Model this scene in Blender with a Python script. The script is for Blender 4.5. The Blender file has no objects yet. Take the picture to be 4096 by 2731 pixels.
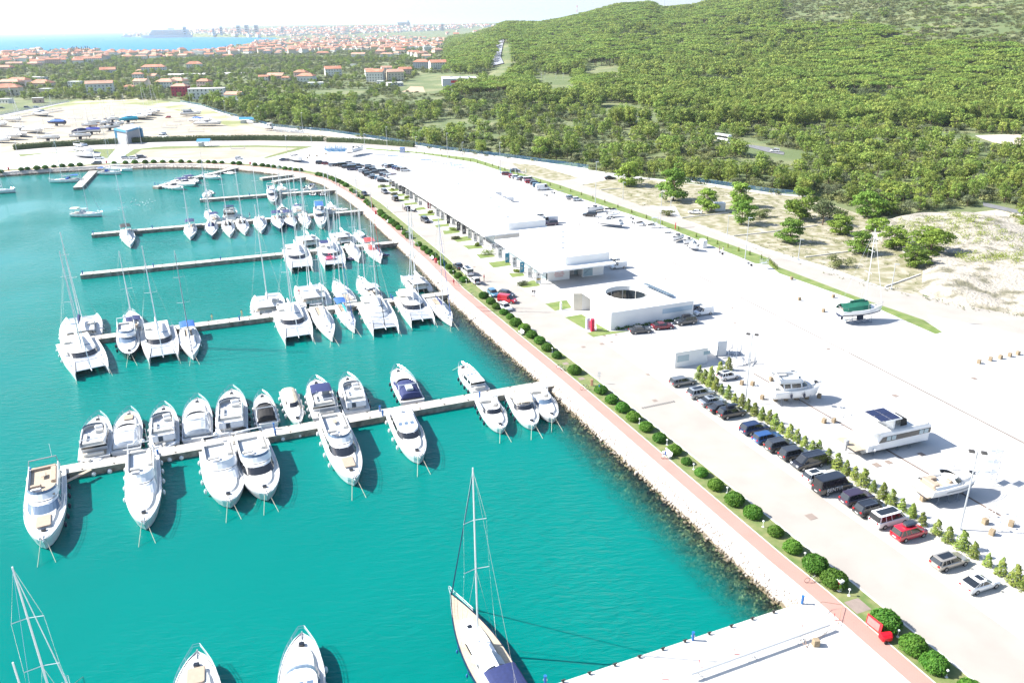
import bpy, bmesh, math, random
import numpy as np
from mathutils import Vector, Matrix
from mathutils.geometry import delaunay_2d_cdt
R=math.radians; PI=math.pi
random.seed(7); rng=np.random.default_rng(7)
sc=bpy.context.scene; col=sc.collection
# ---------------------------------------------------------------- camera
H=58.5; FPX=3186.; PITCH=math.atan(1265/3186); ROLL=R(.8)
cam=bpy.data.objects.new('camera',bpy.data.cameras.new('camera')); col.objects.link(cam); sc.camera=cam
cam.data.sensor_width=36; cam.data.lens=28.0; cam.data.clip_start=1; cam.data.clip_end=200000
cp,sp,cr,sr=math.cos(PITCH),math.sin(PITCH),math.cos(ROLL),math.sin(ROLL)
rt=Vector((1,0,0)); up=Vector((0,sp,cp)); fw=Vector((0,cp,-sp))
ex=rt*cr-up*sr; ey=rt*sr+up*cr
cam.matrix_world=Matrix(((ex.x,ey.x,-fw.x,0),(ex.y,ey.y,-fw.y,0),(ex.z,ey.z,-fw.z,H),(0,0,0,1)))
# ---------------------------------------------------------------- daylight
SUN_EL=39.5; SUN_AZ=173.0
S=Vector((math.cos(R(SUN_EL))*math.cos(R(SUN_AZ)),math.cos(R(SUN_EL))*math.sin(R(SUN_AZ)),math.sin(R(SUN_EL))))
sun=bpy.data.objects.new('sun',bpy.data.lights.new('sun','SUN')); col.objects.link(sun)
sun.data.energy=5.0; sun.data.angle=R(.5); sun.data.color=(1,.965,.90)
sun.rotation_euler=S.to_track_quat('Z','Y').to_euler(); sun.location=(0,0,300)
w=bpy.data.worlds.new('World'); sc.world=w; w.use_nodes=True
nt=w.node_tree; sky=nt.nodes.new('ShaderNodeTexSky'); sky.sky_type='NISHITA'; sky.sun_disc=False
sky.sun_elevation=R(SUN_EL); sky.sun_rotation=math.atan2(S.x,S.y)
sky.air_density=1.0; sky.dust_density=1.2; sky.ozone_density=2.5
bg=nt.nodes['Background']; bg.inputs[1].default_value=.10; nt.links.new(sky.outputs[0],bg.inputs[0])
sc.view_settings.view_transform='Standard'; sc.view_settings.look='None'; sc.view_settings.gamma=1
sc.view_settings.exposure=1.37; sc.view_settings.use_curve_mapping=False
cy=sc.cycles; cy.max_bounces=5; cy.diffuse_bounces=2; cy.glossy_bounces=3; cy.transmission_bounces=3; cy.transparent_max_bounces=8
cy.volume_bounces=0; cy.use_denoising=True; cy.caustics_reflective=False; cy.caustics_refractive=False
# ---------------------------------------------------------------- pixel of the photograph -> point of the place
def G(px,py,z=0):
    u=(px-2048.)/FPX; v=-(py-1365.5)/FPX
    a=u*cr+v*sr; b=-u*sr+v*cr
    d=(a,cp+b*sp,-sp+b*cp); t=(z-H)/d[2]
    return Vector((d[0]*t,d[1]*t,z))
VW={'ov':(0,0,.57424)}
for c in range(4):
    for r in range(4): VW['%d%d'%(c,r)]=(1024*c,(0,683,1366,2048)[r],2.296)
VW.update(a=(0,400,4.704),b=(400,400,4.704),c=(1220,600,4.704),d=(1950,650,4.704),e=(3100,1400,3.92),f=(3300,1700,2.955),
 g=(1000,880,4.704),h=(1400,880,4.704),i=(980,640,4.704),j=(600,630,4.704),k=(200,1150,3.36),l=(0,1780,3.36))
def PX(v,u,w_): a=VW[v]; return a[0]+u/a[2],a[1]+w_/a[2]
def Q(v,u,w_,z=0): return G(*PX(v,u,w_),z)
def hgt(base,v,u,w_):            # height at which the vertical over base meets that ray
    px,py=PX(v,u,w_); q=G(px,py,0); t=base.y/q.y
    return H*(1-t)
def proj(x,y,z):                 # numpy: place -> photograph pixel
    X=x; Y=y*sp+(z-H)*cp; D=y*cp-(z-H)*sp
    a=X/D; b=Y/D; u=a*cr-b*sr; v=a*sr+b*cr
    return 2048+u*FPX,1365.5-v*FPX
# ---------------------------------------------------------------- materials
MT={}
def nodes(m):
    m.use_nodes=True; t=m.node_tree; return t,t.nodes['Principled BSDF'],t.nodes.new,t.links.new
def mat(name,c,rough=.6,metal=0,var=.12,scale=1.5,bump=0,c2=None,spec=.5,coat=0,trans=0,thr=None,detail=5,obj=False,bs=None):
    if name in MT: return MT[name]
    m=bpy.data.materials.new(name); t,b,N,L=nodes(m)
    b.inputs['Roughness'].default_value=rough; b.inputs['Metallic'].default_value=metal
    b.inputs['Specular IOR Level'].default_value=spec; b.inputs['Coat Weight'].default_value=coat
    b.inputs['Coat Roughness'].default_value=.06
    b.inputs['Base Color'].default_value=(*c,1)
    if var or c2:
        tc=N('ShaderNodeTexCoord'); n=N('ShaderNodeTexNoise'); n.inputs['Scale'].default_value=scale; n.inputs['Detail'].default_value=detail
        if obj: L(tc.outputs['Object'],n.inputs['Vector'])
        else:
            g=N('ShaderNodeNewGeometry'); L(g.outputs['Position'],n.inputs['Vector'])
        r=N('ShaderNodeValToRGB'); L(n.outputs[0],r.inputs[0])
        lo,hi=thr or (.3,.7)
        r.color_ramp.elements[0].position=lo; r.color_ramp.elements[1].position=hi
        a=c if c2 else tuple(x*(1-var) for x in c); d=c2 if c2 else tuple(min(1,x*(1+var)) for x in c)
        r.color_ramp.elements[0].color=(*a,1); r.color_ramp.elements[1].color=(*d,1)
        L(r.outputs[0],b.inputs['Base Color'])
        if bump:
            n2=N('ShaderNodeTexNoise'); n2.inputs['Scale'].default_value=bs or scale*4; n2.inputs['Detail'].default_value=4
            L(n.inputs['Vector'].links[0].from_socket,n2.inputs['Vector'])
            bp=N('ShaderNodeBump'); bp.inputs['Distance'].default_value=bump; L(n2.outputs[0],bp.inputs['Height']); L(bp.outputs[0],b.inputs['Normal'])
    MT[name]=m; return m
# ---------------------------------------------------------------- mesh helpers
class MB:
    def __init__(s): s.v=[]; s.f=[]; s.m=[]
    def add(s,vs,fs,mi=0):
        o=len(s.v); s.v+=[tuple(x) for x in vs]; s.f+=[tuple(o+i for i in f) for f in fs]; s.m+=[mi]*len(fs); return s
    def loft(s,rings,mi=0,c0=True,c1=True,closed=True):
        n=len(rings[0]); o=len(s.v)
        for r in rings: s.v+=[tuple(p) for p in r]
        for k in range(len(rings)-1):
            for i in range(n if closed else n-1):
                a=o+k*n+i; b=o+k*n+(i+1)%n; s.f.append((a,b,b+n,a+n)); s.m.append(mi)
        if c0: s.f.append(tuple(o+i for i in range(n))[::-1]); s.m.append(mi)
        if c1: s.f.append(tuple(o+(len(rings)-1)*n+i for i in range(n))); s.m.append(mi)
        return s
    def prism(s,poly,z0,z1,mi=0,bottom=True): return s.loft([[(x,y,z0) for x,y in poly],[(x,y,z1) for x,y in poly]],mi,c0=bottom)
    def box(s,x0,x1,y0,y1,z0,z1,mi=0): return s.prism([(x0,y0),(x1,y0),(x1,y1),(x0,y1)],z0,z1,mi)
    def rbox(s,x0,x1,y0,y1,z0,z1,r=.1,mi=0):
        def ring(d,z): return [(x0+d+r,y0+d,z),(x1-d-r,y0+d,z),(x1-d,y0+d+r,z),(x1-d,y1-d-r,z),(x1-d-r,y1-d,z),(x0+d+r,y1-d,z),(x0+d,y1-d-r,z),(x0+d,y0+d+r,z)]
        return s.loft([ring(0,z0),ring(0,z1-r*.6),ring(r*.5,z1)],mi)
    def tube(s,pts,r,n=5,mi=0,r1=None,cap=True):
        P=[Vector(p) for p in pts]; rings=[]
        for k,p in enumerate(P):
            d=(P[min(k+1,len(P)-1)]-P[max(k-1,0)])
            if d.length<1e-6: d=Vector((0,0,1))
            d.normalize(); a=d.orthogonal() if abs(d.z)>.98 else d.cross(Vector((0,0,1))); a.normalize(); b=d.cross(a)
            rr=r if r1 is None else r+(r1-r)*k/(len(P)-1)
            rings.append([p+a*rr*math.cos(2*PI*i/n)+b*rr*math.sin(2*PI*i/n) for i in range(n)])
        return s.loft(rings,mi,cap,cap)
    def ell(s,c,rx,ry,rz,n=10,k=6,mi=0,jit=0):
        rings=[]
        for j in range(k+1):
            t=-PI/2+PI*j/k; cc=max(math.cos(t),.02)
            rings.append([(c[0]+rx*cc*math.cos(2*PI*i/n),c[1]+ry*cc*math.sin(2*PI*i/n),c[2]+rz*math.sin(t)) for i in range(n)])
        return s.loft(rings,mi)
    def cyl(s,c,r,h,n=12,mi=0,axis='z'):
        if axis=='z': return s.loft([[(c[0]+r*math.cos(2*PI*i/n),c[1]+r*math.sin(2*PI*i/n),c[2]+z) for i in range(n)] for z in (0,h)],mi)
        return s.loft([[(c[0]+r*math.cos(2*PI*i/n),c[1]+y,c[2]+r*math.sin(2*PI*i/n)) for i in range(n)] for y in (-h/2,h/2)],mi)
    def mesh(s,name,mats,smooth=False):
        me=bpy.data.meshes.new(name); me.from_pydata(s.v,[],s.f)
        mats=mats if isinstance(mats,(list,tuple)) else [mats]
        for m in mats: me.materials.append(m)
        if len(mats)>1: me.polygons.foreach_set('material_index',s.m)
        if smooth: me.polygons.foreach_set('use_smooth',[True]*len(me.polygons))
        me.update(); return me
    def build(s,name,mats,parent=None,smooth=False,fix=True):
        me=s.mesh(name,mats,smooth)
        if fix and len(me.polygons)<60000:
            bm=bmesh.new(); bm.from_mesh(me); bmesh.ops.recalc_face_normals(bm,faces=bm.faces); bm.to_mesh(me); bm.free()
        return link(name,me,parent)
def link(name,me,parent=None,loc=None,rz=None):
    o=bpy.data.objects.new(name,me); col.objects.link(o)
    if parent is not None: o.parent=parent
    if loc is not None: o.location=loc
    if rz is not None: o.rotation_euler=(0,0,rz)
    return o
def tag(o,label=None,cat=None,group=None,kind=None):
    if label: o['label']=label
    if cat: o['category']=cat
    if group: o['group']=group
    if kind: o['kind']=kind
    return o
def thing(name,label,cat,loc=(0,0,0),rz=0,group=None):
    return tag(link(name,None,None,loc,rz),label,cat,group)
def dup(root,loc,rz,label=None,group=None,s=None,mats=None):
    def cp_(o,par):
        c=o.copy(); col.objects.link(c); c.parent=par
        for ch in kids.get(o,[]): cp_(ch,c)
        return c
    kids={}
    for o in root.children_recursive: kids.setdefault(o.parent,[]).append(o)
    c=cp_(root,None); c.location=loc; c.rotation_euler=(0,0,rz)
    if s: c.scale=(s,s,s) if not isinstance(s,tuple) else s
    if label: c['label']=label
    if group: c['group']=group
    return c
def flat(name,poly,z,m,kind='structure',holes=None,skirt=None,parent=None):   # horizontal polygon (concave ok)
    vs=[Vector((p[0],p[1])) for p in poly]; n=len(vs); es=[(i,(i+1)%n) for i in range(n)]
    if holes:
        for h in holes:
            o=len(vs); vs+=[Vector((p[0],p[1])) for p in h]; es+=[(o+i,o+(i+1)%len(h)) for i in range(len(h))]
    res=delaunay_2d_cdt(vs,es,[],2 if holes else 1,1e-4)
    V,F=res[0],res[2]
    if holes:
        def inside(c,pl):
            r=False; j=len(pl)-1
            for i in range(len(pl)):
                if (pl[i][1]>c.y)!=(pl[j][1]>c.y) and c.x<(pl[j][0]-pl[i][0])*(c.y-pl[i][1])/(pl[j][1]-pl[i][1])+pl[i][0]: r=not r
                j=i
            return r
        F=[f for f in F if inside(sum((V[i] for i in f),Vector((0,0)))/len(f),poly) and not any(inside(sum((V[i] for i in f),Vector((0,0)))/len(f),h) for h in holes)]
    b=MB(); b.add([(p.x,p.y,z) for p in V],[tuple(f) for f in F])
    if skirt is not None:
        for i in range(n):
            a,c=vs[i],vs[(i+1)%n]; b.add([(a.x,a.y,z),(c.x,c.y,z),(c.x,c.y,skirt),(a.x,a.y,skirt)],[(0,1,2,3)])
    me=b.mesh(name,m); bm=bmesh.new(); bm.from_mesh(me)
    for f in bm.faces:
        f.normal_update()
        if abs(f.normal.z)>.9 and f.normal.z<0: f.normal_flip()
    bm.to_mesh(me); bm.free()
    o=link(name,me,parent)
    if kind: o['kind']=kind
    return o
def offs(line,d):                 # polyline moved d to its right
    out=[]; n=len(line)
    for i,p in enumerate(line):
        a=Vector(line[max(i-1,0)][:2]); b=Vector(line[min(i+1,n-1)][:2]); t=(b-a).normalized()
        out.append((p[0]+t.y*d,p[1]-t.x*d))
    return out
def band(line,d0,d1): return offs(line,d0)+offs(line,d1)[::-1]
def dens(line,step):
    out=[]
    for a,b in zip(line,line[1:]):
        a=Vector(a[:2]); b=Vector(b[:2]); k=max(1,int((b-a).length/step))
        out+=[tuple(a.lerp(b,i/k)) for i in range(k)]
    return out+[tuple(line[-1][:2])]
E1=Vector((math.cos(R(20.7)),math.sin(R(20.7)),0)); E2=Vector((-math.sin(R(20.7)),math.cos(R(20.7)),0)); A1=R(20.7)
def poly(v,pts,z=0): return [tuple(Q(v,a,b,z)[:2]) for a,b in pts]
# ---------------------------------------------------------------- materials of the setting
CONC=mat('concrete',(.47,.46,.445),.9,var=.14,scale=.12,bump=.004,bs=8)
DECK=mat('quay_concrete',(.56,.54,.50),.9,var=.08,scale=.6,bump=.004,bs=9)
ROADM=mat('road_concrete',(.335,.305,.27),.9,var=.07,scale=.22,bump=.004,bs=8)
ASPH=mat('asphalt',(.16,.16,.165),.85,var=.15,scale=.5)
KERB=mat('kerb_stone',(.58,.55,.50),.85,var=.08,scale=1.2)
GRASS=mat('lawn',(.085,.145,.03),.9,c2=(.21,.21,.085),scale=.7,bump=.03,bs=20)
LAWN=mat('fresh_lawn',(.10,.165,.03),.9,c2=(.19,.22,.07),scale=.5,bump=.03,bs=20)
SAND=mat('sandy_gravel',(.29,.245,.18),.95,c2=(.41,.365,.29),scale=.09,bump=.02,bs=3,detail=10)
SCRUBG=mat('dry_scrub_ground',(.19,.18,.09),.95,c2=(.38,.34,.27),scale=.35,bump=.05,bs=2,detail=10,thr=(.40,.66))
EARTH=mat('countryside_ground',(.10,.135,.045),.95,c2=(.21,.21,.10),scale=.03,bump=.1,bs=.6,detail=8,thr=(.45,.72))
def brickmat():
    m=bpy.data.materials.new('brick_paving'); t,b,N,L=nodes(m); g=N('ShaderNodeNewGeometry'); mp=N('ShaderNodeMapping'); L(g.outputs['Position'],mp.inputs[0]); mp.inputs['Rotation'].default_value=(0,0,-R(22))
    br=N('ShaderNodeTexBrick'); L(mp.outputs[0],br.inputs[0]); br.inputs['Scale'].default_value=1.6; br.inputs['Mortar Size'].default_value=.015
    br.inputs['Color1'].default_value=(.36,.175,.145,1); br.inputs['Color2'].default_value=(.42,.19,.15,1); br.inputs['Mortar'].default_value=(.38,.26,.21,1)
    n=N('ShaderNodeTexNoise'); n.inputs['Scale'].default_value=.35; L(g.outputs['Position'],n.inputs[0])
    mx=N('ShaderNodeMix'); mx.data_type='RGBA'; mx.inputs[7].default_value=(.35,.235,.20,1); L(n.outputs[0],mx.inputs[0]); L(br.outputs[0],mx.inputs[6]); L(mx.outputs[2],b.inputs['Base Color']); b.inputs['Roughness'].default_value=.85
    return m
BRICK=brickmat()
def pavermat():
    m=bpy.data.materials.new('grey_pavers'); t,b,N,L=nodes(m); g=N('ShaderNodeNewGeometry'); mp=N('ShaderNodeMapping'); L(g.outputs['Position'],mp.inputs[0]); mp.inputs['Rotation'].default_value=(0,0,-R(22))
    br=N('ShaderNodeTexBrick'); L(mp.outputs[0],br.inputs[0]); br.inputs['Scale'].default_value=2.2; br.inputs['Mortar Size'].default_value=.035
    br.inputs['Color1'].default_value=(.50,.49,.46,1); br.inputs['Color2'].default_value=(.58,.56,.52,1); br.inputs['Mortar'].default_value=(.30,.27,.2,1)
    L(br.outputs[0],b.inputs['Base Color']); b.inputs['Roughness'].default_value=.9; return m
PAVER=pavermat()
# ---------------------------------------------------------------- terrain
COAST=[(-1500,238),(-400,224),(0,216),(87,209),(283,203),(435,207),(523,212),(700,214),(830,207),(960,180),(1024,168),(1075,163),(1110,156),(1100,152),(1024,152),(750,149),(570,150),(494,148),(486,143),(484,124.2),(0,131),(-1500,152)]
SEAP=[tuple(G(a,b,-1.5)[:2]) for a,b in COAST]
KL=[(50.7,20.5),(36.1,57.6),(31.2,70),(28.3,76.6),(18.2,101.5),(8.1,126.5),(-.5,146.7),(-14.7,180.9),(-23.5,206),(-37.2,240.7),(-52.5,279.9),(-61.9,300.6),(-68.6,313.8),(-75.9,328.1),(-85.9,341.3),(-94.2,349.2),(-102.8,355.3),(-111.7,361.6),(-119.9,366.2),(-129.1,371.4),(-145.7,376.8),(-161,378.8),(-176.8,378),(-190.9,375.4),(-211.4,369.1),(-228.6,361.3),(-300,325),(-420,255)]
def pip(x,y,pl):
    r=np.zeros(x.shape,bool); j=len(pl)-1
    for i in range(len(pl)):
        xi,yi=pl[i]; xj,yj=pl[j]
        with np.errstate(divide='ignore',invalid='ignore'):
            c=((yi>y)!=(yj>y))&(x<(xj-xi)*(y-yi)/(yj-yi+1e-12)+xi)
        r^=c; j=i
    return r
def sm(t): t=np.clip(t,0,1); return t*t*(3-2*t)
def vnoise(x,y,s,seed=0):
    x=x/s+seed*17.3; y=y/s+seed*9.1; xi=np.floor(x); yi=np.floor(y); fx=x-xi; fy=y-yi
    def hsh(a,b): v=np.sin(a*127.1+b*311.7)*43758.5453; return v-np.floor(v)
    fx=fx*fx*(3-2*fx); fy=fy*fy*(3-2*fy)
    return (hsh(xi,yi)*(1-fx)+hsh(xi+1,yi)*fx)*(1-fy)+(hsh(xi,yi+1)*(1-fx)+hsh(xi+1,yi+1)*fx)*fy
def height(x,y):
    x=np.asarray(x,float); y=np.asarray(y,float)
    r=np.hypot(x,y); th=np.degrees(np.arctan2(x,y))
    A=np.interp(th,[-6,-3,0,2.2,3.6,5.1,7.2,9.4,10.1,12.2,13.3,16,20,32,50],[0,15,55,54,61,71,88,92,80,85,95,107,124,172,190])
    h=A*sm((r-560)/1400)*(1+.10*(vnoise(x,y,330,1)-.5)*sm((r-500)/500))
    far=(54+10*(vnoise(x,y,900,4)-.4))*sm((r-5200)/4000)+34*(vnoise(x,y,1500,3))*sm((r-6500)/3000)
    h=np.maximum(h,far*sm((th+25.6)/9)*(th<14)*np.where(th>-25.2,1,0))
    return h
BASIN=offs(KL,1.2)+[(-900,0),(-900,-250),(120,-250)]
nr,nc=640,460
rad=18*np.exp(np.linspace(0,math.log(110000/18),nr)); ang=np.radians(np.linspace(-48,48,nc))
RR,AA=np.meshgrid(rad,ang,indexing='ij'); TX=RR*np.sin(AA); TY=RR*np.cos(AA)
TZ=height(TX,TY)-.08
TZ[pip(TX,TY,SEAP)|((TY>0)&(np.degrees(AA)<-25.3)&(RR>2900))]=-14; TZ[pip(TX,TY,BASIN)]=-9
idx=np.arange(nr*nc).reshape(nr,nc)
F=np.stack([idx[:-1,:-1],idx[:-1,1:],idx[1:,1:],idx[1:,:-1]],-1).reshape(-1,4)
def npmesh(name,V,F,m,smooth=True):
    me=bpy.data.meshes.new(name); me.vertices.add(len(V)); me.vertices.foreach_set('co',np.asarray(V,np.float32).ravel())
    F=np.asarray(F,np.int32); k=F.shape[1]; me.loops.add(F.size); me.loops.foreach_set('vertex_index',F.ravel())
    me.polygons.add(len(F)); me.polygons.foreach_set('loop_start',np.arange(len(F),dtype=np.int32)*k); me.polygons.foreach_set('loop_total',np.full(len(F),k,np.int32))
    if smooth: me.polygons.foreach_set('use_smooth',np.ones(len(F),bool))
    me.update(calc_edges=True); me.materials.append(m); return me
me=npmesh('terrain',np.stack([TX,TY,TZ],-1).reshape(-1,3),F,EARTH)
if me.polygons[0].normal.z<0: me.flip_normals()
tag(link('terrain',me),kind='structure')
# ---------------------------------------------------------------- water
def watermat(name,deep,shallow=False,scale=1,bump=.12,rough=.07):
    m=bpy.data.materials.new(name); t,b,N,L=nodes(m); g=N('ShaderNodeNewGeometry')
    b.inputs['Roughness'].default_value=rough; b.inputs['IOR'].default_value=1.33; b.inputs['Specular IOR Level'].default_value=.2; b.inputs['Specular Tint'].default_value=(.45,.88,1,1)  # specular tint puts the blue of reflected sky into the water material
    n=N('ShaderNodeTexNoise'); n.inputs['Scale'].default_value=.018; n.inputs['Detail'].default_value=3; L(g.outputs['Position'],n.inputs[0])
    r=N('ShaderNodeValToRGB'); L(n.outputs[0],r.inputs[0]); r.color_ramp.elements[0].position=.35; r.color_ramp.elements[1].position=.65
    r.color_ramp.elements[0].color=(*deep,1); r.color_ramp.elements[1].color=(*(x*1.12 for x in deep),1); L(r.outputs[0],b.inputs['Base Color'])
    mp=N('ShaderNodeMapping'); mp.inputs['Scale'].default_value=(.42,1.25,1); mp.inputs['Rotation'].default_value=(0,0,R(-24)); L(g.outputs['Position'],mp.inputs[0])
    a=N('ShaderNodeTexNoise'); a.inputs['Scale'].default_value=1.1*scale; a.inputs['Detail'].default_value=4; a.inputs['Roughness'].default_value=.62; a.inputs['Distortion'].default_value=.35; L(mp.outputs[0],a.inputs[0])
    c0=N('ShaderNodeTexNoise'); c0.inputs['Scale'].default_value=.02; L(g.outputs['Position'],c0.inputs[0]); c=N('ShaderNodeMapRange'); c.inputs[1].default_value=.38; c.inputs[2].default_value=.62; c.inputs[3].default_value=.12; L(c0.outputs[0],c.inputs[0])
    mu=N('ShaderNodeMath'); mu.operation='MULTIPLY'; L(a.outputs[0],mu.inputs[0]); L(c.outputs[0],mu.inputs[1])
    bp=N('ShaderNodeBump'); bp.inputs['Distance'].default_value=bump*5; bp.inputs['Strength'].default_value=.6; L(mu.outputs[0],bp.inputs['Height']); L(bp.outputs[0],b.inputs['Normal'])
    if shallow:
        at=N('ShaderNodeAttribute'); at.attribute_name='depth'; b.inputs['Alpha'].default_value=1
        nn=N('ShaderNodeTexNoise'); nn.inputs['Scale'].default_value=.8; L(g.outputs['Position'],nn.inputs[0])
        ad=N('ShaderNodeMath'); ad.operation='MULTIPLY_ADD'; L(nn.outputs[0],ad.inputs[0]); ad.inputs[1].default_value=.35; 
        s2=N('ShaderNodeMath'); s2.operation='SUBTRACT'; L(at.outputs['Fac'],s2.inputs[0]); s2.inputs[1].default_value=.17; L(s2.outputs[0],ad.inputs[2])
        tr=N('ShaderNodeBsdfTransparent'); tr.inputs[0].default_value=(.80,1,.88,1)
        gl=N('ShaderNodeBsdfGlossy'); gl.inputs['Roughness'].default_value=rough; L(bp.outputs[0],gl.inputs['Normal'])
        fr=N('ShaderNodeFresnel'); fr.inputs[0].default_value=1.33; L(bp.outputs[0],fr.inputs['Normal'])
        m1=N('ShaderNodeMixShader'); L(fr.outputs[0],m1.inputs[0]); L(tr.outputs[0],m1.inputs[1]); L(gl.outputs[0],m1.inputs[2])
        m2=N('ShaderNodeMixShader'); cl=N('ShaderNodeMapRange'); cl.inputs[1].default_value=0; cl.inputs[2].default_value=1; cl.interpolation_type='SMOOTHSTEP'; L(ad.outputs[0],cl.inputs[0]); L(cl.outputs[0],m2.inputs[0]); L(m1.outputs[0],m2.inputs[1]); L(b.outputs[0],m2.inputs[2]); L(m2.outputs[0],t.nodes['Material Output'].inputs[0])
    return m
TEAL=(.0,.139,.121)
WAT=watermat('marina_water',TEAL); WSH=watermat('shallow_water',TEAL,True); SEAM=watermat('open_sea',(.004,.16,.31),scale=.25,bump=.3); SEAM.node_tree.nodes['Principled BSDF'].inputs['Specular IOR Level'].default_value=.04; SEAM.node_tree.nodes['Principled BSDF'].inputs['Roughness'].default_value=.35
WL=-1.5
KD=dens(KL,3.0)
lat=[.6,-1.2,-1.6,-2.4,-3.3,-4.3,-5.5,-7,-8.5,-10]; dep=[0,0,.03,.10,.20,.33,.48,.66,.88,1.25]
lines=[offs(KD,d) for d in lat]
V=[(p[0],p[1],WL) for ln in lines for p in ln]; n=len(KD)
Fq=[(k*n+i,k*n+i+1,(k+1)*n+i+1,(k+1)*n+i) for k in range(len(lat)-1) for i in range(n-1)]
outer=lines[-1]
res=delaunay_2d_cdt([Vector(p) for p in outer+[(-900,0),(-900,-250),(120,-250)]],[(i,(i+1)%(n+3)) for i in range(n+3)],[],2,1e-4)
o=len(V); V+=[(p.x,p.y,WL) for p in res[0]]; Ft=[tuple(o+i for i in f) for f in res[2]]
me=bpy.data.meshes.new('water'); me.from_pydata(V,[],Fq+Ft)
at=me.attributes.new('depth','FLOAT','POINT'); at.data.foreach_set('value',[dep[i//n] if i<o else 1.2 for i in range(len(V))])
bm=bmesh.new(); bm.from_mesh(me)
for f in bm.faces:
    f.normal_update()
    if f.normal.z<0: f.normal_flip()
bm.to_mesh(me); bm.free(); me.materials.append(WSH); me.materials.append(WAT)
for p in me.polygons: p.material_index=0 if p.index<len(Fq) else 1
tag(link('water',me),kind='structure')
sb=MB()
for x0,x1,y0,y1 in ((-100000,-12000,1500,20000),(-12000,-1500,1500,20000),(-1500,1500,1500,20000),(-100000,-1500,20000,110000),(-1500,1500,20000,110000),(-20000,-1250,100,1500)): sb.add([(x0,y0,WL),(x1,y0,WL),(x1,y1,WL),(x0,y1,WL)],[(0,1,2,3)])
tag(sb.build('sea',SEAM,fix=False),kind='structure')
# ---------------------------------------------------------------- marina land: concrete slab with quay walls
FENCE=poly('10',[(160,1170),(640,1215),(1150,1290),(1700,1380),(2351,1460)])+poly('20',[(700,1560)])+poly('21',[(1600,110),(2351,210)])
LEFTF=[Q('a',0,290)[:2],Q('a',500,190)[:2],Q('a',1300,30)[:2],(-335,751),(-283,716),Q('b',1900,120)[:2],Q('b',2350,270)[:2]]
LEFTF=[tuple(p) for p in LEFTF]
LAND=KL+[(-600,160),(-600,500)]+LEFTF+FENCE+poly('31',[(400,250),(750,520),(1250,740),(1400,930),(1100,1085),(2351,1350)])+[(300,170),(300,20),(120,0)]
flat('ground_slab',LAND,0,CONC,skirt=-9)
WALLM=mat('quay_wall',(.22,.20,.17),.9,c2=(.38,.36,.32),scale=.9)
# promenade along the basin
PR=dens(KL[:-2],6)
flat('kerb_strip',band(PR,0,1.4),.022,KERB)
flat('promenade',band(PR,1.4,3.45),.026,BRICK)
flat('promenade_edging',band(PR,3.45,3.6),.03,KERB)
flat('grass_strip',band(PR,3.6,7.0),.034,GRASS)
flat('inner_kerb',band(PR,7.0,7.25),.06,KERB,skirt=0)
RDE=[tuple(Q('33',1850,830)[:2]),tuple(Q('33',1100,290)[:2]),tuple(Q('22',2230,1000)[:2]),tuple(Q('22',1380,380)[:2])]
ext=Vector(RDE[0])+(Vector(RDE[0])-Vector(RDE[1]))*3
R0=offs(KL,7.25)
def near_i(p): return min(range(len(R0)),key=lambda i:(R0[i][0]-p[0])**2+(R0[i][1]-p[1])**2)
far_r=[tuple(Q('21',290,1200)[:2]),tuple(Q('11',2000,830)[:2]),tuple(Q('11',1850,600)[:2]),tuple(Q('11',1640,500)[:2]),tuple(Q('11',1500,400)[:2]),tuple(Q('11',1340,300)[:2]),tuple(Q('11',1200,180)[:2]),tuple(Q('11',1100,130)[:2]),(-80,352),(-95,362),(-112,369),(-130,378),(-145,383),(-165,386)]
flat('road',R0[:near_i(far_r[-1])+1]+far_r[::-1]+RDE[::-1]+[tuple(ext)],.012,ROADM)
# grey pavers under the parked cars by the road
HG=[Q('33',2240,600)[:2],Q('33',1350,100)[:2],Q('32',1180,1500)[:2],Q('32',130,830)[:2],Q('22',2230,640)[:2],Q('22',1690,330)[:2]]
HG=[tuple(p) for p in HG]; he=tuple(Vector(HG[0])+(Vector(HG[0])-Vector(HG[1]))*2.5)
flat('parking_pavers',[tuple(ext)]+RDE+[tuple(Q('22',1420,250)[:2]),tuple(Q('22',1020,140)[:2]),tuple(Q('22',1300,90)[:2]),tuple(Q('22',1500,200)[:2])]+HG[::-1]+[he],.016,PAVER)
# wharf across the corner
WH=[tuple(Q('33',330,830)[:2]),tuple(Q('33',0,925)[:2]),tuple(Q('23',420,1568)[:2])]
d=(Vector(WH[2])-Vector(WH[1])).normalized(); WH.append(tuple(Vector(WH[2])+d*95))
flat('wharf',WH+[tuple(Vector(WH[-1])+Vector((14,-34))),(58,-5)]+[(50.7,20.5),(36.1,57.6),(31.7,69)],.008,DECK,skirt=-9)
# outer road, verge, waste ground
ORD=[tuple(Q(*p)[:2]) for p in [('ov',2352,770),('ov',2130,722),('31',1500,1400),('31',600,1080),('21',2351,850),('21',1300,450),('21',0,0),('10',2000,1440),('10',1450,1385),('10',1010,1340),('10',560,1325),('10',0,1312),('00',1900,1318),('00',1100,1345),('00',165,1408)]]
ORF=[tuple(Q(*p)[:2]) for p in [('31',2351,1340),('31',1080,1080),('21',2351,760),('21',1300,335),('21',600,100),('20',0,1490),('10',1900,1400),('10',1300,1335),('10',600,1305),('10',0,1290),('00',1900,1300),('00',1100,1325),('00',165,1385)]]
flat('outer_road',[(260,125)]+ORD+ORF[::-1]+[(300,200)],.012,ROADM)
VG=[tuple(Q(*p)[:2]) for p in [('31',1600,1480),('31',1540,1500),('31',1000,1260),('31',100,940),('21',2351,860),('21',2230,850),('21',1300,470),('21',430,190),('21',0,35),('10',2000,1490),('10',1500,1410),('10',1010,1372)]]
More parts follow.
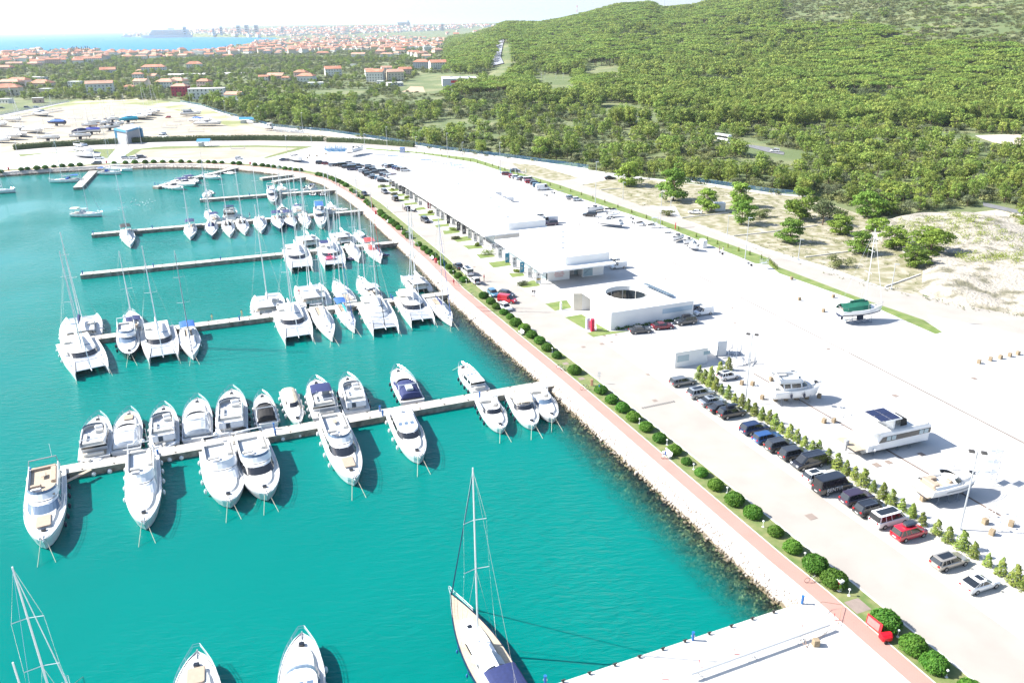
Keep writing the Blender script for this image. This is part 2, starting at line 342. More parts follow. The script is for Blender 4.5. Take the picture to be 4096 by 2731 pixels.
VGO=[tuple(Q(*p)[:2]) for p in [('31',1600,1480),('31',1430,1370),('31',850,1170),('31',60,870),('21',2351,800),('21',1300,430),('21',430,130),('21',0,0),('10',2000,1455),('10',1500,1398),('10',1010,1360)]]
flat('grass_verge',VG+VGO[::-1],.02,LAWN)
WG=[tuple(Q(*p)[:2]) for p in [('31',1075,1075),('31',600,900),('31',0,720),('21',2020,600),('21',1560,440),('21',1500,330),('21',1180,320),('21',800,175),('21',640,130),('21',1000,60),('21',1600,115),('21',2351,215),('31',400,250),('31',900,420),('31',1400,900)]]
flat('waste_ground',WG,.015,SCRUBG)
# limestone rubble mounds
gx_,gy_=np.meshgrid(np.linspace(90,300,150),np.linspace(120,330,150),indexing='ij'); gp_,gq_=proj(gx_,gy_,np.zeros_like(gx_))
RUBP=[(3395,955),(3460,905),(3620,862),(3800,850),(4000,880),(4300,930),(4700,1400),(4350,1310),(4080,1262),(3800,1215),(3670,1172),(3690,1110),(3690,1060),(3640,1010),(3560,985),(3480,975)]
ins=pip(gp_,gq_,RUBP).astype(float); edge=ins.copy()
for _ in range(9):
    e=np.pad(edge,1,mode='edge'); edge=(e[:-2,1:-1]+e[2:,1:-1]+e[1:-1,:-2]+e[1:-1,2:]+e[1:-1,1:-1])/5
lift=np.clip(edge*2-1,0,1)
gz_=-.3+lift*(.35+3.4*vnoise(gx_,gy_,21,2)**1.5+1.3*vnoise(gx_,gy_,8,5)+.5*vnoise(gx_,gy_,3,6)+.25*vnoise(gx_,gy_,1.6,7)); gz_=np.where(ins>0,np.maximum(gz_,.05),-.3)
ix=np.arange(150*150).reshape(150,150); Fq=np.stack([ix[:-1,:-1],ix[1:,:-1],ix[1:,1:],ix[:-1,1:]],-1).reshape(-1,4); okf=(ins.ravel()[Fq].max(1)>0)
RUBM=mat('limestone_rubble',(.15,.14,.09),.95,c2=(.36,.325,.27),scale=.22,bump=.5,bs=1.3,detail=10,thr=(.36,.52))
me=npmesh('rubble_mound',np.stack([gx_,gy_,gz_],-1).reshape(-1,3),Fq[okf],RUBM); tag(link('rubble_mound',me),kind='structure')
flat('waste_ground_patch',[tuple(Q('20',*p)[:2]) for p in [(0,1500),(200,1515),(640,1640),(400,1660),(120,1600)]],.015,SCRUBG)
flat('yard_ground',poly('00',[(0,1080),(320,1010),(640,935),(870,885),(1270,880),(1480,925),(1900,1000),(2230,1110)])+poly('10',[(120,1185),(560,1235),(1050,1300),(1000,1320),(560,1300),(0,1280)])+poly('00',[(1900,1290),(1100,1320),(165,1380),(0,1440)]),.008,SAND)
YG=mat('thin_grass',(.20,.22,.08),.95,c2=(.50,.43,.32),scale=.03,thr=(.42,.6),detail=9)
flat('yard_grass',poly('00',[(640,935),(870,890),(1260,885),(1480,925),(1900,1000),(2230,1110),(2351,1190),(2100,1160),(1800,1060),(1500,985),(1250,960),(900,960),(500,985),(0,1105),(0,1080),(320,1010)]),.016,YG)
flat('lawn_triangle',poly('00',[(165,1420),(600,1395),(880,1372),(1065,1365),(985,1455),(900,1450),(930,1400),(800,1390),(400,1412),(190,1440)]),.016,GRASS)
flat('sand_lot',poly('00',[(1230,1380),(1500,1355),(2351,1345)])+poly('10',[(400,1350),(300,1390),(80,1440),(-20,1455)])+poly('00',[(1900,1470),(1300,1450),(1130,1450)]),.016,SAND)
flat('lawn_fringe',poly('00',[(1110,1450),(1230,1372),(1500,1345),(2351,1335)])+poly('10',[(530,1345),(100,1455),(60,1450),(380,1360),(0,1352)])+poly('00',[(1700,1362),(1300,1378),(1200,1440)]),.02,GRASS)
flat('rough_verge',poly('31',[(1030,1050),(1250,930),(1500,820),(1560,900),(1400,1180)]),.006,SCRUBG)
# seawall stones
STONE=bpy.data.materials.new('riprap_stone'); t,b,N,L=nodes(STONE); g=N('ShaderNodeNewGeometry'); sx=N('ShaderNodeSeparateXYZ'); L(g.outputs['Position'],sx.inputs[0])
nz=N('ShaderNodeTexNoise'); nz.inputs['Scale'].default_value=1.1; L(g.outputs['Position'],nz.inputs[0])
ad=N('ShaderNodeMath'); ad.operation='MULTIPLY_ADD'; L(nz.outputs[0],ad.inputs[0]); ad.inputs[1].default_value=.5; L(sx.outputs[2],ad.inputs[2])
rp=N('ShaderNodeValToRGB'); mr=N('ShaderNodeMapRange'); mr.inputs[1].default_value=-3.2; mr.inputs[2].default_value=0; L(ad.outputs[0],mr.inputs[0]); L(mr.outputs[0],rp.inputs[0])
rp.color_ramp.elements[0].position=0; rp.color_ramp.elements[0].color=(.34,.40,.22,1); rp.color_ramp.elements[1].position=.745; rp.color_ramp.elements[1].color=(.56,.50,.44,1)
for ps,c in ((.35,(.30,.29,.15)),(.55,(.20,.165,.085)),(.65,(.11,.09,.06))):
    e=rp.color_ramp.elements.new(ps); e.color=(*c,1)
L(rp.outputs[0],b.inputs['Base Color']); b.inputs['Roughness'].default_value=.9
SL=dens(KL[:-1],2.0); prof=[(0,-.3),(-.6,-.75),(-1.4,-1.5),(-2.6,-2.2),(-4.5,-3.2),(-7.5,-4.6),(-12,-7)]
V=[]; 
for d_,z_ in prof: V+=[(p[0],p[1],z_) for p in offs(SL,d_)]
n=len(SL); F=[(k*n+i,k*n+i+1,(k+1)*n+i+1,(k+1)*n+i) for k in range(len(prof)-1) for i in range(n-1)]
me=npmesh('seabed_slope',V,F,STONE); tag(link('seabed_slope',me),kind='structure')
bm=bmesh.new(); bmesh.ops.create_icosphere(bm,subdivisions=1,radius=1); IV=np.array([v.co[:] for v in bm.verts]); IF=np.array([[v.index for v in f.verts] for f in bm.faces]); bm.free()
KA=np.array(SL); seg=np.diff(KA,axis=0); sl=np.hypot(seg[:,0],seg[:,1]); cum=np.concatenate([[0],np.cumsum(sl)])
def stones(N_,dlo,dhi,rlo,rhi,smax):
    s=rng.uniform(0,smax,N_); i=np.clip(np.searchsorted(cum,s)-1,0,len(sl)-1); f=(s-cum[i])/sl[i]
    t_=seg[i]/sl[i][:,None]; p=KA[i]+seg[i]*f[:,None]; d_=rng.uniform(dlo,dhi,N_); p=p+np.stack([t_[:,1],-t_[:,0]],-1)*d_[:,None]
    z=np.interp(-d_,[0,.6,1.4,2.6,4.5,7.5,12],[-.3,-.75,-1.5,-2.2,-3.2,-4.6,-7]); r=rng.uniform(rlo,rhi,N_)
    V=IV[None]*rng.uniform(.72,1.25,(N_,len(IV),1))*(r[:,None]*rng.uniform(.7,1.2,(N_,3)))[:,None,:]
    V=V+np.stack([p[:,0],p[:,1],z+r*.25],-1)[:,None,:]
    Ff=IF[None]+(np.arange(N_)*len(IV))[:,None,None]
    return V.reshape(-1,3),Ff.reshape(-1,3)
A_=stones(8000,-1.5,-.05,.11,.22,cum[-1]); B_=stones(6500,-6.5,-1.4,.14,.36,200)
me=npmesh('riprap',np.concatenate([A_[0],B_[0]]),np.concatenate([A_[1],B_[1]+len(A_[0])]),STONE,smooth=False)
tag(link('riprap',me),'bank of loose limestone rocks between the promenade and the water','rock bank',kind='stuff')
# drain channels and small covers
IRON=mat('rusty_iron',(.13,.09,.07),.8,c2=(.20,.15,.12),scale=2)
dl=[tuple(Q('ov',2420,1052)[:2]),tuple(Q('ov',1950,810)[:2]),tuple(Q('ov',1500,580)[:2]),tuple(Q('ov',1130,412)[:2])]
flat('drain_channel',band(dl[:2],-.16,.16),.012,IRON); flat('drain_channel.001',band([Vector(dl[1])*.985+Vector(dl[2])*.015,dl[2],dl[3]],-.13,.13),.012,IRON)
dl2=[tuple(Q('32',2140,1600)[:2]),tuple(Q('32',1000,940)[:2]),tuple(Q('32',265,520)[:2]),tuple(Q('22',2215,290)[:2])]
flat('drain_channel.002',band(dl2,-.17,.17),.012,IRON)
# ---------------------------------------------------------------- vegetation meshes
def leafmat(name,c,c2,scale=1.2,thr=(.3,.7)):
    m=bpy.data.materials.new(name); t,b,N,L=nodes(m); g=N('ShaderNodeNewGeometry'); oi=N('ShaderNodeObjectInfo')
    n=N('ShaderNodeTexNoise'); n.inputs['Scale'].default_value=scale; n.inputs['Detail'].default_value=3; L(g.outputs['Position'],n.inputs[0])
    r=N('ShaderNodeValToRGB'); L(n.outputs[0],r.inputs[0]); r.color_ramp.elements[0].position,r.color_ramp.elements[1].position=thr
    r.color_ramp.elements[0].color=(*c,1); r.color_ramp.elements[1].color=(*c2,1)
    hs=N('ShaderNodeHueSaturation'); L(r.outputs[0],hs.inputs['Color']); mr=N('ShaderNodeMapRange'); mr.inputs[3].default_value=.72; mr.inputs[4].default_value=1.3; L(oi.outputs['Random'],mr.inputs[0]); L(mr.outputs[0],hs.inputs['Value'])
    m2=N('ShaderNodeMapRange'); m2.inputs[3].default_value=.485; m2.inputs[4].default_value=.515; mu=N('ShaderNodeMath'); mu.operation='FRACT'; m3=N('ShaderNodeMath'); m3.operation='MULTIPLY'; m3.inputs[1].default_value=7.3; L(oi.outputs['Random'],m3.inputs[0]); L(m3.outputs[0],mu.inputs[0]); L(mu.outputs[0],m2.inputs[0]); L(m2.outputs[0],hs.inputs['Hue'])
    L(hs.outputs[0],b.inputs['Base Color']); b.inputs['Roughness'].default_value=.6; b.inputs['Specular IOR Level'].default_value=.25
    tl=N('ShaderNodeBsdfTranslucent'); L(hs.outputs[0],tl.inputs[0]); mx=N('ShaderNodeMixShader'); mx.inputs[0].default_value=.36; L(b.outputs[0],mx.inputs[1]); L(tl.outputs[0],mx.inputs[2]); L(mx.outputs[0],t.nodes['Material Output'].inputs[0])
    return m
LBUSH=leafmat('bush_leaves',(.05,.15,.015),(.13,.26,.035),2.5)
LPINE=leafmat('pine_needles',(.105,.18,.03),(.33,.39,.085),.3)
LPIN3=leafmat('lone_pine_needles',(.10,.19,.025),(.26,.37,.06),.5)
LPIN2=leafmat('umbrella_pine_needles',(.12,.20,.03),(.30,.38,.08),.35)
LOLIV=leafmat('olive_leaves',(.12,.155,.075),(.25,.27,.15),.7)
LOAK=leafmat('evergreen_oak_leaves',(.07,.105,.045),(.17,.205,.085),.5)
LCON=leafmat('conifer_needles',(.12,.20,.03),(.34,.38,.09),2.5)
LHEDG=leafmat('hedge_leaves',(.06,.10,.04),(.14,.18,.07),1.2)
LSCR=leafmat('scrub_leaves',(.10,.13,.04),(.24,.25,.10),.5)
BARK=mat('bark',(.12,.085,.06),.95,var=.25,scale=3)
DRY=leafmat('dry_twigs',(.16,.13,.10),(.26,.22,.18),1)
def leaves(cen,nrm,size,asp=.6,jit=.9):
    n=len(cen); s=rng.uniform(.6,1.3,(n,1))*size
    d=nrm+rng.normal(0,jit,(n,3)); d/=np.linalg.norm(d,axis=1,keepdims=True)+1e-9
    a=np.cross(d,rng.normal(0,1,(n,3))); a/=np.linalg.norm(a,axis=1,keepdims=True)+1e-9; b=np.cross(d,a)
    V=np.stack([cen-a*s,cen-b*s*asp+d*s*.15,cen+a*s,cen+b*s*asp+d*s*.15],1).reshape(-1,3)
    return V,np.arange(4*n).reshape(n,4)
def sph(n):
    v=rng.normal(0,1,(n,3)); return v/np.linalg.norm(v,axis=1,keepdims=True)
def bush_me(nl=2200,size=.095):
    d=sph(nl); d[:,2]=np.abs(d[:,2])*1.0-.25*(rng.random(nl)<.45); d/=np.linalg.norm(d,axis=1,keepdims=True)
    lump=1+.045*np.sin(d[:,0]*5+rng.uniform(0,6))*np.cos(d[:,1]*6+rng.uniform(0,6))+.03*np.sin(d[:,2]*9+d[:,0]*7)
    p=d*np.array([1,1,.86])*(lump*rng.uniform(.86,1.04,nl))[:,None]+[0,0,.42]
    V,F=leaves(p,d,size,.62,.55)
    core=MB(); core.ell((0,0,.42),.84,.84,.72,12,8); o=len(V); V=np.concatenate([V,np.array(core.v)])
    me=bpy.data.meshes.new('bush'); me.from_pydata([tuple(x) for x in V],[],[tuple(f) for f in F]+[tuple(i+o for i in f) for f in core.f]); me.materials.append(LBUSH); return me
BUSH=[bush_me() for _ in range(4)]
BUSHES=dict(l=[])
bl=[('33',[(70,170,165),(228,312,195),(435,470,255),(612,608,262),(1085,990,285),(1338,1210,250),(1535,1375,250),(1860,1625,240)]),
('22',[(325,50,130),(412,122,112),(575,255,150),(817,438,142),(917,525,145),(1017,602,155),(1117,685,155),(1232,778,155),(1357,880,150),(1492,990,155),(1602,1095,115),(1740,1197,140),(1872,1310,165),(2045,1440,200),(2215,1560,190)]),
('21',[(35,1388,135),(115,1440,135),(182,1500,125),(255,1555,125)]),
('11',[(568,30,60),(596,36,60),(632,45,58),(660,55,52),(690,65,60),(722,80,62),(755,92,62),(788,108,50),(825,130,66),(878,178,56),(905,192,58),(940,228,52),(975,245,55),(1012,280,62),(1038,302,65),(1062,322,55),(1140,372,65),(1152,395,80),(1180,418,75),(1215,440,72),(1245,465,80),(1282,492,86),(1315,522,76),(1370,570,80),(1405,600,85),(1492,672,80),(1545,710,85),(1588,742,90),(1632,775,90),(1668,800,70),(1712,845,90),(1770,880,80),(1805,925,75),(1858,960,92),(1905,998,95),(2090,1142,110),(2157,1195,105),(2207,1242,98),(2275,1293,100),(2335,1337,95)]),
('10',[(58,1515,55),(110,1522,50),(160,1528,50),(215,1535,45),(265,1545,55),(318,1550,52),(362,1557,50),(408,1560,55)]),
('a',[(25,1340,85),(398,1302,95),(515,1290,95),(690,1275,120),(848,1265,110),(1015,1248,90),(1168,1236,110),(1338,1227,108),(1500,1216,112),(2143,1180,90)]),
('b',[(478,1175,105),(652,1165,120),(850,1165,118),(1008,1158,110),(1178,1158,100),(1342,1158,100),(1525,1155,110),(1680,1160,90),(1875,1163,110),(2035,1162,95),(2150,1168,108),(2293,1172,95)]),
('j',[(1565,103,100),(1677,107,120),(1970,130,108)])]
blab={'33':'round clipped green bush on the grass strip near the wharf corner','22':'round clipped green bush beside the brick walk across from the parked cars','21':'round clipped green bush beside the brick walk across from the white office block',
'11':'round clipped green bush in the close row beside the brick walk by the sailing boats','10':'small round clipped bush on the far bend of the promenade','a':'small round bush on the far quay below the boat yard','b':'small round bush on the far quay in front of the sandy lot','j':'small round bush on the far quay near the angled jetty'}
first=None
for vw,lst in bl:
    for k,(u,v_,wd) in enumerate(lst):
        c=Q(vw,u,v_,.9); sc_=wd/VW[vw][2]*math.hypot(c.length,0)/FPX/2*.98
        dist=(Vector((c.x,c.y,H-1))).length; s_=(.89 if vw!='33' else .85)*wd/VW[vw][2]*dist/FPX/2/1.0
        c=Q(vw,u,v_,s_*.55)
        o=link('round_bush',BUSH[(k*7+len(vw))%4],None,(c.x,c.y,0),random.uniform(0,6)); o.scale=(s_*.95,s_*.95,s_*.92)
        lab=blab[vw]
        if vw=='33': lab=['round clipped bush opposite the red mpv','round clipped bush left of a white lamp post near the wharf corner','large round bush in front of the red cabinet, upper one','large round bush standing behind the red and white cabinet','largest round bush behind the red notice board','round bush beside the red covered cart','round bush next to the lowest white lamp post','round bush cut off by the bottom of the picture'][k]
        tag(o,lab,'bush','clipped round bushes along the promenade')
# columnar conifers dividing parking and boat park
def conifer_me():
    n=620; z=rng.beta(1.1,1.4,n); rad=(1-z)**.75*.27+.03; t=rng.uniform(0,2*PI,n); tier=.6+.6*np.abs(np.sin(z*22+np.sin(t*3)))
    p=np.stack([np.cos(t)*rad*tier,np.sin(t)*rad*tier,z*.93+.04],-1)*np.sqrt(rng.uniform(.45,1.1,(n,1)))**np.array([1,1,0]); d=np.stack([np.cos(t),np.sin(t),np.full(n,.9)],-1)
    p[:,0]+=.05*np.sin(z*14); V,F=leaves(p,d,.07,.32,.45); me=npmesh('crown',V,F,LCON,False); return me
CONM=[conifer_me() for _ in range(4)]
tb=MB(); tb.tube([(0,0,-.02),(0,0,.35)],.03,6); TRK=tb.mesh('trunk',BARK)
con=[('33',[(1320,40),(1410,115),(1545,198),(1650,270),(1775,335),(1880,408),(2010,492),(2130,572),(2260,658),(2345,720)]),('32',[(10,745),(60,798),(118,836),(195,882),(262,922),(330,972),(400,1012),(462,1008),(545,1108),(632,1162),(712,1217),(790,1267),(872,1317),(962,1377),(1048,1437),(1130,1497),(1225,1547),(1315,1605)]),
('22',[(1715,345),(1765,380),(1828,330),(1910,290),(1985,262),(1815,412),(1868,450),(1922,483),(1982,520),(2042,560),(2105,600),(2163,635),(2225,675),(2292,715)])]
for vw,lst in con:
    for k,(u,v_) in enumerate(lst):
        c=Q(vw,u,v_); t_=thing('conifer_sapling',{'33':'young yellow green conifer in the row beside the lamp pole at the right','32':'young green conifer in the row between parked cars and boats on stands','22':'young green conifer in the row near the white kiosk'}[vw],'young conifer',c,random.uniform(0,6),'young conifers between the parking and the boat park')
        s_=random.uniform(1.8,2.8)*(1.25 if vw=='22' and k in(2,3,4) else 1); t_.scale=(s_*random.uniform(.9,1.1),)*2+(s_,)
        link('crown',random.choice(CONM),t_); link('trunk',TRK,t_)
# clipped hedge rows behind the far road
def hedge(name,label,line,w_,h_,dens_=26,leafs=.16,m=LHEDG):
    P=np.array(dens(line,.5)); k=len(P); n=int(k*dens_*.5*h_); i=rng.integers(0,k,n)
    face=rng.random(n); side=np.where(face<.62,-1,np.where(face<.75,1,rng.uniform(-1,1,n)))
    t_=np.diff(P,axis=0,append=P[-1:]*2-P[-2:-1]); t_/=np.linalg.norm(t_,axis=1,keepdims=True); nn=np.stack([t_[:,1],-t_[:,0]],-1)
    z=np.where(face<.75,rng.uniform(.05,h_,n),h_*rng.uniform(.9,1.12,n))
    off=side*w_/2*rng.uniform(.8,1.1,n); p=P[i]+nn[i]*off[:,None]+rng.normal(0,.15,(n,2))
    V,F=leaves(np.stack([p[:,0],p[:,1],z],-1),np.stack([nn[i][:,0]*side,nn[i][:,1]*side,np.full(n,.5)],-1),leafs,.6,.6)
    o_=link(name,npmesh(name,V,F,m,False)); tag(o_,label,'hedge'); 
    cb=MB(); ol=offs([tuple(p) for p in P[::4]],-w_*.38); orr=offs([tuple(p) for p in P[::4]],w_*.38)
    for a,b_,c_,d_ in zip(ol,ol[1:],orr[1:],orr): cb.prism([a,b_,c_,d_],0,h_*.86)
    c=cb.build('inner_growth',LHEDG,o_); return o_
hedge('hedge','dark green hedge left of the blue framed gate house',poly('00',[(128,1378),(400,1355),(750,1335),(1000,1325),(1135,1318)]),2.2,2.6,20,.3)
hedge('hedge','long dark green hedge right of the blue framed gate house',poly('00',[(1180,1312),(1400,1305),(1800,1295),(2351,1288)])+poly('10',[(120,1290),(640,1300)]),2.2,2.6,20,.3)
hedge('hedge','ragged hedge end beside the outer road and fence',poly('10',[(655,1305),(900,1312),(1150,1330),(1450,1352)]),2.2,2.4,16,.3)
# ---------------------------------------------------------------- piers
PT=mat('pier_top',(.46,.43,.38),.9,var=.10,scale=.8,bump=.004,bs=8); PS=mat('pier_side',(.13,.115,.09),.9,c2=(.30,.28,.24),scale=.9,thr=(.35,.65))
BLUEP=mat('blue_paint',(.02,.12,.36),.4,var=0); STEEL=mat('steel',(.55,.56,.57),.3,.7,var=0); IRN=mat('dark_iron',(.07,.065,.06),.6,.3,var=0)
PIERS=[]
def pier(label,p0,p1,w_,zt=-.5,dp=1.6):
    a=Q(*p0,zt); b=Q(*p1,zt); L_=(b-a).length; an=math.atan2(b.y-a.y,b.x-a.x)
    t_=thing('pier',label,'pier',(a.x,a.y,zt),an)
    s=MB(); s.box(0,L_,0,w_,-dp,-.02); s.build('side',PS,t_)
    d=MB(); x=0
    while x<L_-.1: x2=min(L_,x+6); d.box(x+.02,x2-.02,-.04,w_+.04,-.02,.06); x=x2
    d.build('deck_top',PT,t_)
    x=3
    while x<L_:
        for yy in (.25,w_-.25):
            c=MB(); c.box(x-.05,x+.05,yy-.05,yy+.05,.06,.18); c.tube([(x-.22,yy,.2),(x+.22,yy,.2)],.045,6); c.build('cleat',IRN,t_)
        x+=4.2 if L_<90 else 5
    PIERS.append((a,b,w_,an,L_)); return t_
pier('nearest long concrete pier lined with motor yachts',('l',345,478),('22',465,393),2.6)
pier('long concrete pier with catamarans moored on both sides',('k',160,757),('11',1850,1128),2.6)
pier('long concrete pier, empty at its left end, third from the camera',('01',735,962),('11',1310,662),2.6)
pier('long concrete pier with blue hulled sailing boats, fourth from the camera',('01',838,590),('11',975,372),2.6)
pier('concrete pier with a dark grey motor boat at its middle',('j',935,800),('i',1715,570),2.6)
pier('short concrete jetty with nothing moored to it, farther one of two',('i',325,352),('i',980,268),3.2)
pier('short concrete jetty with nothing moored to it, nearer one of two',('i',570,412),('i',1180,318),3.2)
pier('angled concrete jetty with small motor boats at the far quay',('j',150,555),('j',1705,185),3.0)
pier('short jetty running out from the far quay at the left',('01',755,150),('01',893,0),3.4)
pdm=MB(); pdm.cyl((0,0,0),.14,.95,10); pdm.cyl((0,0,.95),.17,.08,10,0); pdm.box(-.2,.2,-.04,.04,.45,.62,1); PDM=pdm.mesh('pedestal',[BLUEP,STEEL])
peds=[('02',287,1215,'at the outer end of the nearest pier'),('02',1455,1050,'on the nearest pier by the third boat'),('12',180,858,'on the nearest pier, front one of the left pair'),('12',168,800,'on the nearest pier, rear one of the left pair'),('12',1165,682,'on the nearest pier, front one of the middle pair'),('12',1140,640,'on the nearest pier, rear one of the middle pair'),('12',2055,512,'on the nearest pier beside the boat with blue roof'),('01',760,952,'on the end of the third pier'),('01',1410,885,'second along the third pier'),('01',2028,822,'third along the third pier'),('01',857,582,'on the end of the fourth pier'),('01',1400,532,'second along the fourth pier'),('01',2200,1372,'on the catamaran pier by two walkers'),('11',1240,1172,'on the catamaran pier, left of a pair'),('11',1258,1188,'on the catamaran pier, right of a pair'),('j',975,790,'on the end of the fifth pier'),('j',1875,722,'second along the fifth pier'),('j',95,522,'on the angled jetty end, left one'),('j',155,532,'on the angled jetty end, right one'),('j',770,388,'on the angled jetty beside a dark canopy'),('j',985,330,'on the middle of the angled jetty'),('k',200,748,'at the outer end of the catamaran pier')]
for v_,a,b_,l_ in peds:
    p=Q(v_,a,b_,-.44); tag(link('service_post',PDM,None,p),'blue service post '+l_,'service post','blue service posts on the piers')
for v_,a,b_,l_ in (('23',1660,1172,'standing on the wharf edge'),('23',305,1575,'on the wharf edge at the bottom of the picture'),('33',313,838,'at the corner where wharf and rocks meet')):
    p=Q(v_,a,b_,.03); tag(link('service_post',PDM,None,p),'blue service post '+l_,'service post','blue service posts on the quay')
bol=MB(); bol.cyl((0,0,0),.12,.22,8); bol.tube([(-.22,0,.26),(.22,0,.26)],.08,6); BOL=bol.mesh('bollard',IRN)
for k,(a,b_) in enumerate([(470,1558),(712,1485),(945,1408),(1170,1333),(1385,1263),(1588,1190),(1812,1120),(2014,1053),(2207,984)]):
    tag(link('mooring_bollard',BOL,None,Q('23',a,b_,.03),A1),'small iron mooring bollard on the white wharf edge','bollard','mooring bollards along the wharf edge')
tag(link('mooring_bollard',BOL,None,Q('33',52,922,.03),A1),'small iron mooring bollard on the white wharf edge','bollard','mooring bollards along the wharf edge')
# ---------------------------------------------------------------- lamps
WHT=mat('white_paint',(.75,.75,.74),.45,var=.03,scale=2); GALV=mat('galvanised_steel',(.48,.50,.52),.45,.4,var=.05,scale=3)
gl=MB(); gl.cyl((0,0,0),.16,.04,10); gl.cyl((0,0,.04),.035,.72,6); GPOLE=gl.mesh('post',WHT); g2=MB(); g2.ell((0,0,.84),.15,.15,.10,10,6); GHEAD=g2.mesh('lamp_head',WHT,True)
for v_,a,b_,l_ in [('33',742,765,'in front of a large bush by the cabinet'),('33',1190,1142,'beside the red cart'),('33',1638,1512,'at the bottom of the grass strip'),('33',335,428,'between two bushes near the cabinet'),('22',370,98,'by a bush near the nearest pier'),('22',965,562,'second bush after the pier'),('22',1170,752,'between bushes opposite the road marking'),('22',1423,947,'just above the white bench'),('22',1667,1172,'beside the smallest bush'),('22',1975,1388,'beside a bush below the bench'),('23',2305,134,'near the brick walk bend'),('11',1335,552,'at the end of the close bush row'),('11',1932,1032,'by the white car with open boot'),('11',1812,950,'opposite the white mpv')]:
    t_=thing('garden_lamp','low white mushroom lamp '+l_,'garden lamp',Q(v_,a,b_,.03),0,'low white lamps along the promenade'); link('post',GPOLE,t_); link('lamp_head',GHEAD,t_)
def pole(v_,a,b_,tu,tv,label,heads='double',tv_=None):
    p=Q(v_,a,b_); h_=hgt(p,tv_ or v_,tu,tv); t_=thing('lamp_post',label,'street lamp',p,R(-20),'tall lamp posts')
    m=MB(); m.cyl((0,0,0),.3,.12,8); m.tube([(0,0,0),(0,0,h_)],.13,8,0,.06)
    m.build('pole',GALV,t_)
    if heads=='double':
        m=MB(); m.tube([(-.7,0,h_),(.7,0,h_)],.04,5); m.build('cross_arm',GALV,t_)
        for s_ in(-1,1): m=MB(); m.rbox(s_*.65-.32,s_*.65+.32,-.45,.2,h_-.06,h_+.12,.06); m.build('floodlight',IRN,t_)
    else:
        m=MB(); m.rbox(-.2,.9,-.16,.16,h_-.04,h_+.08,.05); m.build('lamp_head',GALV,t_)
    return h_
pole('33',1762,160,1930,1010,'tall twin floodlight pole among boat stands at the right','double','32')
pole('22',2142,565,2217,1500,'tall twin floodlight pole beside the conifers and grey cars','double','21')
for i_,(v_,a,b_,c_,d_,tv_,l_) in enumerate([('21',2140,815,2175,432,'21','by the boat trailers on the verge'),('21',1360,525,1380,188,'21','next to the scaffold tower'),('21',765,305,775,-80,'21','behind the white trailer boat'),('21',1975,598,1992,415,'21','on waste ground edge, farther right'),('21',1458,330,1462,243,'21','behind the fig bush'),('21',1018,262,1022,107,'21','in front of the sandy track'),('31',277,818,295,630,'31','left of the green conical pine'),('31',1133,1085,1168,858,'31','at the rubble heap'),('21',652,130,653,-35,'21','on the left of the waste ground'),('10',2243,1560,2243,1310,'10','by the blue fence, centre'),('10',1760,1460,1757,1225,'10','above the grey cradles'),('10',1208,1395,1200,1168,'10','behind the yacht on a cradle'),('10',1470,1365,1466,1258,'10','behind the hedge end'),('10',433,1225,415,1037,'10','by the heap of steel cradles'),('10',518,1390,505,1178,'10','at the sandy lot corner'),('10',285,1390,272,1250,'10','in the middle of the sandy lot'),('00',1300,1325,1275,1170,'00','right side of the gate house'),('00',1192,1400,1165,1215,'00','in front of the gate house'),('00',155,1392,145,1300,'00','at the left hedge end'),('00',2077,1095,2050,928,'00','by the fence behind the yard'),('00',1750,960,1718,765,'00','at the yard corner by the red house'),('10',1897,1435,1897,1308,'10','below the olive grove'),('10',998,1330,992,1228,'10','between hedge and fence'),('00',1470,905,1457,800,'00','by the yard gate'),('10',30,1110,8,980,'10','on the left behind the trawler'),('00',672,880,655,800,'00','left of the white villa')]):
    pole(v_,a,b_,c_,d_,'grey street lamp '+l_,'single',tv_)
# ---------------------------------------------------------------- fences
FB=mat('blue_mesh_fence',(.05,.16,.34),.6,var=0)
mt_=FB.copy(); mt_.name='fence_mesh'; t,b,N,L=nodes(mt_); b.inputs['Base Color'].default_value=(.04,.14,.27,1)
tr=N('ShaderNodeBsdfTransparent'); mx=N('ShaderNodeMixShader'); mx.inputs[0].default_value=.3; L(tr.outputs[0],mx.inputs[1]); L(b.outputs[0],mx.inputs[2]); L(mx.outputs[0],t.nodes['Material Output'].inputs[0])
WFM=mt_.copy(); WFM.name='pale_fence_mesh'; WFM.node_tree.nodes['Principled BSDF'].inputs['Base Color'].default_value=(.45,.48,.5,1)
def fence(label,line,h_,m,pm,step=2.8,wall=.5):
    p0=Vector((*line[0],0)); t_=thing('fence',label,'fence',p0); b=MB(); f=MB(); wl=MB()
    D=dens(line,step)
    for q,q2 in zip(D,D[1:]):
        a=Vector((*q,0))-p0; c=Vector((*q2,0))-p0; f.add([(a.x,a.y,wall),(c.x,c.y,wall),(c.x,c.y,h_),(a.x,a.y,h_)],[(0,1,2,3)])
        b.tube([(a.x,a.y,0),(a.x,a.y,h_+.1)],.05,4); b.tube([(a.x,a.y,h_),(c.x,c.y,h_)],.025,4)
        n=Vector((c.y-a.y,a.x-c.x,0)).normalized()*.12; wl.prism([(a.x-n.x,a.y-n.y),(c.x-n.x,c.y-n.y),(c.x+n.x,c.y+n.y),(a.x+n.x,a.y+n.y)],-.1,wall)
    f.build('mesh_panel',m,t_,fix=False); b.build('frame',pm,t_); wl.build('low_wall',KERB,t_); return t_
fence('long blue mesh fence curving behind the outer road',FENCE[:6],2.0,mt_,FB)
fence('blue mesh fence in front of the pines beyond the waste ground',poly('21',[(1590,95),(2351,212)])+poly('31',[(400,248)]),2.0,mt_,FB)
fence('pale wire fence at the left edge of the boat yard',LEFTF[:3],2.2,WFM,GALV,5)
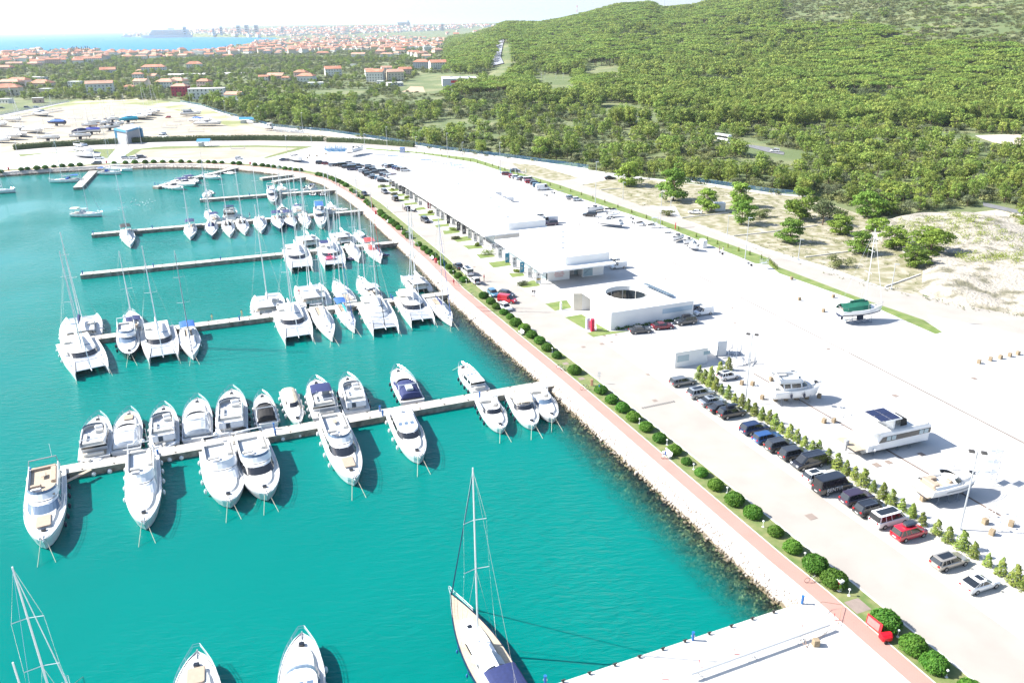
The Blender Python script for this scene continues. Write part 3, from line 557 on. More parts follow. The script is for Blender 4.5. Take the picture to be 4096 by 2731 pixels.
fence('blue and white fence along the lane right of the boat yard',LEFTF[4:]+[FENCE[0]],2.0,mt_,FB,4)
# ---------------------------------------------------------------- marina buildings
WALL=mat('white_render',(.74,.73,.71),.8,var=.03,scale=.4); ROOFW=mat('white_roof_membrane',(.72,.72,.71),.85,var=.03,scale=.2)
GLASS=mat('dark_glass',(.03,.04,.05),.08,var=0,spec=.8); GLS2=mat('pale_glass',(.30,.40,.44),.08,var=0,spec=.8); CREAM=mat('cream_render',(.66,.60,.50),.85,var=.04)
def lab_poly(b,pts): return [tuple(Vector(p)-b) for p in pts]
def textobj(name,body,size,m,parent,loc,rot,ext=.004,align='LEFT'):
    cu=bpy.data.curves.new(name,'FONT'); cu.body=body; cu.size=size; cu.extrude=ext; cu.align_x=align
    o=bpy.data.objects.new(name,cu); col.objects.link(o); bpy.context.view_layer.update(); me=bpy.data.meshes.new_from_object(o); bpy.data.objects.remove(o); me.materials.clear(); me.materials.append(m)
    o=link(name,me,parent,loc); o.rotation_euler=rot; return o
REDP=mat('red_paint',(.55,.02,.03),.45,var=.05); NAVY=mat('navy_canvas',(.015,.025,.10),.8,var=.15,scale=4); GREYC=mat('grey_canvas',(.30,.32,.34),.85,var=.1,scale=4)
# local frame of the buildings: x along E1 (inland), y along E2 (up the marina)
def loc2(p,o): d=Vector((p[0]-o[0],p[1]-o[1],0)); return d.dot(E1),d.dot(E2)
# office block with round patio
HWG=mat('shutter_grey',(.42,.42,.42),.7,var=.05)
O0=Q('21',905,1468); ox,oy=O0.x,O0.y
b=thing('office_building','low white office block with a round roof patio and wall ending by parked cars','building',O0,A1)
e1=Q('21',1645,1330); wx=loc2(e1,O0)[0]; wx=19.6
def rl(u,v_,z): return loc2(Q('21',u,v_,z),O0)
hB=3.95; far=rl(1150,1015,hB+0)[1]; far=26
LXc=rl(1055,1120,hB); 
circ=[(LXc[0]+4.7*math.cos(2*PI*i/40),LXc[1]+4.7*math.sin(2*PI*i/40)) for i in range(40)]
rf=flat('roof',[(-.05,-.05),(wx+.05,-.05),(wx+.05,17),(-.05,17)],hB,ROOFW,None,[circ],None,b)
m=MB(); m.box(0,wx,0,.25,0,hB-.01); m.box(0,.25,.25,9.5,0,hB-.01); m.box(wx-.25,wx,.25,17,0,hB-.01); m.box(.25,wx-.25,16.75,17,0,hB-.01); m.box(0,.25,13.5,16.75,0,hB-.01)
m.box(.25,5,9.3,9.5,0,hB-.01); m.box(0.25,5,13.5,13.7,0,hB-.01); m.build('wall',WALL,b)
m=MB(); n=40
m.loft([[(x,y,z) for x,y in circ] for z in (hB+.12,hB-.9)],0,False,False)
c2=[(LXc[0]+(x-LXc[0])*1.03,LXc[1]+(y-LXc[1])*1.03) for x,y in circ]; m.loft([[(x,y,z) for x,y in c2] for z in (hB,hB+.12)],0,False,False)
for i in range(n): a,a2,c_,c3=circ[i],circ[(i+1)%n],c2[(i+1)%n],c2[i]; m.add([(*a,hB+.12),(*a2,hB+.12),(*c_,hB+.12),(*c3,hB+.12)],[(0,1,2,3)])
m.build('patio_rim',WALL,b)
m=MB(); m.loft([[(x,y,z) for x,y in circ] for z in (hB-.9,.1)],0,False,False); gw=m.build('patio_glazing',GLASS,b)
m=MB()
for i in range(0,40,4): m.tube([(LXc[0]+4.66*math.cos(2*PI*i/40),LXc[1]+4.66*math.sin(2*PI*i/40),z) for z in (.1,hB-.9)],.06,4)
m.build('glazing_bar',WHT,b)
m=MB(); m.cyl((LXc[0],LXc[1],.02),4.6,.06,30); m.build('patio_floor',CREAM,b)
V_,F_=leaves(np.stack([rng.normal(0,.7,200)+LXc[0],rng.normal(0,.7,200)+LXc[1]-2,rng.uniform(.3,2.6,200)],-1),sph(200),.22); link('patio_tree',npmesh('patio_tree',V_,F_,LCON,False),b)
m=MB(); m.box(12.1,wx-.3,-.035,0,1.95,3.0); m.build('window_strip',mat('blue_grey_glass',(.38,.48,.56),.15,var=0),b)
m=MB(); m.prism([(0,13.5),(-1.8,14.2),(-1.8,14.45),(0,13.75)],0,hB-.01); m.build('entrance_wall',CREAM,b)
SP=mat('solar_panel',(.12,.19,.28),.25,.3,var=0)
s0=rl(1190,1030,hB+.9); s1=rl(1440,1140,hB+.9); dv=Vector((s1[0]-s0[0],s1[1]-s0[1],0)); nn_=Vector((dv.y,-dv.x,0)).normalized()
f=MB(); p=MB()
for i in range(11):
    a=Vector((*s0,hB+.95))+dv*(i/11); c_=Vector((*s0,hB+.95))+dv*((i+.93)/11); q=nn_*-1.9
    p.add([a,c_,c_+q+Vector((0,0,-.5)),a+q+Vector((0,0,-.5)),a-Vector((0,0,.08)),c_-Vector((0,0,.08)),c_+q+Vector((0,0,-.58)),a+q+Vector((0,0,-.58))],[(0,1,2,3),(7,6,5,4),(0,4,5,1),(1,5,6,2),(2,6,7,3),(3,7,4,0)])
    f.tube([a,(a.x,a.y,hB)],.04,4)
p.build('solar_panel',SP,b); f.build('panel_frame',GALV,b)
# commercial hall: long row of shops under white roofs
h0=Q('21',330,1018); hz0=3.6
b=thing('shop_building','nearer white flat roofed shop hall with red wall lettering at its end','building',h0,A1)
R1=rl
def hl(u,v_,z,vw='21'): return loc2(Q(vw,u,v_,z),h0)
Lh=28.; wd_=17.2
m=MB(); m.box(0,5.8,0,.3,0,hz0); m.box(5.8,9.4,3.0,3.2,0,hz0); m.box(5.6,5.8,.3,3,0,hz0); m.box(9.4,wd_-2,0,.3,0,hz0); m.box(wd_-2.3,wd_-2,.3,Lh,0,hz0); m.box(.3,wd_-2.3,Lh-.3,Lh,0,hz0); m.box(9.4,9.6,.3,3,0,hz0)
m.build('wall',WALL,b)
m=MB(); m.box(8.4,9.35,2.9,2.98,.05,hz0-.2); m.build('glass_front',GLS2,b); m=MB(); m.box(9.55,12.1,-.05,0,.15,3.0); m.build('glass_front',GLS2,b)
m=MB(); m.box(5.85,8.3,2.94,3.0,.1,2.9); m.build('shutter',HWG,b)
m=MB(); m.box(-3.4,wd_-.9,-4.4,Lh+.9,hz0,hz0+.42); m.build('canopy_roof',ROOFW,b)
m=MB(); m.box(4.0,wd_-1.3,-1.5,Lh+.7,hz0+.42,hz0+2.5); m.build('upper_roof',WALL,b)
m=MB(); m.box(-.06,-.01,1,Lh-.6,.1,3.1); m.build('shop_window',GLS2,b)
for i in range(7): m=MB(); m.tube([(-2.2,-.4+i*4.2,0),(-2.2,-.4+i*4.2,hz0)],.09,5); m.build('column',WHT,b)
for k in range(4): m=MB(); m.rbox(6+k*2.3,7+k*2.3,6+k*5,7.2+k*5,hz0+2.5,hz0+2.95,.1); m.build('roof_vent',ROOFW,b)
m=MB(); m.tube([(8,0,hz0+2.5),(8,0,hz0+3.3)],.08,5); m.build('roof_pipe',GALV,b)
RED=mat('red_lettering',(.6,.03,.04),.6,var=0)
for k,tx in enumerate(('BOAT CARE','ANTIFOULING','POLISHING')): textobj('wall_lettering',tx,.42,RED,b,(3.0,-.03,1.85-k*.48),(PI/2,0,0),.004,'CENTER')
textobj('door_lettering','Nautic Line',.5,NAVY,b,(9.9,-.08,.8),(PI/2,R(-38),0),.004)
h1=h0+E2*37
b=thing('shop_building','farther white flat roofed shop hall behind the banner row','building',h1,A1)
L2=102.
m=MB(); m.box(0,wd_-2,0,.3,0,hz0); m.box(.0,.3,.3,L2,0,hz0); m.box(wd_-2.3,wd_-2,.3,L2,0,hz0); m.box(.3,wd_-2.3,L2-.3,L2,0,hz0); m.build('wall',WALL,b)
m=MB(); m.prism([(-4.5,-2.7),(wd_-1.2,-2.4),(wd_-1.2,L2+2),(-7.3,L2+2)],hz0,hz0+.42); m.build('canopy_roof',ROOFW,b)
m=MB(); m.box(4.0,wd_-1.7,.6,L2-2,hz0+.42,hz0+2.45); m.build('upper_roof',WALL,b)
m=MB(); m.box(-.06,-.01,1,L2-.6,.1,3.1); m.build('shop_window',GLS2,b)
for i in range(24): m=MB(); m.tube([(-3.0-i*.1,.6+i*4.2,0),(-3.0-i*.1,.6+i*4.2,hz0)],.09,5); m.build('column',WHT,b)
for k in range(6): m=MB(); m.rbox(6+k%3*2.3,7+k%3*2.3,8+k*14,9.2+k*14,hz0+2.45,hz0+2.9,.1); m.build('roof_vent',ROOFW,b)
# banners on the shop front
BNK=mat('banner_charcoal',(.06,.06,.07),.6,var=0); BNW=mat('banner_white',(.66,.66,.66),.6,var=0); BNB=mat('banner_blue',(.03,.24,.40),.5,var=0); BNR=mat('banner_maroon',(.25,.02,.05),.5,var=0); BNY=mat('banner_yellow',(.6,.42,.06),.6,var=0); BNG=mat('banner_grey',(.32,.34,.36),.6,var=0)
bans=[('11',1237,140,80,BNW,'white','yellow'),('11',1262,150,95,BNK,'charcoal','large white letter'),('11',1293,172,115,BNW,'pale','yellow and grey'),('11',1326,193,135,BNK,'charcoal','white monogram'),('11',1358,215,150,BNK,'charcoal','white spiral'),('11',1392,224,182,BNG,'grey','grey lettering'),('11',1427,262,192,BNG,'slate','white ring'),('11',1472,292,222,BNW,'white','faint lettering'),('11',1510,318,285,BNG,'grey','low grey'),('11',1590,350,295,BNR,'maroon','slanting'),('11',1672,425,350,BNW,'white top','lettered'),('11',1714,452,375,BNW,'dark base','lettered'),('11',1768,488,405,BNK,'black','white word'),('11',1814,500,440,BNW,'plain white','blank'),('11',1862,550,470,BNK,'brown black','fine print'),('11',1912,585,500,BNK,'dark top','white base'),('11',1965,620,530,BNW,'white','column of text'),('11',2016,655,570,BNW,'plain','thin frame'),('11',2070,685,600,BNW,'white','grey print'),('11',2182,720,672,BNW,'short white','pale'),('11',2244,805,712,BNW,'white','black print'),('11',2308,845,757,BNB,'turquoise','white print'),('21',24,890,790,BNW,'white','dark base'),('21',93,935,838,BNB,'deep blue','star'),('21',165,985,890,BNW,'white','seal'),('21',243,1035,930,BNW,'white','yellow panel')]
for k,(v_,u,vb,vt,m_,c_,dsc) in enumerate(bans):
    p=Q(v_,u,vb); h_=hgt(p,v_,u,vt); h_=min(max(h_,1.6),3.6)
    t_=thing('banner_sign','upright %s banner panel with %s, number %d of the row before the shops'%(c_,dsc,k+1) if 0 else 'upright %s banner panel with %s design standing before the shops'%(c_,dsc),'banner',p,A1+R(0),'upright banners in front of the shops')
    m=MB(); m.box(-.55,.55,-.06,.06,.12,h_); m.build('panel',m_,t_)
    m=MB(); m.tube([(-.6,0,0),(-.6,0,h_+.1)],.04,5); m.tube([(.6,0,0),(.6,0,h_+.1)],.04,5); m.build('frame',WHT,t_)
    m=MB(); dk=m_ in(BNW,)
    for i in range(5): z_=h_*.3+i*.16; m.box(-.42,-.42+.84*(.55+.4*((i*37+k*11)%10)/10),-.075,-.062,z_,z_+.07)
    if k%3: m.cyl((0,-.07,h_*.78),.2,.012,14,0,'y')
    m.build('print',BNK if dk else BNW,t_)
    if c_=='white' and 'yellow' in dsc: m=MB(); m.box(-.5,.5,-.072,-.062,.9,1.3); m.build('coloured_patch',BNY,t_)
# ---------------------------------------------------------------- boats
GEL=mat('gelcoat_white',(.72,.72,.72),.25,var=.02,scale=1,coat=.4); GELG=mat('gelcoat_grey',(.30,.31,.32),.3,var=.03); NAVH=mat('navy_hull',(.008,.018,.06),.15,var=0,coat=.5); BLKH=mat('dark_hull',(.012,.012,.015),.2,var=0,coat=.5)
DECKW=mat('boat_deck',(.60,.59,.56),.6,var=.04,scale=2); TEAK=mat('teak',(.38,.31,.23),.7,var=.15,scale=6,obj=True); TAN=mat('tan_cushion',(.36,.28,.21),.8,var=.06,scale=3); SEAT=mat('white_cushion',(.52,.50,.46),.8,var=.04,scale=3)
ANTI=mat('antifouling',(.02,.03,.06),.7,var=.1); ANTR=mat('antifouling_red',(.22,.05,.04),.8,var=.1); WIN=mat('tinted_window',(.012,.014,.018),.06,var=0,spec=.9); WINB=mat('blue_window',(.10,.15,.22),.08,var=0,spec=.9)
BLK=mat('black_canvas',(.015,.014,.015),.8,var=.2,scale=3); WCAN=mat('white_canvas',(.66,.67,.68),.85,var=.06,scale=3); BLUC=mat('blue_canvas',(.02,.10,.36),.75,var=.1,scale=3); BEIC=mat('beige_canvas',(.55,.48,.36),.85,var=.08,scale=3); LGC=mat('light_grey_canvas',(.42,.45,.48),.85,var=.08,scale=3); REDC=mat('red_canvas',(.50,.03,.03),.75,var=.1,scale=3); TURQ=mat('turquoise_canvas',(.01,.30,.42),.8,var=.15,scale=2); GREC=mat('green_canvas',(.01,.13,.08),.8,var=.2,scale=2)
ALU=mat('mast_aluminium',(.66,.66,.66),.35,.25,var=0); CHR=mat('stainless_rail',(.7,.7,.7),.2,.8,var=0); ROPE=mat('rope',(.50,.47,.36),.9,var=.1); FND=mat('fender_navy',(.012,.016,.04),.5,var=0); FNW=mat('fender_white',(.72,.72,.72),.4,var=0); TRAMP=mat('trampoline_net',(.30,.32,.35),.8,var=.05,scale=5); RUB=mat('grey_rubber',(.33,.34,.36),.6,var=.05); RNG=mat('orange_ring',(.7,.10,.03),.6,var=0)
def ring(x0,x1,w,nose,z,k=6,wa=None):
    wa=w if wa is None else wa; P=[(x0,wa,z)]
    for i in range(k+1):
        a=PI/2*i/k; P.append((x1-nose+nose*math.sin(a)**.85,w*max(math.cos(a),0)**.85,z))
    return P+[(x,-y,zz) for x,y,zz in P[::-1][1:]]
def hull(b,L,B,fs,fb,m,bot,ws=.9,mx=.4,p=2.4,draft=.45,rake=.07,n=17,dk=DECKW,pw=1):
    def st(t):
        w=B/2*(ws+(1-ws)*math.sin(min(t/mx,1)*PI/2)) if t<mx else B/2*max(1-((t-mx)/(1-mx))**p,0)**pw
        return max(w,.02),fs+(fb-fs)*t**1.6
    A=MB(); C=MB(); rl_=[];rr=[];rb=[];dl_=[]
    for i in range(n):
        t=(i/(n-1))**.85; w_,d=st(t); x=t*L; g=rake*L*t**4
        lv=[(1,d,0),(.99,d*.72,.25),(.93,d*.40,.6),(.84,.16,.85)]
        S_=[(x-g*q,w_*k,z) for k,z,q in lv]; rl_.append(S_); rr.append([(a,-b_,c) for a,b_,c in S_])
        rb.append([S_[-1],(x-g,w_*.72,-draft*.3),(x-g,0,-draft*(1-t**3*.9)),(x-g,-w_*.72,-draft*.3),(S_[-1][0],-S_[-1][1],S_[-1][2])])
        dl_.append([(x-.02*L*t,w_*.97,d-.05),(x-.02*L*t,-w_*.97,d-.05)])
    for r_ in (rl_,rr): A.loft(r_,0,False,False,False)
    e=rl_[0]; f=rr[0]; A.add([*e,*f[::-1]],[tuple(range(8))])
    # gunwale cap
    A.loft([[ (a[0],a[1],a[2]),(a[0],a[1]-.1 if a[1]>.15 else a[1]*.3,a[2]+.015)] for a in [s[0] for s in rl_]],0,False,False,False)
    A.loft([[ (a[0],a[1],a[2]),(a[0],a[1]+.1 if a[1]<-.15 else a[1]*.3,a[2]+.015)] for a in [s[0] for s in rr]],0,False,False,False)
    A.build('hull',m,b,smooth=False); C.loft(rb,0,True,False,False); C.build('hull_bottom',bot,b)
    D=MB(); D.loft(dl_,0,False,False,False); D.build('deck',dk,b,fix=False)
    return st
def rails(b,st,L,t0,t1,h=.65,m=CHR,both=True,r=.035):
    R_=MB(); pts=[]
    for s_ in (1,-1):
        ps=[]
        for i in range(9):
            t=t0+(t1-t0)*i/8; w_,d=st(t); p=(t*L+ (.03*L if i==8 else 0),s_*w_*.95,d+h*(.8+.2*i/8)); ps.append(p)
            if i<8: R_.tube([(t*L,s_*w_*.95,d),p],r*.7,4)
        pts.append(ps)
    R_.tube(pts[0]+pts[1][::-1],r,4); R_.tube([(p[0],p[1]*.99,p[2]-h*.45) for p in pts[0]+pts[1][::-1]],r*.7,4)
    R_.build('guard_rail',m,b)
def fenders(b,st,L,B,ts,m,side=(1,-1),r=.16):
    for s_ in side:
        for t in ts:
            w_,d=st(t); f=MB(); f.ell((t*L,s_*(w_+r*.8),d*.45),r,r,r*2.0,7,6); f.tube([(t*L,s_*(w_+r*.7),d*.45+r*2),(t*L,s_*w_*.97,d+.05)],.02,3); f.build('fender',m,b,smooth=True)
def lines(b,L,st,k=(1,-1)):
    for s_ in k:
        f=MB(); f.tube([(L*.97,s_*.25,st(.97)[1]),(L+2.6,s_*1.1,-.35)],.035,4); f.build('mooring_line',ROPE,b)
def frame(bow,stern,zb,zs,L=None):
    p=bow if isinstance(bow,Vector) else Q(*bow,zb); q=stern if isinstance(stern,Vector) else Q(*stern,zs); d=Vector((p.x-q.x,p.y-q.y,0)); LL=d.length; a=math.atan2(d.y,d.x)
    if L: q=Vector((p.x,p.y,0))-d.normalized()*L; LL=L
    return q,a,LL
def domes(b,x,y,z,n=1):
    for k in range(n): m=MB(); m.ell((x,y+(k-(n-1)/2)*1.0,z+.2),.3,.3,.26,10,6); m.build('radar_dome',GEL,b,smooth=True)
YL=[]
def yacht(label,bow,stern,kind='fly',B=None,hm=GEL,bot=ANTI,fend=FND,top=None,pad=None,cov=None,z0=WL,fs=1.15,fb=1.75,L=None,fore=None,line=True,lv=None,name='motor_yacht',cat='motor yacht',group=None,glass=WIN,side=(1,-1),teak=False,domesn=0,fpos=(.15,.32,.5,.66),stripe=None):
    q,a,L=frame(bow,stern,z0+fb,z0+.4,L); B=B or L*.325
    b=thing(name,label,cat,(q.x,q.y,z0),a,group)
    st=hull(b,L,B,fs,fb,hm,bot,ws=.95,mx=.42,p=2.5,pw=.72)
    far=L<8
    # swim platform
    m=MB(); m.rbox(-L*.07,.12,-B*.42,B*.42,.28,.4,.12); m.build('swim_platform',TEAK if teak else DECKW,b)
    if stripe:
        m=MB(); 
        for s_ in(1,-1): m.loft([[ (t*L-.07*L*t**4*.3,s_*(st(t)[0]*.985+.03),st(t)[1]*.66),(t*L-.07*L*t**4*.3,s_*(st(t)[0]*.97+.03),st(t)[1]*.50)] for t in (.25,.35,.45,.55,.65,.75,.82)],0,False,False,False)
        m.build('hull_window_strip',stripe,b,fix=False)
    z=fs
    if kind in('fly','trawler','hardtop'):
        x0,x1=.16*L,(.70 if kind!='trawler' else .66)*L; wz=B*.40; hh=1.35 if kind!='hardtop' else 1.2
        zf=fs+(fb-fs)*.35
        tr=MB(); tr.loft([ring(.5*L,.88*L,B*.34,.24*L,zf,6),ring(.5*L,.84*L,B*.27,.22*L,zf+.42,6)]); tr.build('foredeck_trunk',DECKW,b)
        m=MB(); m.loft([ring(x0,x1+.02*L,wz,.22*L,z-.1),ring(x0,x1,wz*.98,.2*L,z+hh*.38)],c1=False); m.loft([ring(x0,x1-.10*L,wz*.88,.13*L,z+hh*.86),ring(x0-.01*L,x1-.115*L,wz*.87,.13*L,z+hh)],c0=False); m.build('cabin',GEL,b)
        m=MB(); m.loft([ring(x0+.03,x1,wz*.985,.2*L,z+hh*.38),ring(x0+.03,x1-.10*L,wz*.89,.13*L,z+hh*.86)],c0=False,c1=False)
        # aft third of the band is solid pillar
        m.build('window_band',glass,b); zt=z+hh
        m=MB()
        for s_ in(1,-1):
            for t in (.0,.14*L,.34*L): m.add([(x0+t,s_*wz*1.0,z+hh*.38),(x0+t+.22,s_*wz*1.0,z+hh*.38),(x0+t+.16,s_*wz*.905,z+hh*.86),(x0+t-.06,s_*wz*.905,z+hh*.86)],[(0,1,2,3)])
        for s_ in (.33,-.33): m.add([(x1-.03*L,s_*wz-.04,z+hh*.40+.03),(x1-.03*L,s_*wz+.04,z+hh*.40+.03),(x1-.108*L,s_*wz*.9+.04,z+hh*.86+.03),(x1-.108*L,s_*wz*.9-.04,z+hh*.86+.03)],[(0,1,2,3)])
        m.build('pillar',GEL,b,fix=False)
        m=MB(); m.rbox(.035*L,x0-.03,-B*.36,B*.36,fs-.03,fs+.03,.1); m.build('cockpit_floor',TEAK if teak else DECKW,b)
        m=MB(); m.rbox(.035*L,.035*L+.55,-B*.3,B*.3,fs+.03,fs+.48,.1); m.build('aft_seat',SEAT,b)
        if kind in('fly','trawler'):
            fx0,fx1=.08*L,.56*L; fw=B*.39
            m=MB(); m.loft([ring(fx0,fx1,fw,.14*L,zt),ring(fx0,fx1+.01*L,fw,.14*L,zt+.12)]); m.build('flybridge_deck',DECKW,b)
            m=MB(); 
            R1_=ring(fx0+.1,fx1,fw*.99,.13*L,zt+.12); R2_=ring(fx0+.1,fx1-.03*L,fw*.93,.12*L,zt+.72); R3_=ring(fx0+.1,fx1-.03*L-.1,fw*.93-.12,.11*L,zt+.72); R4_=ring(fx0+.1,fx1-.1,fw*.99-.14,.12*L,zt+.13)
            m.loft([R1_,R2_,R3_,R4_],0,False,False,False); m.build('flybridge_coaming',GEL,b,fix=True)
            m=MB(); nn=len(R2_); sel=R2_[2:nn-2]; up_=[(p[0]-.18,p[1]*.93,p[2]+.3) for p in sel]; m.loft([sel,up_],0,False,False,False); m.build('windscreen',glass if glass!=WIN else WINB,b,fix=False)
            m=MB(); m.rbox(fx0+.25,fx0+.9,-fw*.78,fw*.78,zt+.13,zt+.5,.12); m.rbox(fx0+.9,.34*L,fw*.45,fw*.78,zt+.13,zt+.5,.1); m.build('seat',pad or SEAT,b)
            m=MB(); m.rbox(.36*L,.36*L+.6,-fw*.75,-fw*.1,zt+.13,zt+.62,.1); m.build('helm_seat',pad or SEAT,b)
            m=MB(); m.rbox(.44*L,.44*L+.5,-fw*.7,-fw*.05,zt+.13,zt+.85,.12); m.build('helm_console',GEL,b)
            if pad:
                m=MB(); m.rbox(.42*L,.53*L,fw*.02,fw*.72,zt+.13,zt+.42,.1); m.build('flybridge_sunpad',pad,b)
                m=MB(); m.rbox(.2*L,.2*L+1.3,-.35,.35,zt+.5,zt+.56,.1); m.build('table',TEAK,b)
            m=MB(); m.tube([(fx0+.15,fw*.95,zt+.2),(fx0-.25,fw*.85,zt+1.35),(fx0-.25,-fw*.85,zt+1.35),(fx0+.15,-fw*.95,zt+.2)],.09,5); m.build('radar_arch',GELG if pad else GEL,b); m=MB(); m.rbox(fx0+.3,.5*L,-fw*.8,fw*.8,zt+.12,zt+.14,.1); m.build('flybridge_floor',TEAK if pad is TAN else LGC,b)
            if domesn: domes(b,fx0-.25,0,zt+1.4,domesn)
            m=MB(); m.tube([(fx0-.2,fw*.6,zt+1.3),(fx0-.7,fw*.6,zt+3.2)],.02,4); m.build('antenna',GEL,b)
            if top:
                m=MB(); n_=6; m.loft([[ (x,fw*.9*math.cos(PI*i/n_),zt+1.75+.16*math.sin(PI*i/n_)+zz) for i in range(n_+1)] for x,zz in ((.2*L,-.05),(.28*L,.05),(.36*L,.05),(.44*L,-.08))],0,False,False,False); m.build('bimini_top',top,b,fix=False)
                m=MB()
                for s_ in(1,-1):
                    for x in(.22*L,.42*L): m.tube([(.32*L,s_*fw*.92,zt+.6),(x,s_*fw*.9,zt+1.73)],.025,4)
                m.build('bimini_frame',CHR,b)
            if cov:
                m=MB(); m.loft([[( .03*L,B*.36,fs+.45),(.03*L,-B*.36,fs+.45)],[(.05*L,B*.36,zt),(.05*L,-B*.36,zt)],[(.16*L,B*.37,zt+.03),(.16*L,-B*.37,zt+.03)]],0,False,False,False)
                for s_ in(1,-1): m.add([(.03*L,s_*B*.36,fs+.2),(.03*L,s_*B*.36,fs+.45),(.05*L,s_*B*.36,zt),(x0+.1,s_*B*.38,zt),(x0+.1,s_*B*.38,fs)],[(0,1,2,3,4)])
                m.build('cockpit_enclosure',cov,b,fix=False)
                m=MB(); m.add([(.025*L,.1,fs+.47),(.025*L,.75,fs+.47),(.045*L,.75,zt-.15),(.045*L,.1,zt-.15)],[(0,1,2,3)]); m.build('enclosure_window',WIN,b,fix=False)
        else:
            for k in(-1,0,1):
                m=MB(); m.rbox(.40*L,.46*L,k*B*.2-B*.07,k*B*.2+B*.07,zt-.02,zt+.02,.05); m.build('skylight',WINB,b)
            m=MB(); m.loft([ring(.10*L,.58*L,wz*.88,.13*L,zt-.06),ring(.09*L,.56*L,wz*.8,.13*L,zt+.015)]); m.build('hardtop',GEL,b)
            m=MB(); m.tube([(.2*L,0,zt),(.16*L,0,zt+.9)],.05,5); m.build('mast',GEL,b)
            if domesn: domes(b,.2*L,0,zt+.05,domesn)
    else:  # open express cruiser
        wz=B*.40; zf=fs+(fb-fs)*.35
        tr=MB(); tr.loft([ring(.46*L,.9*L,B*.38,.3*L,zf-.05,6),ring(.46*L,.85*L,B*.28,.26*L,zf+.38,6)]); tr.build('foredeck_trunk',DECKW,b)
        m=MB(); m.rbox(.03*L,.47*L,-B*.36,B*.36,fs-.03,fs+.02,.1); m.build('cockpit_floor',TEAK if teak else DECKW,b)
        R1_=ring(.30*L,.62*L,wz,.16*L,zf+.2); R2_=ring(.32*L,.54*L,wz*.84,.14*L,zf+.85); m=MB(); m.loft([R1_[1:-1],R2_[1:-1]],0,False,False,False); m.build('windscreen',glass,b,fix=False)
        m=MB(); m.loft([ring(.06*L,.62*L,B*.455,.2*L,zf-.2),ring(.06*L,.60*L,B*.40,.17*L,zf+.22),ring(.07*L,.585*L,B*.35,.155*L,zf+.22),ring(.07*L,.58*L,B*.34,.15*L,fs-.02)],0,False,False,False); m.build('coaming',GEL,b)
        m=MB(); m.tube([(R2_[0][0],R2_[0][1],R2_[0][2])]+[p for p in R2_[1:-1]]+[R2_[-1]],.03,4); m.build('screen_frame',CHR,b)
        m=MB(); m.rbox(.07*L,.17*L,-B*.3,B*.3,fs,fs+.5,.12); m.rbox(.17*L,.3*L,B*.14,B*.32,fs,fs+.45,.1); m.build('seat',pad or SEAT,b)
        m=MB(); m.rbox(.36*L,.36*L+.5,-B*.28,-B*.05,fs,fs+.6,.1); m.build('helm_seat',pad or SEAT,b)
        m=MB(); m.rbox(.45*L,.45*L+.4,-B*.3,B*.02,fs,fs+.8,.1); m.build('helm_console',GEL,b)
        if L>9 and kind!='open':
            m=MB(); m.tube([(.16*L,B*.42,zf+.1),(.24*L,B*.36,zf+1.45),(.24*L,-B*.36,zf+1.45),(.16*L,-B*.42,zf+.1)],.1,5); m.build('radar_arch',GEL,b)
        if top:
            m=MB(); n_=6; m.loft([[ (x,B*.38*math.cos(PI*i/n_),zf+1.35+.15*math.sin(PI*i/n_)+zz) for i in range(n_+1)] for x,zz in ((.2*L,-.08),(.3*L,.05),(.42*L,.02),(.5*L,-.25))],0,False,False,False); m.build('soft_top',top,b,fix=False)
        if cov:
            m=MB(); n_=8; m.loft([[ (x,B*.41*math.cos(PI*i/n_),zf-.05+zz*max(math.sin(PI*i/n_),0)**.6) for i in range(n_+1)] for x,zz in ((.045*L,.35),(.07*L,.9),(.2*L,1.4),(.36*L,1.35),(.46*L,1.0),(.56*L,.5),(.61*L,.2))],0,True,True,False); m.build('cockpit_cover',cov,b,fix=False)
            if cov in(NAVY,): m=MB(); m.rbox(.11*L,.25*L,-B*.14,B*.14,zf+1.05,zf+1.42,.1); m.build('clear_panel',LGC,b)
    if fore:
        zf=fs+(fb-fs)*.55; m=MB(); m.rbox(.70*L,.84*L,-B*.17,B*.17,zf+.36,zf+.47,.12); m.build('foredeck_sunpad',fore,b)
    m=MB(); zf=fs+(fb-fs)*.7; m.rbox(.855*L,.855*L+.5,-.28,.28,zf+.05,zf+.34,.08); m.build('deck_hatch',WIN,b)
    rails(b,st,L,.45,.985)
    m=MB(); m.tube([(L*.93,0,fb),(L*1.015,0,fb-.05)],.06,4); m.build('anchor',STEEL,b)
    if fend: fenders(b,st,L,B,fpos,fend,side,.21 if L>9 else .12)
    if line: lines(b,L,st)
    YL.append((b,L,B)); return b
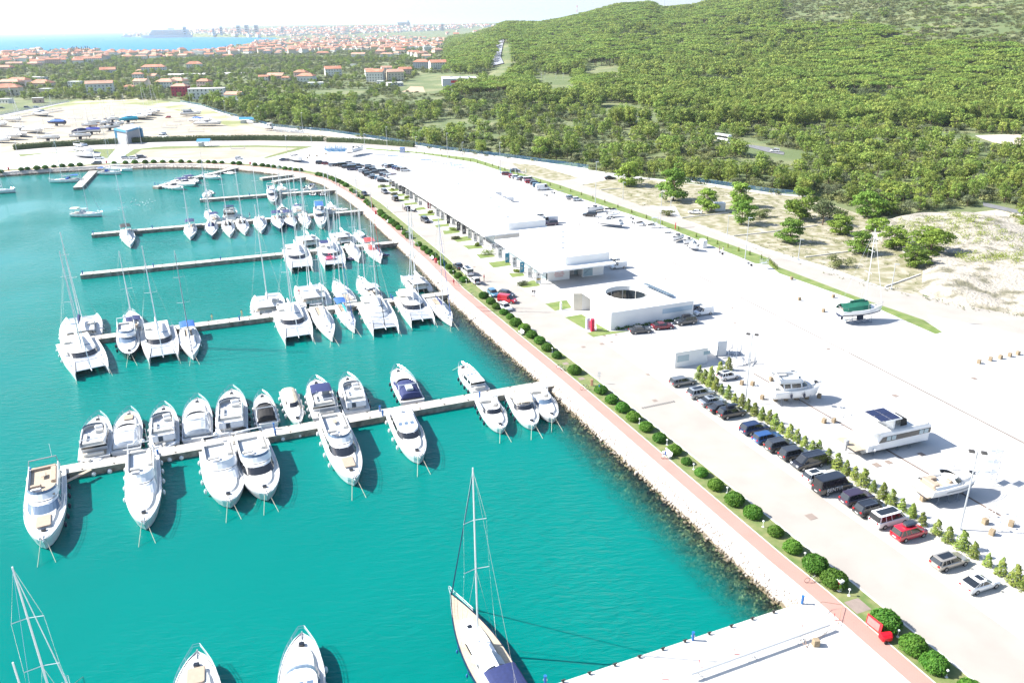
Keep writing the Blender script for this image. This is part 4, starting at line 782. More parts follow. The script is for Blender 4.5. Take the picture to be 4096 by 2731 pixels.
def sail(label,bow,stern,mast=None,B=None,hm=GEL,bot=ANTI,dk=DECKW,bim=None,dod=None,bag=WCAN,furl=WCAN,z0=WL,L=None,fend=FNW,line=False,keel=False,mh=None,mt2=None,cover=None,name='sailing_boat',cat='sailing boat',group=None,mpos=.57,strm=None,fs=1.05,fb=1.35,tender=None,mz=1):
    q,a,L=frame(bow,stern,z0+fb,z0+.7,L); B=B or L*.31
    b=thing(name,label,cat,(q.x,q.y,z0),a,group); st=hull(b,L,B,fs,fb,hm,bot,ws=.74,mx=.42,p=1.9,draft=.5,rake=.03,dk=dk)
    d=fs+.08
    m=MB(); m.loft([ring(.34*L,.80*L,B*.29,.25*L,d-.05),ring(.36*L,.76*L,B*.25,.22*L,d+.33)]); m.build('coachroof',GEL,b)
    m=MB()
    for s_ in(1,-1): m.add([(.38*L,s_*(B*.285+.01),d+.10),(.60*L,s_*(B*.285+.0),d+.10),(.58*L,s_*(B*.262+.01),d+.25),(.40*L,s_*(B*.262+.01),d+.25)],[(0,1,2,3)])
    m.build('cabin_window',WIN,b,fix=False)
    for x in(.82,.68): m=MB(); zz=d+(.38 if x<.75 else .16); m.rbox(x*L,x*L+.5,-.25,.25,zz-.08,zz,.06); m.build('deck_hatch',WIN,b)
    m=MB(); m.rbox(.05*L,.33*L,-B*.16,B*.16,d-.02,d+.02,.05); m.build('cockpit_floor',TEAK,b)
    for s_ in(1,-1): m=MB(); m.rbox(.06*L,.33*L,s_*B*.24-B*.07,s_*B*.24+B*.07,d-.02,d+.3,.08); m.build('cockpit_bench',DECKW,b)
    m=MB(); m.tube([(.12*L,.42*math.cos(i*PI/6),d+.65+.42*math.sin(i*PI/6)) for i in range(13)],.025,4,cap=False); m.box(.12*L,.12*L+.12,-.08,.08,d,d+.8); m.build('steering_wheel',CHR,b)
    base=b.matrix_basis@Vector((mpos*L,0,0)); base=Matrix.Rotation(a,4,'Z')@Vector((mpos*L,0,0))+Vector((q.x,q.y,0))
    Hm=(mh or (hgt(base,*mast)-z0 if mast else L*1.35)); Hm=max(L*.9,min(Hm,L*1.9))
    m=MB(); m.tube([(mpos*L,0,d+.2),(mpos*L-.1,0,Hm*.6),(mpos*L-.25,0,Hm)],.105,7,0,.07); m.build('mast',ALU,b)
    m=MB(); W_=B*.30
    for f_ in(.45,.72):
        z=d+(Hm-d)*f_; m.tube([(mpos*L-.35,W_*(1.15-f_*.4),z+.05),(mpos*L-.05,0,z),(mpos*L-.35,-W_*(1.15-f_*.4),z+.05)],.04,4)
    m.build('spreader',ALU,b)
    m=MB()
    for s_ in(1,-1):
        pts=[(mpos*L-.2,s_*B*.43,d)]+[(mpos*L-.35,s_*W_*(1.15-f_*.4),d+(Hm-d)*f_) for f_ in(.45,.72)]+[(mpos*L-.2,0,Hm-.2)]; m.tube(pts,.016,3); m.tube([(mpos*L+.1,s_*B*.42,d),(mpos*L-.1,0,d+(Hm-d)*.45)],.014,3)
        m.tube([(.01*L,s_*.5,d+.1),(.1*L,0,d+4),(mpos*L-.3,0,Hm-.1)],.014,3)
    m.build('rigging',CHR,b)
    m=MB(); p0=Vector((L*.975,0,fb+.25)); p1=Vector((mpos*L-.15,0,Hm*.96)); m.tube([p0,p0.lerp(p1,.05),p0.lerp(p1,.4),p1],.085,5,0,.035); m.build('furled_sail',furl,b)
    zb=d+1.35; m=MB(); m.tube([(mpos*L-.15,0,zb),(.2*L,0,zb+.12)],.07,5); m.build('boom',ALU,b)
    m=MB(); n_=6; m.loft([[ (x,r_*math.cos(2*PI*i/n_),zb+.16+r_*1.3*math.sin(2*PI*i/n_)) for i in range(n_)] for x,r_ in ((mpos*L-.2,.2),(mpos*L-.5,.28),(.42*L,.24),(.22*L,.13))]); m.build('sail_cover',bag,b)
    if dod:
        m=MB(); n_=8; m.loft([[ (x,B*.27*math.cos(PI*i/n_)*w_,d+.2+h_*max(math.sin(PI*i/n_),0)**.6) for i in range(n_+1)] for x,w_,h_ in ((.33*L,1,.95),(.40*L,1,.9),(.47*L,.85,.25))],0,False,False,False); m.build('sprayhood',dod,b,fix=False)
    if bim:
        m=MB(); n_=8; m.loft([[ (x,B*.36*math.cos(PI*i/n_),d+1.75+.28*math.sin(PI*i/n_)+zz) for i in range(n_+1)] for x,zz in ((.04*L,-.08),(.12*L,0),(.2*L,0),(.28*L,-.08))],0,False,False,False); m.build('bimini_top',bim,b,fix=False)
        m=MB()
        for s_ in(1,-1):
            for x in(.05*L,.27*L): m.tube([(.16*L,s_*B*.36,d),(x,s_*B*.36,d+1.7)],.02,4)
        m.build('bimini_frame',CHR,b)
    if cover:
        m=MB(); m.loft([[(x*L,B*.46*w_,fs+.0),(x*L,B*.44*w_,fs+.5*h_),(x*L,0,fs+1.5*h_),(x*L,-B*.44*w_,fs+.5*h_),(x*L,-B*.46*w_,fs)] for x,w_,h_ in ((.02,.8,.8),(.2,1,1),(.5,1.02,1.05),(.7,.8,.9),(.9,.35,.5),(.97,.1,.3))],0,True,True,False); m.build('winter_cover',cover,b)
    rails(b,st,L,.80,.99,.6,r=.02)
    m=MB(); w_=st(.02)[0]; m.tube([(.1*L,w_,d),(.1*L,w_,d+.6),(.0,w_*.9,d+.6),(0,-w_*.9,d+.6),(.1*L,-w_,d+.6),(.1*L,-w_,d)],.022,4); m.build('pushpit',CHR,b)
    if keel:
        m=MB(); m.loft([[(x,y,z) for x,y in ((.42*L+o,0),(.47*L+o,.14),(.58*L+o,0),(.47*L+o,-.14))] for z,o in ((-.35,0),(-1.6*mz,.15))]); m.build('keel',bot,b)
        m=MB(); m.box(.06*L,.1*L,-.05,.05,-1.2,-.1); m.build('rudder',bot,b)
    if fend: fenders(b,st,L,B,(.25,.42,.6),fend,(1,-1),.12)
    if line: lines(b,L,st)
    if mt2:
        m=MB(); m.tube([(.21*L,0,d),(.2*L,0,mt2)],.10,6,0,.07); m.tube([(.2*L-.3,1.2,mt2*.6),(.2*L,0,mt2*.6),(.2*L-.3,-1.2,mt2*.6)],.04,4); m.build('mizzen_mast',ALU,b)
    YL.append((b,L,B)); return b,L,B,st
def cata(label,bow,stern,mast=None,B=None,z0=WL,L=None,bag=WCAN,top=True,win=WIN,bim=None,fend=FNW,furl=WCAN,line=True,davit=None,towel=None,mh=None):
    q,a,L=frame(bow,stern,z0+1.45,z0+.5,L); B=B or L*.55
    b=thing('catamaran',label,'catamaran',(q.x,q.y,z0),a); hw=B*.13; yo=B/2-hw; d=1.35
    for s_ in(1,-1):
        A=MB(); D=MB(); ra=[];rd=[]
        for i in range(13):
            t=(i/12)**.9; w_=hw*(.82+.18*math.sin(min(t/.4,1)*PI/2)) if t<.45 else hw*(1-((t-.45)/.55)**2.1); w_=max(w_,.03); x=t*L; z=(.45 if t<.06 else d*(.97+.05*t)); z=.5+ (d-.5)*min(1,t/.14) if t<.14 else d+.12*t
            cxx=s_*yo; ra.append([(x,cxx+w_,z),(x,cxx+w_*.98,z*.45),(x,cxx+w_*.6,0),(x,cxx,-.4*(1-t**4)),(x,cxx-w_*.6,0),(x,cxx-w_*.98,z*.45),(x,cxx-w_,z)])
            rd.append([(x,cxx+w_,z),(x,cxx-w_,z)])
        A.loft(ra,0,True,True,False); o=A.build('hull',GEL,b); D.loft(rd,0,False,False,False); D.build('deck',DECKW,o,fix=False)
        m=MB(); m.add([(.35*L,s_*(B/2+.012),.75),(.62*L,s_*(B/2+.0),.78),(.62*L,s_*(B/2),.95),(.35*L,s_*(B/2+.012),.95)],[(0,1,2,3)]); m.build('hull_window',WIN,o,fix=False)
        for x in(.5,.66,.78): m=MB(); m.rbox(x*L,x*L+.42,s_*yo-.2,s_*yo+.2,d+.06,d+.14,.05); m.build('deck_hatch',WINB,o)
    m=MB(); m.box(.10*L,.68*L,-yo,yo,.62,d-.1); m.build('bridgedeck',GEL,b)
    m=MB(); m.box(.685*L,.70*L,-yo,yo,.75,d+.05); m.tube([(.93*L,-yo,d-.05),(.93*L,yo,d-.05)],.09,6); m.tube([(.68*L,0,d-.1),(1.0*L,0,d)],.07,5); m.build('crossbeam',GEL,b)
    m=MB(); m.add([(.70*L,-yo+hw*.8,d-.06),(.93*L,-yo+hw*.5,d-.04),(.93*L,-.12,d-.04),(.70*L,-.12,d-.06)],[(0,1,2,3)]); m.add([(.70*L,yo-hw*.8,d-.06),(.93*L,yo-hw*.5,d-.04),(.93*L,.12,d-.04),(.70*L,.12,d-.06)],[(0,1,2,3)]); m.build('trampoline',TRAMP,b,fix=False)
    cw=B*.355; m=MB(); m.loft([ring(.26*L,.66*L,cw,.15*L,d-.1),ring(.26*L,.65*L,cw*.99,.15*L,d+.16)],c1=False); m.build('cabin',GEL,b)
    m=MB(); m.loft([ring(.27*L,.645*L,cw*.985,.15*L,d+.16),ring(.27*L,.575*L,cw*.92,.12*L,d+.78)],c0=False,c1=False); m.build('window_band',win,b)
    m=MB()
    for y in(-.62,-.22,.22,.62): m.tube([(.64*L-abs(y)*.05*L,y*cw,d+.17),(.562*L-abs(y)*.03*L,y*cw*.94,d+.8)],.05,4)
    m.build('pillar',GEL,b)
    m=MB(); m.loft([ring(.05*L if top else .24*L,.585*L,cw*.97,.13*L,d+.78),ring(.06*L if top else .25*L,.565*L,cw*.9,.12*L,d+.95)]); m.build('coachroof',DECKW,b)
    m=MB(); m.box(.10*L,.26*L,-cw,cw,d-.11,d-.07); m.build('cockpit_floor',TEAK,b)
    m=MB(); m.rbox(.10*L,.13*L,-cw*.7,cw*.7,d-.1,d+.35,.08); m.rbox(.13*L,.22*L,cw*.55,cw*.9,d-.1,d+.35,.08); m.build('cockpit_bench',SEAT,b)
    m=MB(); m.box(.262*L-.03,.262*L-.01,-cw*.6,cw*.5,d+.0,d+.72); m.build('saloon_door',WIN,b)
    m=MB()
    for s_ in(1,-1): m.tube([(.09*L,s_*cw*.92,d-.1),(.08*L,s_*cw*.92,d+.8)],.05,4)
    m.build('roof_post',CHR,b)
    m=MB(); m.rbox(.27*L,.27*L+.8,-cw*.95,-cw*.45,d+.95,d+1.35,.1); m.build('helm_seat',SEAT,b)
    if bim: m=MB(); m.rbox(.24*L,.40*L,-cw*.98,cw*.1,d+2.55,d+2.62,.15); m.build('bimini_top',bim,b)
    m=MB(); m.rbox(.40*L,.40*L+.8,cw*.2,cw*.7,d+.95,d+1.0,.06); m.build('roof_hatch',WINB,b)
    base=Matrix.Rotation(a,4,'Z')@Vector((.52*L,0,0))+Vector((q.x,q.y,0))
    Hm=mh or (hgt(base,*mast)-z0 if mast else L*1.45); Hm=max(L*1.0,min(Hm,L*1.85))
    m=MB(); m.tube([(.52*L,0,d+.9),(.515*L,0,Hm*.6),(.50*L,0,Hm)],.13,7,0,.09); m.build('mast',ALU,b)
    m=MB()
    for f_ in(.55,): z=Hm*f_; m.tube([(.52*L-.3,1.2,z+.05),(.52*L,0,z),(.52*L-.3,-1.2,z+.05)],.045,4)
    z=Hm*.78; m.tube([(.52*L-.2,.8,z),(.52*L-.1,0,z),(.52*L-.2,-.8,z)],.04,4); m.build('spreader',ALU,b)
    m=MB()
    for s_ in(1,-1): m.tube([(.42*L,s_*(B/2-.15),d),(.52*L-.3,s_*1.2,Hm*.55),(.505*L,0,Hm*.9)],.016,3); m.tube([(.42*L,s_*(B/2-.15),d),(.505*L,0,Hm*.86)],.014,3)
    m.build('rigging',CHR,b)
    m=MB(); p0=Vector((L*.94,0,d+.15)); p1=Vector((.51*L,0,Hm*.88)); m.tube([p0,p0.lerp(p1,.4),p1],.09,5,0,.04); m.build('furled_sail',furl,b)
    zb=d+2.1; m=MB(); m.tube([(.51*L,0,zb),(.10*L,0,zb+.15)],.09,5); m.build('boom',ALU,b)
    m=MB(); n_=6; m.loft([[ (x,r_*math.cos(2*PI*i/n_),zb+.22+r_*1.4*math.sin(2*PI*i/n_)) for i in range(n_)] for x,r_ in ((.505*L,.22),(.45*L,.34),(.3*L,.3),(.12*L,.15))]); m.build('sail_cover',bag,b)
    if davit:
        o=MB(); o.loft([[(-.05*L+.5*math.sin(t)*0+x,y,z) for x,y,z in ((0,yy,.9),(.5,yy,.7),(1.0,yy,.9),(.5,yy,1.15))] for yy in (-1.3,-1.0,1.0,1.4)]); o.build('tender',davit,b)
        m=MB()
        for s_ in(1,-1): m.tube([(.10*L,s_*.9,d+.1),(-.02*L,s_*.9,d+.35),(-.02*L,s_*.9,1.1)],.05,4)
        m.build('davit',CHR,b)
    def st(t): return (B/2-.02,d)
    if fend: fenders(b,st,L,B,(.2,.36,.52),fend,(1,-1),.15)
    if line: 
        for s_ in(1,-1): m=MB(); m.tube([(L*.98,s_*yo,d),(L+1.8,s_*yo*1.1,-.3)],.03,4); m.build('mooring_line',ROPE,b)
    YL.append((b,L,B)); return b
def tender(label,bow,stern,m_=RUB,z0=WL,L=None,motor=True,cat='dinghy',inm=DECKW):
    q,a,L=frame(bow,stern,z0+.45,z0+.3,L); B=L*.42; b=thing('inflatable_dinghy',label,cat,(q.x,q.y,z0),a)
    m=MB(); w_=B/2-.2; m.tube([(0,w_,.35),(.6*L,w_,.38),(.85*L,w_*.6,.48),(.98*L,0,.55),(.85*L,-w_*.6,.48),(.6*L,-w_,.38),(0,-w_,.35)],.2 if L<5 else .26,7); m.build('tube',m_,b)
    m=MB(); m.prism([(.02*L,-w_),(.6*L,-w_),(.88*L,0),(.6*L,w_),(.02*L,w_)],.05,.28); m.build('floor',inm,b)
    m=MB(); m.rbox(.38*L,.50*L,-.3,.3,.28,.9,.08); m.rbox(.22*L,.3*L,-.4,.4,.28,.6,.08); m.build('console',SEAT,b)
    if motor:
        for y in ((0,) if L<6 else (-.35,.35)): m=MB(); m.rbox(-.25,.1,y-.16,y+.16,.5,1.0,.08); m.box(-.15,0,y-.06,y+.06,-.3,.5); m.build('outboard_motor',BLK,b)
    return b
def jetski(label,p,ang,m_=BLK,z=WL,z0=None):
    q=Q(*p,z+.3); b=thing('jet_ski',label,'jet ski',(q.x,q.y,z),ang)
    m=MB(); L=2.9; m.loft([[(x,y*w_,z_) for y,z_ in ((.5,.35),(.45,.05),(0,-.1),(-.45,.05),(-.5,.35),(0,h_))] for x,w_,h_ in ((0,.9,.42),(.6,1.05,.45),(1.6,1.05,.5),(2.3,.8,.65),(L,.1,.5))]); m.build('hull',GEL,b)
    m=MB(); m.loft([[(x,y*w_,z_+h_) for y,z_ in ((.3,0),(.2,.3),(-.2,.3),(-.3,0))] for x,w_,h_ in ((.3,.8,.42),(1.3,1,.5),(1.7,.7,.6),(2.4,.3,.5))]); m.build('seat',m_,b)
    m=MB(); m.tube([(1.75,.4,1.0),(1.9,0,.95),(1.75,-.4,1.0)],.04,4); m.build('handlebar',BLK,b); return b
# ---- nearest pier, far side
T_='02'
yacht('white flybridge yacht nearest the left end of the pier, stern door glass dark',(T_,905,672),(T_,872,1105),'fly',fend=FND,side=(-1,),domesn=0,teak=True)
yacht('white yacht with folded white cockpit canvas and tan bow pad, second from the pier end',(T_,1190,628),(T_,1165,1035),'express',fend=FND,fore=TAN,cov=WCAN)
yacht('white flybridge cruiser with white tent enclosure and dark doorway beside the blue post',(T_,1500,582),(T_,1520,985),'trawler',fend=FNW,cov=WCAN,domesn=0)
yacht('white yacht under a pale grey cockpit cover, black jet ski at its stern',(T_,1810,512),(T_,1820,925),'express',fend=FND,cov=LGC)
yacht('white yacht with white canopy over its aft deck and black and white jet ski',(T_,2125,432),(T_,2135,865),'trawler',fend=FND,cov=WCAN)
yacht('white cruiser with black brown canvas cover over the cockpit',('12',50,475),('12',112,788),'express',fend=FNW,cov=BLK)
yacht('small white motor boat with cream cover, bow towards the pier',('12',395,745),('12',290,470),'open',B=3.0,fend=FNW,cov=BEIC,fs=.9,fb=1.25,line=False)
yacht('white flybridge cruiser with navy bimini and orange life ring',('12',540,342),('12',650,722),'fly',fend=FNW,top=NAVY,domesn=0)
yacht('white flybridge cruiser with white tent and red flag, right of the navy topped one',('12',830,312),('12',935,668),'trawler',fend=FND,cov=WCAN)
yacht('white cruiser with navy canopy and clear rear window',('12',1290,240),('12',1440,578),'express',fend=FND,cov=NAVY,teak=True)
yacht('white sport yacht with blue roof and black rear canvas',('12',1880,215),('12',2068,482),'hardtop',fend=FND,glass=WIN)
# near side
yacht('largest yacht at the end of the pier, open flybridge with tan cushions and navy fenders',('03',395,262),('l',650,425),'fly',B=5.1,fend=FND,pad=TAN,fore=TAN,side=(1,),fs=1.4,fb=2.1,teak=True,fpos=(.1,.24,.38,.52,.66,.76),glass=WINB)
yacht('all white flybridge yacht with white ball fenders and two radar domes, between two empty berths',('03',1322,98),('l',1930,200),'fly',B=4.7,fend=FNW,domesn=2,fs=1.35,fb=1.95,fpos=(.12,.25,.4,.56),glass=GEL)
yacht('white flybridge yacht with tan bow canvas and navy bundle on the flybridge',('02',2112,1468),('02',2005,1015),'fly',fend=FNW,domesn=1,glass=GEL)
yacht('white yacht with dark windscreen and navy side band, moored close right of another',('12',102,1402),('02',2300,960),'fly',fend=FND,stripe=NAVY,side=(-1,))
yacht('broad white yacht with tan foredeck cushion and many white fenders',('12',908,1262),('12',690,755),'fly',B=5.0,fend=FNW,fore=TAN,pad=SEAT,fs=1.35,fb=1.95,side=(-1,))
yacht('white hardtop yacht with three skylights and black windscreen',('12',1508,1062),('12',1305,670),'hardtop',B=4.6,fend=FNW,side=(-1,),domesn=1,fs=1.3,fb=1.85)
yacht('white sports cruiser with black wraparound windscreen near the pier root',('12',2262,800),('12',2105,545),'express',fend=FND,side=(-1,),fs=1.0,fb=1.4)
yacht('white cruiser with beige soft top near the rocks',('22',200,768),('22',35,505),'express',top=BEIC,fend=FND,side=(-1,),fs=1.0,fb=1.4)
yacht('white bowrider with dark lower hull closest to the rocks',('22',385,705),('22',215,462),'express',bot=BLKH,fend=None,fs=1.0,fb=1.35,glass=WINB)
for l_,p_,a_ in (('black jet ski behind the grey covered yacht',('02',1850,905),A1),('black and white jet ski behind the white canopied yacht',('02',2120,835),A1)): jetski(l_,p_,a_,z=-.9)
tender('white inflatable dinghy hung across the stern by the blue post',('02',1625,925),('02',1440,985),GEL,z0=-.9,L=3.2,motor=False)
tender('white dinghy on the stern of the leftmost far side yacht',('02',940,1085),('02',800,1115),GEL,z0=-1.0,L=3.0,motor=False)
# ---- bottom edge boats
yacht('white cruiser at the bottom edge showing its tan bow cushion',('03',1810,1268),('03',1800,2250),'fly',B=5.0,L=16,fend=None,fore=TAN,pad=TAN,glass=WINB,line=False)
yacht('white yacht at the bottom edge with four pane roof window and grey canvas',('13',420,1100),('13',420,2100),'hardtop',B=4.6,L=14,fend=FNW,line=False,side=(-1,),glass=WINB)
b,L_,B_,st=sail('large classic sailing boat with blue hull, teak deck and navy bimini at the bottom',('13',1785,735),('13',2290,1690),('13',1968,-420),B=4.5,hm=NAVH,dk=mat('pale_teak',(.44,.37,.27),.7,var=.12,scale=6),bim=NAVY,dod=LGC,furl=NAVY,fend=BLUEP,L=19,fs=1.3,fb=1.8)
m=MB(); m.ell((.45*19,1.0,1.72),.9,.55,.3,10,6); m.build('upturned_tender',LGC,b,smooth=True)
m=MB(); m.ell((.03*19,-1.1,2.3),.7,.6,.5,8,6); m.build('sail_bundle',mat('purple_cloth',(.22,.06,.28),.8,var=.2,scale=5),b,smooth=True)
# ketch at the bottom left, only its rig shows
bw=Q('03',618,1532,.3)
b,L_,B_,st=sail('two masted yacht at the bottom left, only masts and bow rail in view',bw,bw+Vector((math.cos(R(-66)),math.sin(R(-66)),0))*18,None,B=4.6,L=18,mh=20,line=True,mt2=16.3,fend=None,mpos=.61)
# ---- catamaran pier
cata('white catamaran at the pier end with small square red and grey cabin windows',('02',843,262),('01',690,1560),('01',635,742),B=7.6,bag=WCAN,bim=None)
yacht('white motor yacht with dark hull and tan deck edge, between catamaran and sailing boats',('02',1190,118),('01',1170,1480),'fly',hm=BLKH,B=4.4,fend=FND,domesn=1,glass=GEL,dk=None) if 0 else yacht('white motor yacht with black hull between two catamarans',('02',1190,118),('01',1170,1470),'trawler',hm=BLKH,bot=BLKH,B=4.5,fend=FND,domesn=1,glass=WINB)
cata('white catamaran with tall mast and pink life ring, third from the pier end',('02',1500,140),('01',1440,1440),('01',1332,790),B=7.0)
sail('white sloop with dark blue bimini and striped forestay near two walkers',('02',1770,125),('01',1725,1460),('01',1612,735),B=4.1,bim=BLUC,furl=NAVY,line=True)
cata('large white catamaran beyond the pier end with navy sail bag',('01',750,1325),('01',750,1530),('01',570,562),B=8.2,L=14.5,bag=NAVY,davit=GEL,line=False)
sail('white sloop with navy trimmed sprayhood across the pier from the black hulled yacht',('01',1192,1275),('01',1248,1475),('01',1097,735),B=4.0,dod=WCAN,bim=NAVY)
cata('white catamaran with orange buoy on deck, nearest row, left of the sloops',('g',1660+100,2780),('g',1500,1560),('11',235,500),B=7.4) if 0 else cata('white catamaran with orange buoy on its foredeck, left of two sloops',('11',395,1530),('11',290,1265),('11',235,500),B=7.4)
sail('white sloop with large cockpit windows right of the orange buoy catamaran',('11',702,1530),('11',555,1255),('11',585,580),B=4.2,line=True)
sail('slim white sloop with turquoise sail bag and blue bimini',('11',905,1450),('11',762,1240),('11',790,690),B=3.3,bim=BLUC,bag=TURQ,furl=BLUC,line=True)
cata('white catamaran with grey screened windows in the middle of the nearest row',('11',1195,1455),('11',1050,1200),('11',1048,475),B=7.2,win=LGC,furl=BLK)
cata('white catamaran with black windows and beige covered helm beside the navy bag sloop',('11',1535,1375),('11',1370,1150),('11',1400,340),B=6.9,bim=BEIC)
sail('white sloop with navy sail bag and blue furled jib closest to the rocks',('11',1800,1388),('11',1620,1180),('11',1692,430),B=3.9,bag=NAVY,furl=BLUC,line=True)
cata('white catamaran with charcoal bimini and grey boom bag, left end of the far row',('11',100,1130),('11',120,1330),('11',-8,175),B=7.6,L=13,bag=GREYC,bim=GREYC,davit=RUB,line=False)
cata('large white catamaran carrying a grey dinghy, second in the far row',('11',470,1040),('11',560,1260),('11',440,330),B=7.8,L=14.5,bag=WCAN,davit=RUB,line=False)
sail('white sloop with magenta cushions in the far row',('11',715,1005),('11',865,1215),('11',722,380),B=4.3,dod=None)
sail('beige sided motor sailer under a grey tent cover',('11',935,985),('11',1100,1180),('11',935,330),B=4.6,dod=LGC,bim=LGC,bag=WCAN,fs=1.4,fb=1.8)
cata('white catamaran with white hardtop and open cockpit nearest the promenade',('11',1400,950),('11',1560,1135),('11',1410,340),B=5.6,L=12,line=False)
# ---- third pier
cata('white catamaran moored at the left of the group on the third pier',('11',420,890),('11',350,715),('11',235,505) if 0 else ('11',300,85),B=7.2)
cata('white catamaran with a pink inflatable flamingo on the trampoline',('11',725,865),('11',660,695),('11',590,560) if 0 else ('11',470,40),B=7.2,bim=NAVY)
sail('white motor sailer with dark wheelhouse window beside the flamingo catamaran',('11',945,812),('11',855,680),('11',880,290),B=3.8,dod=WCAN)
sail('white sloop with bright red bimini and sprayhood',('11',1148,820),('11',1030,680),('11',1078,215),B=4.2,bim=REDC,dod=REDC,furl=REDC)
cata('white catamaran with red life rings on the far side of the third pier',('11',435,590),('11',520,710),('11',475,-120),B=6.6,L=11,line=False)
cata('white power catamaran with grey dinghy across the stern',('11',740,560),('11',820,660),('11',740,30),B=6.6,L=11.5,davit=RUB,line=False)
sail('white sloop with hardtop at the far side of the third pier',('11',905,560),('11',1030,665),('11',905,20),B=4.2,dod=WCAN)
tender('small dark inflatable dinghy beside the red topped sloop',('11',1225,775),('11',1170,775),NAVY,L=3.4)
tender('dark dinghy behind the flamingo catamaran',('11',900,815),('11',830,800),NAVY,L=3.6)
# ---- fourth pier, sailing boats bow to the camera
sail('white sloop with dark bimini moored alone near the left end of the fourth pier',('01',1195,680),('01',1155,545),('01',1062,30),B=4.2,bim=BLK,dod=LGC)
sail('white sloop with navy bimini, second on the fourth pier',('01',1745,608),('01',1750,500),('01',1685,130),B=3.9,bim=NAVY)
sail('navy hulled sloop with two people aboard on the fourth pier',('01',1945,598),('01',1940,470),('01',1890,50),B=4.0,hm=NAVH,dod=NAVY)
sail('white sloop with black sprayhood, left of a similar pair',('01',2112,588),('01',2085,465),('01',2025,10),B=4.0,dod=BLK)
sail('white sloop with black sprayhood, right of a similar pair',('01',2250,566),('01',2210,450),('01',2165,0),B=4.0,dod=BLK)
sail('white sloop with white sprayhood in front of the navy pair',('11',48,552),('11',30,430),('i',155,225),B=4.2,dod=WCAN)
sail('navy hulled sloop with navy bimini, left of the navy pair',('11',218,532),('11',185,420),('i',500,215),B=4.2,hm=NAVH,bim=NAVY)
sail('navy hulled sloop, right of the navy pair',('11',352,513),('11',285,415),('i',770,180),B=4.2,hm=NAVH,bim=NAVY)
sail('white sloop right of the navy hulled pair',('11',475,508),('11',425,400),('i',890,110),B=4.0)
yacht('white fishing cruiser with blue topped flybridge on the fourth pier',('11',602,498),('11',580,355),'trawler',B=4.2,top=BLUC,fend=None,fs=1.3,fb=2.0)
sail('white sloop with two black wheels by the promenade end of the fourth pier',('11',660,300),('11',720,375),('i',1580,190),B=4.0)
sail('white sloop with dark sprayhood behind the navy pair, left',('11',225,320),('11',265,400),('i',650,60) if 0 else ('i',765,125),B=4.0,dod=BLK)
sail('white sloop with navy bimini behind the navy pair, right',('11',355,315),('11',400,385),('i',1060,110),B=4.0,bim=NAVY)
yacht('white cruiser with navy awning and open stern behind the black hood pair',('01',2130,350),('01',2110,440),'fly',B=4.6,L=11,fend=None,top=NAVY,line=False)
sail('white sloop leaning against the far side of the fourth pier with navy awning',('01',1890,365),('01',1985,465),('01',1885,30),B=4.2,bim=NAVY)
tender('upturned white dinghy on the fourth pier near the promenade',('11',845,355),('11',770,355),GEL,z0=-.45,L=4.2,motor=False)
# ---- fifth pier
yacht('dark grey hulled motor boat with white wheelhouse at the fifth pier',('11',160,285),('11',140,185),'trawler',B=3.9,hm=GELG,bot=GELG,fend=None,fs=1.2,fb=1.6,line=False)
tender('white rigid inflatable moored stern out at the fifth pier',('i',1265,600),('i',1285,690),GEL,L=6)
tender('black rigid inflatable with two engines at the fifth pier',('i',1440,590),('i',1475,705),BLK,L=7.4,inm=GREYC)
sail('white sloop with crowded cockpit behind the fifth pier',('i',640,480),('i',740,590),('i',650,0),B=3.8)
yacht('small motor boat with navy canopy at the right of the fifth pier',('i',1215,480),('i',1305,565),'express',B=2.9,top=NAVY,fend=None,fs=.9,fb=1.2,line=False)
yacht('small open boat with white frame beside the navy canopied boat',('i',1130,520),('i',1150,580),'open',B=2.2,fend=None,fs=.7,fb=.9,line=False)
tender('white dinghy on the fifth pier next to a sloop',('i',1010,565),('i',890,575),GEL,L=4,z0=-1.3)
tender('stack of white and grey inflatables tied to the left end of the fifth pier',('j',1100,625),('j',1190,730),RUB,L=6.5)
sail('white sloop with bare mast behind the inflatable stack',('j',1050,640),('j',1080,760),('j',990,-120),B=3.4,fend=None)
# ---- angled jetty and far quay
yacht('white speedboat with dark cabin window, nearest the jetty end',('j',620,560),('j',270,545),'express',fend=FNW,fs=1.0,fb=1.3,line=False)
yacht('white speedboat with navy bimini, second at the angled jetty',('j',835,500),('j',490,455),'express',top=NAVY,fend=None,fs=1.0,fb=1.3,line=False)
yacht('small speedboat with navy canopy and big outboard, third at the angled jetty',('j',890,455),('j',650,400),'express',top=NAVY,fend=None,fs=.9,fb=1.1,line=False)
yacht('white cuddy cruiser with dark blue lower hull at the angled jetty',('j',1310,365),('j',970,360),'express',bot=NAVH,fend=None,fs=1.0,fb=1.3,line=False)
tender('long white rigid inflatable with white awning by the jetty root',('j',1340,270),('j',1600,305),GEL,L=8)
sail('white sloop under way with cream bimini and blue stripe',('01',935,385),('01',658,400),('01',745,20),B=3.9,bim=BEIC,dod=LGC,fend=FNW)
sail('white sloop with blue bimini moored by the short far jetty',('01',445,82),('01',740,85),('00',473,1265),B=3.8,bim=BLUC,dod=BLUC)
sail('white sloop at the left edge of the picture, bow to the right',('01',142,168),('01',-130,195),('01',-10,-90),B=3.9,fend=None)
sail('white sloop with blue canvas moored right of the short far jetty, nearer one',('b',395,1345),('a',1860,1370),('a',2045,520),B=3.9,dod=BLUC,bim=BLUC)
sail('white sloop right of the short far jetty, farther one',('b',610,1290),('b',100,1290),('a',2000,690),B=3.8)
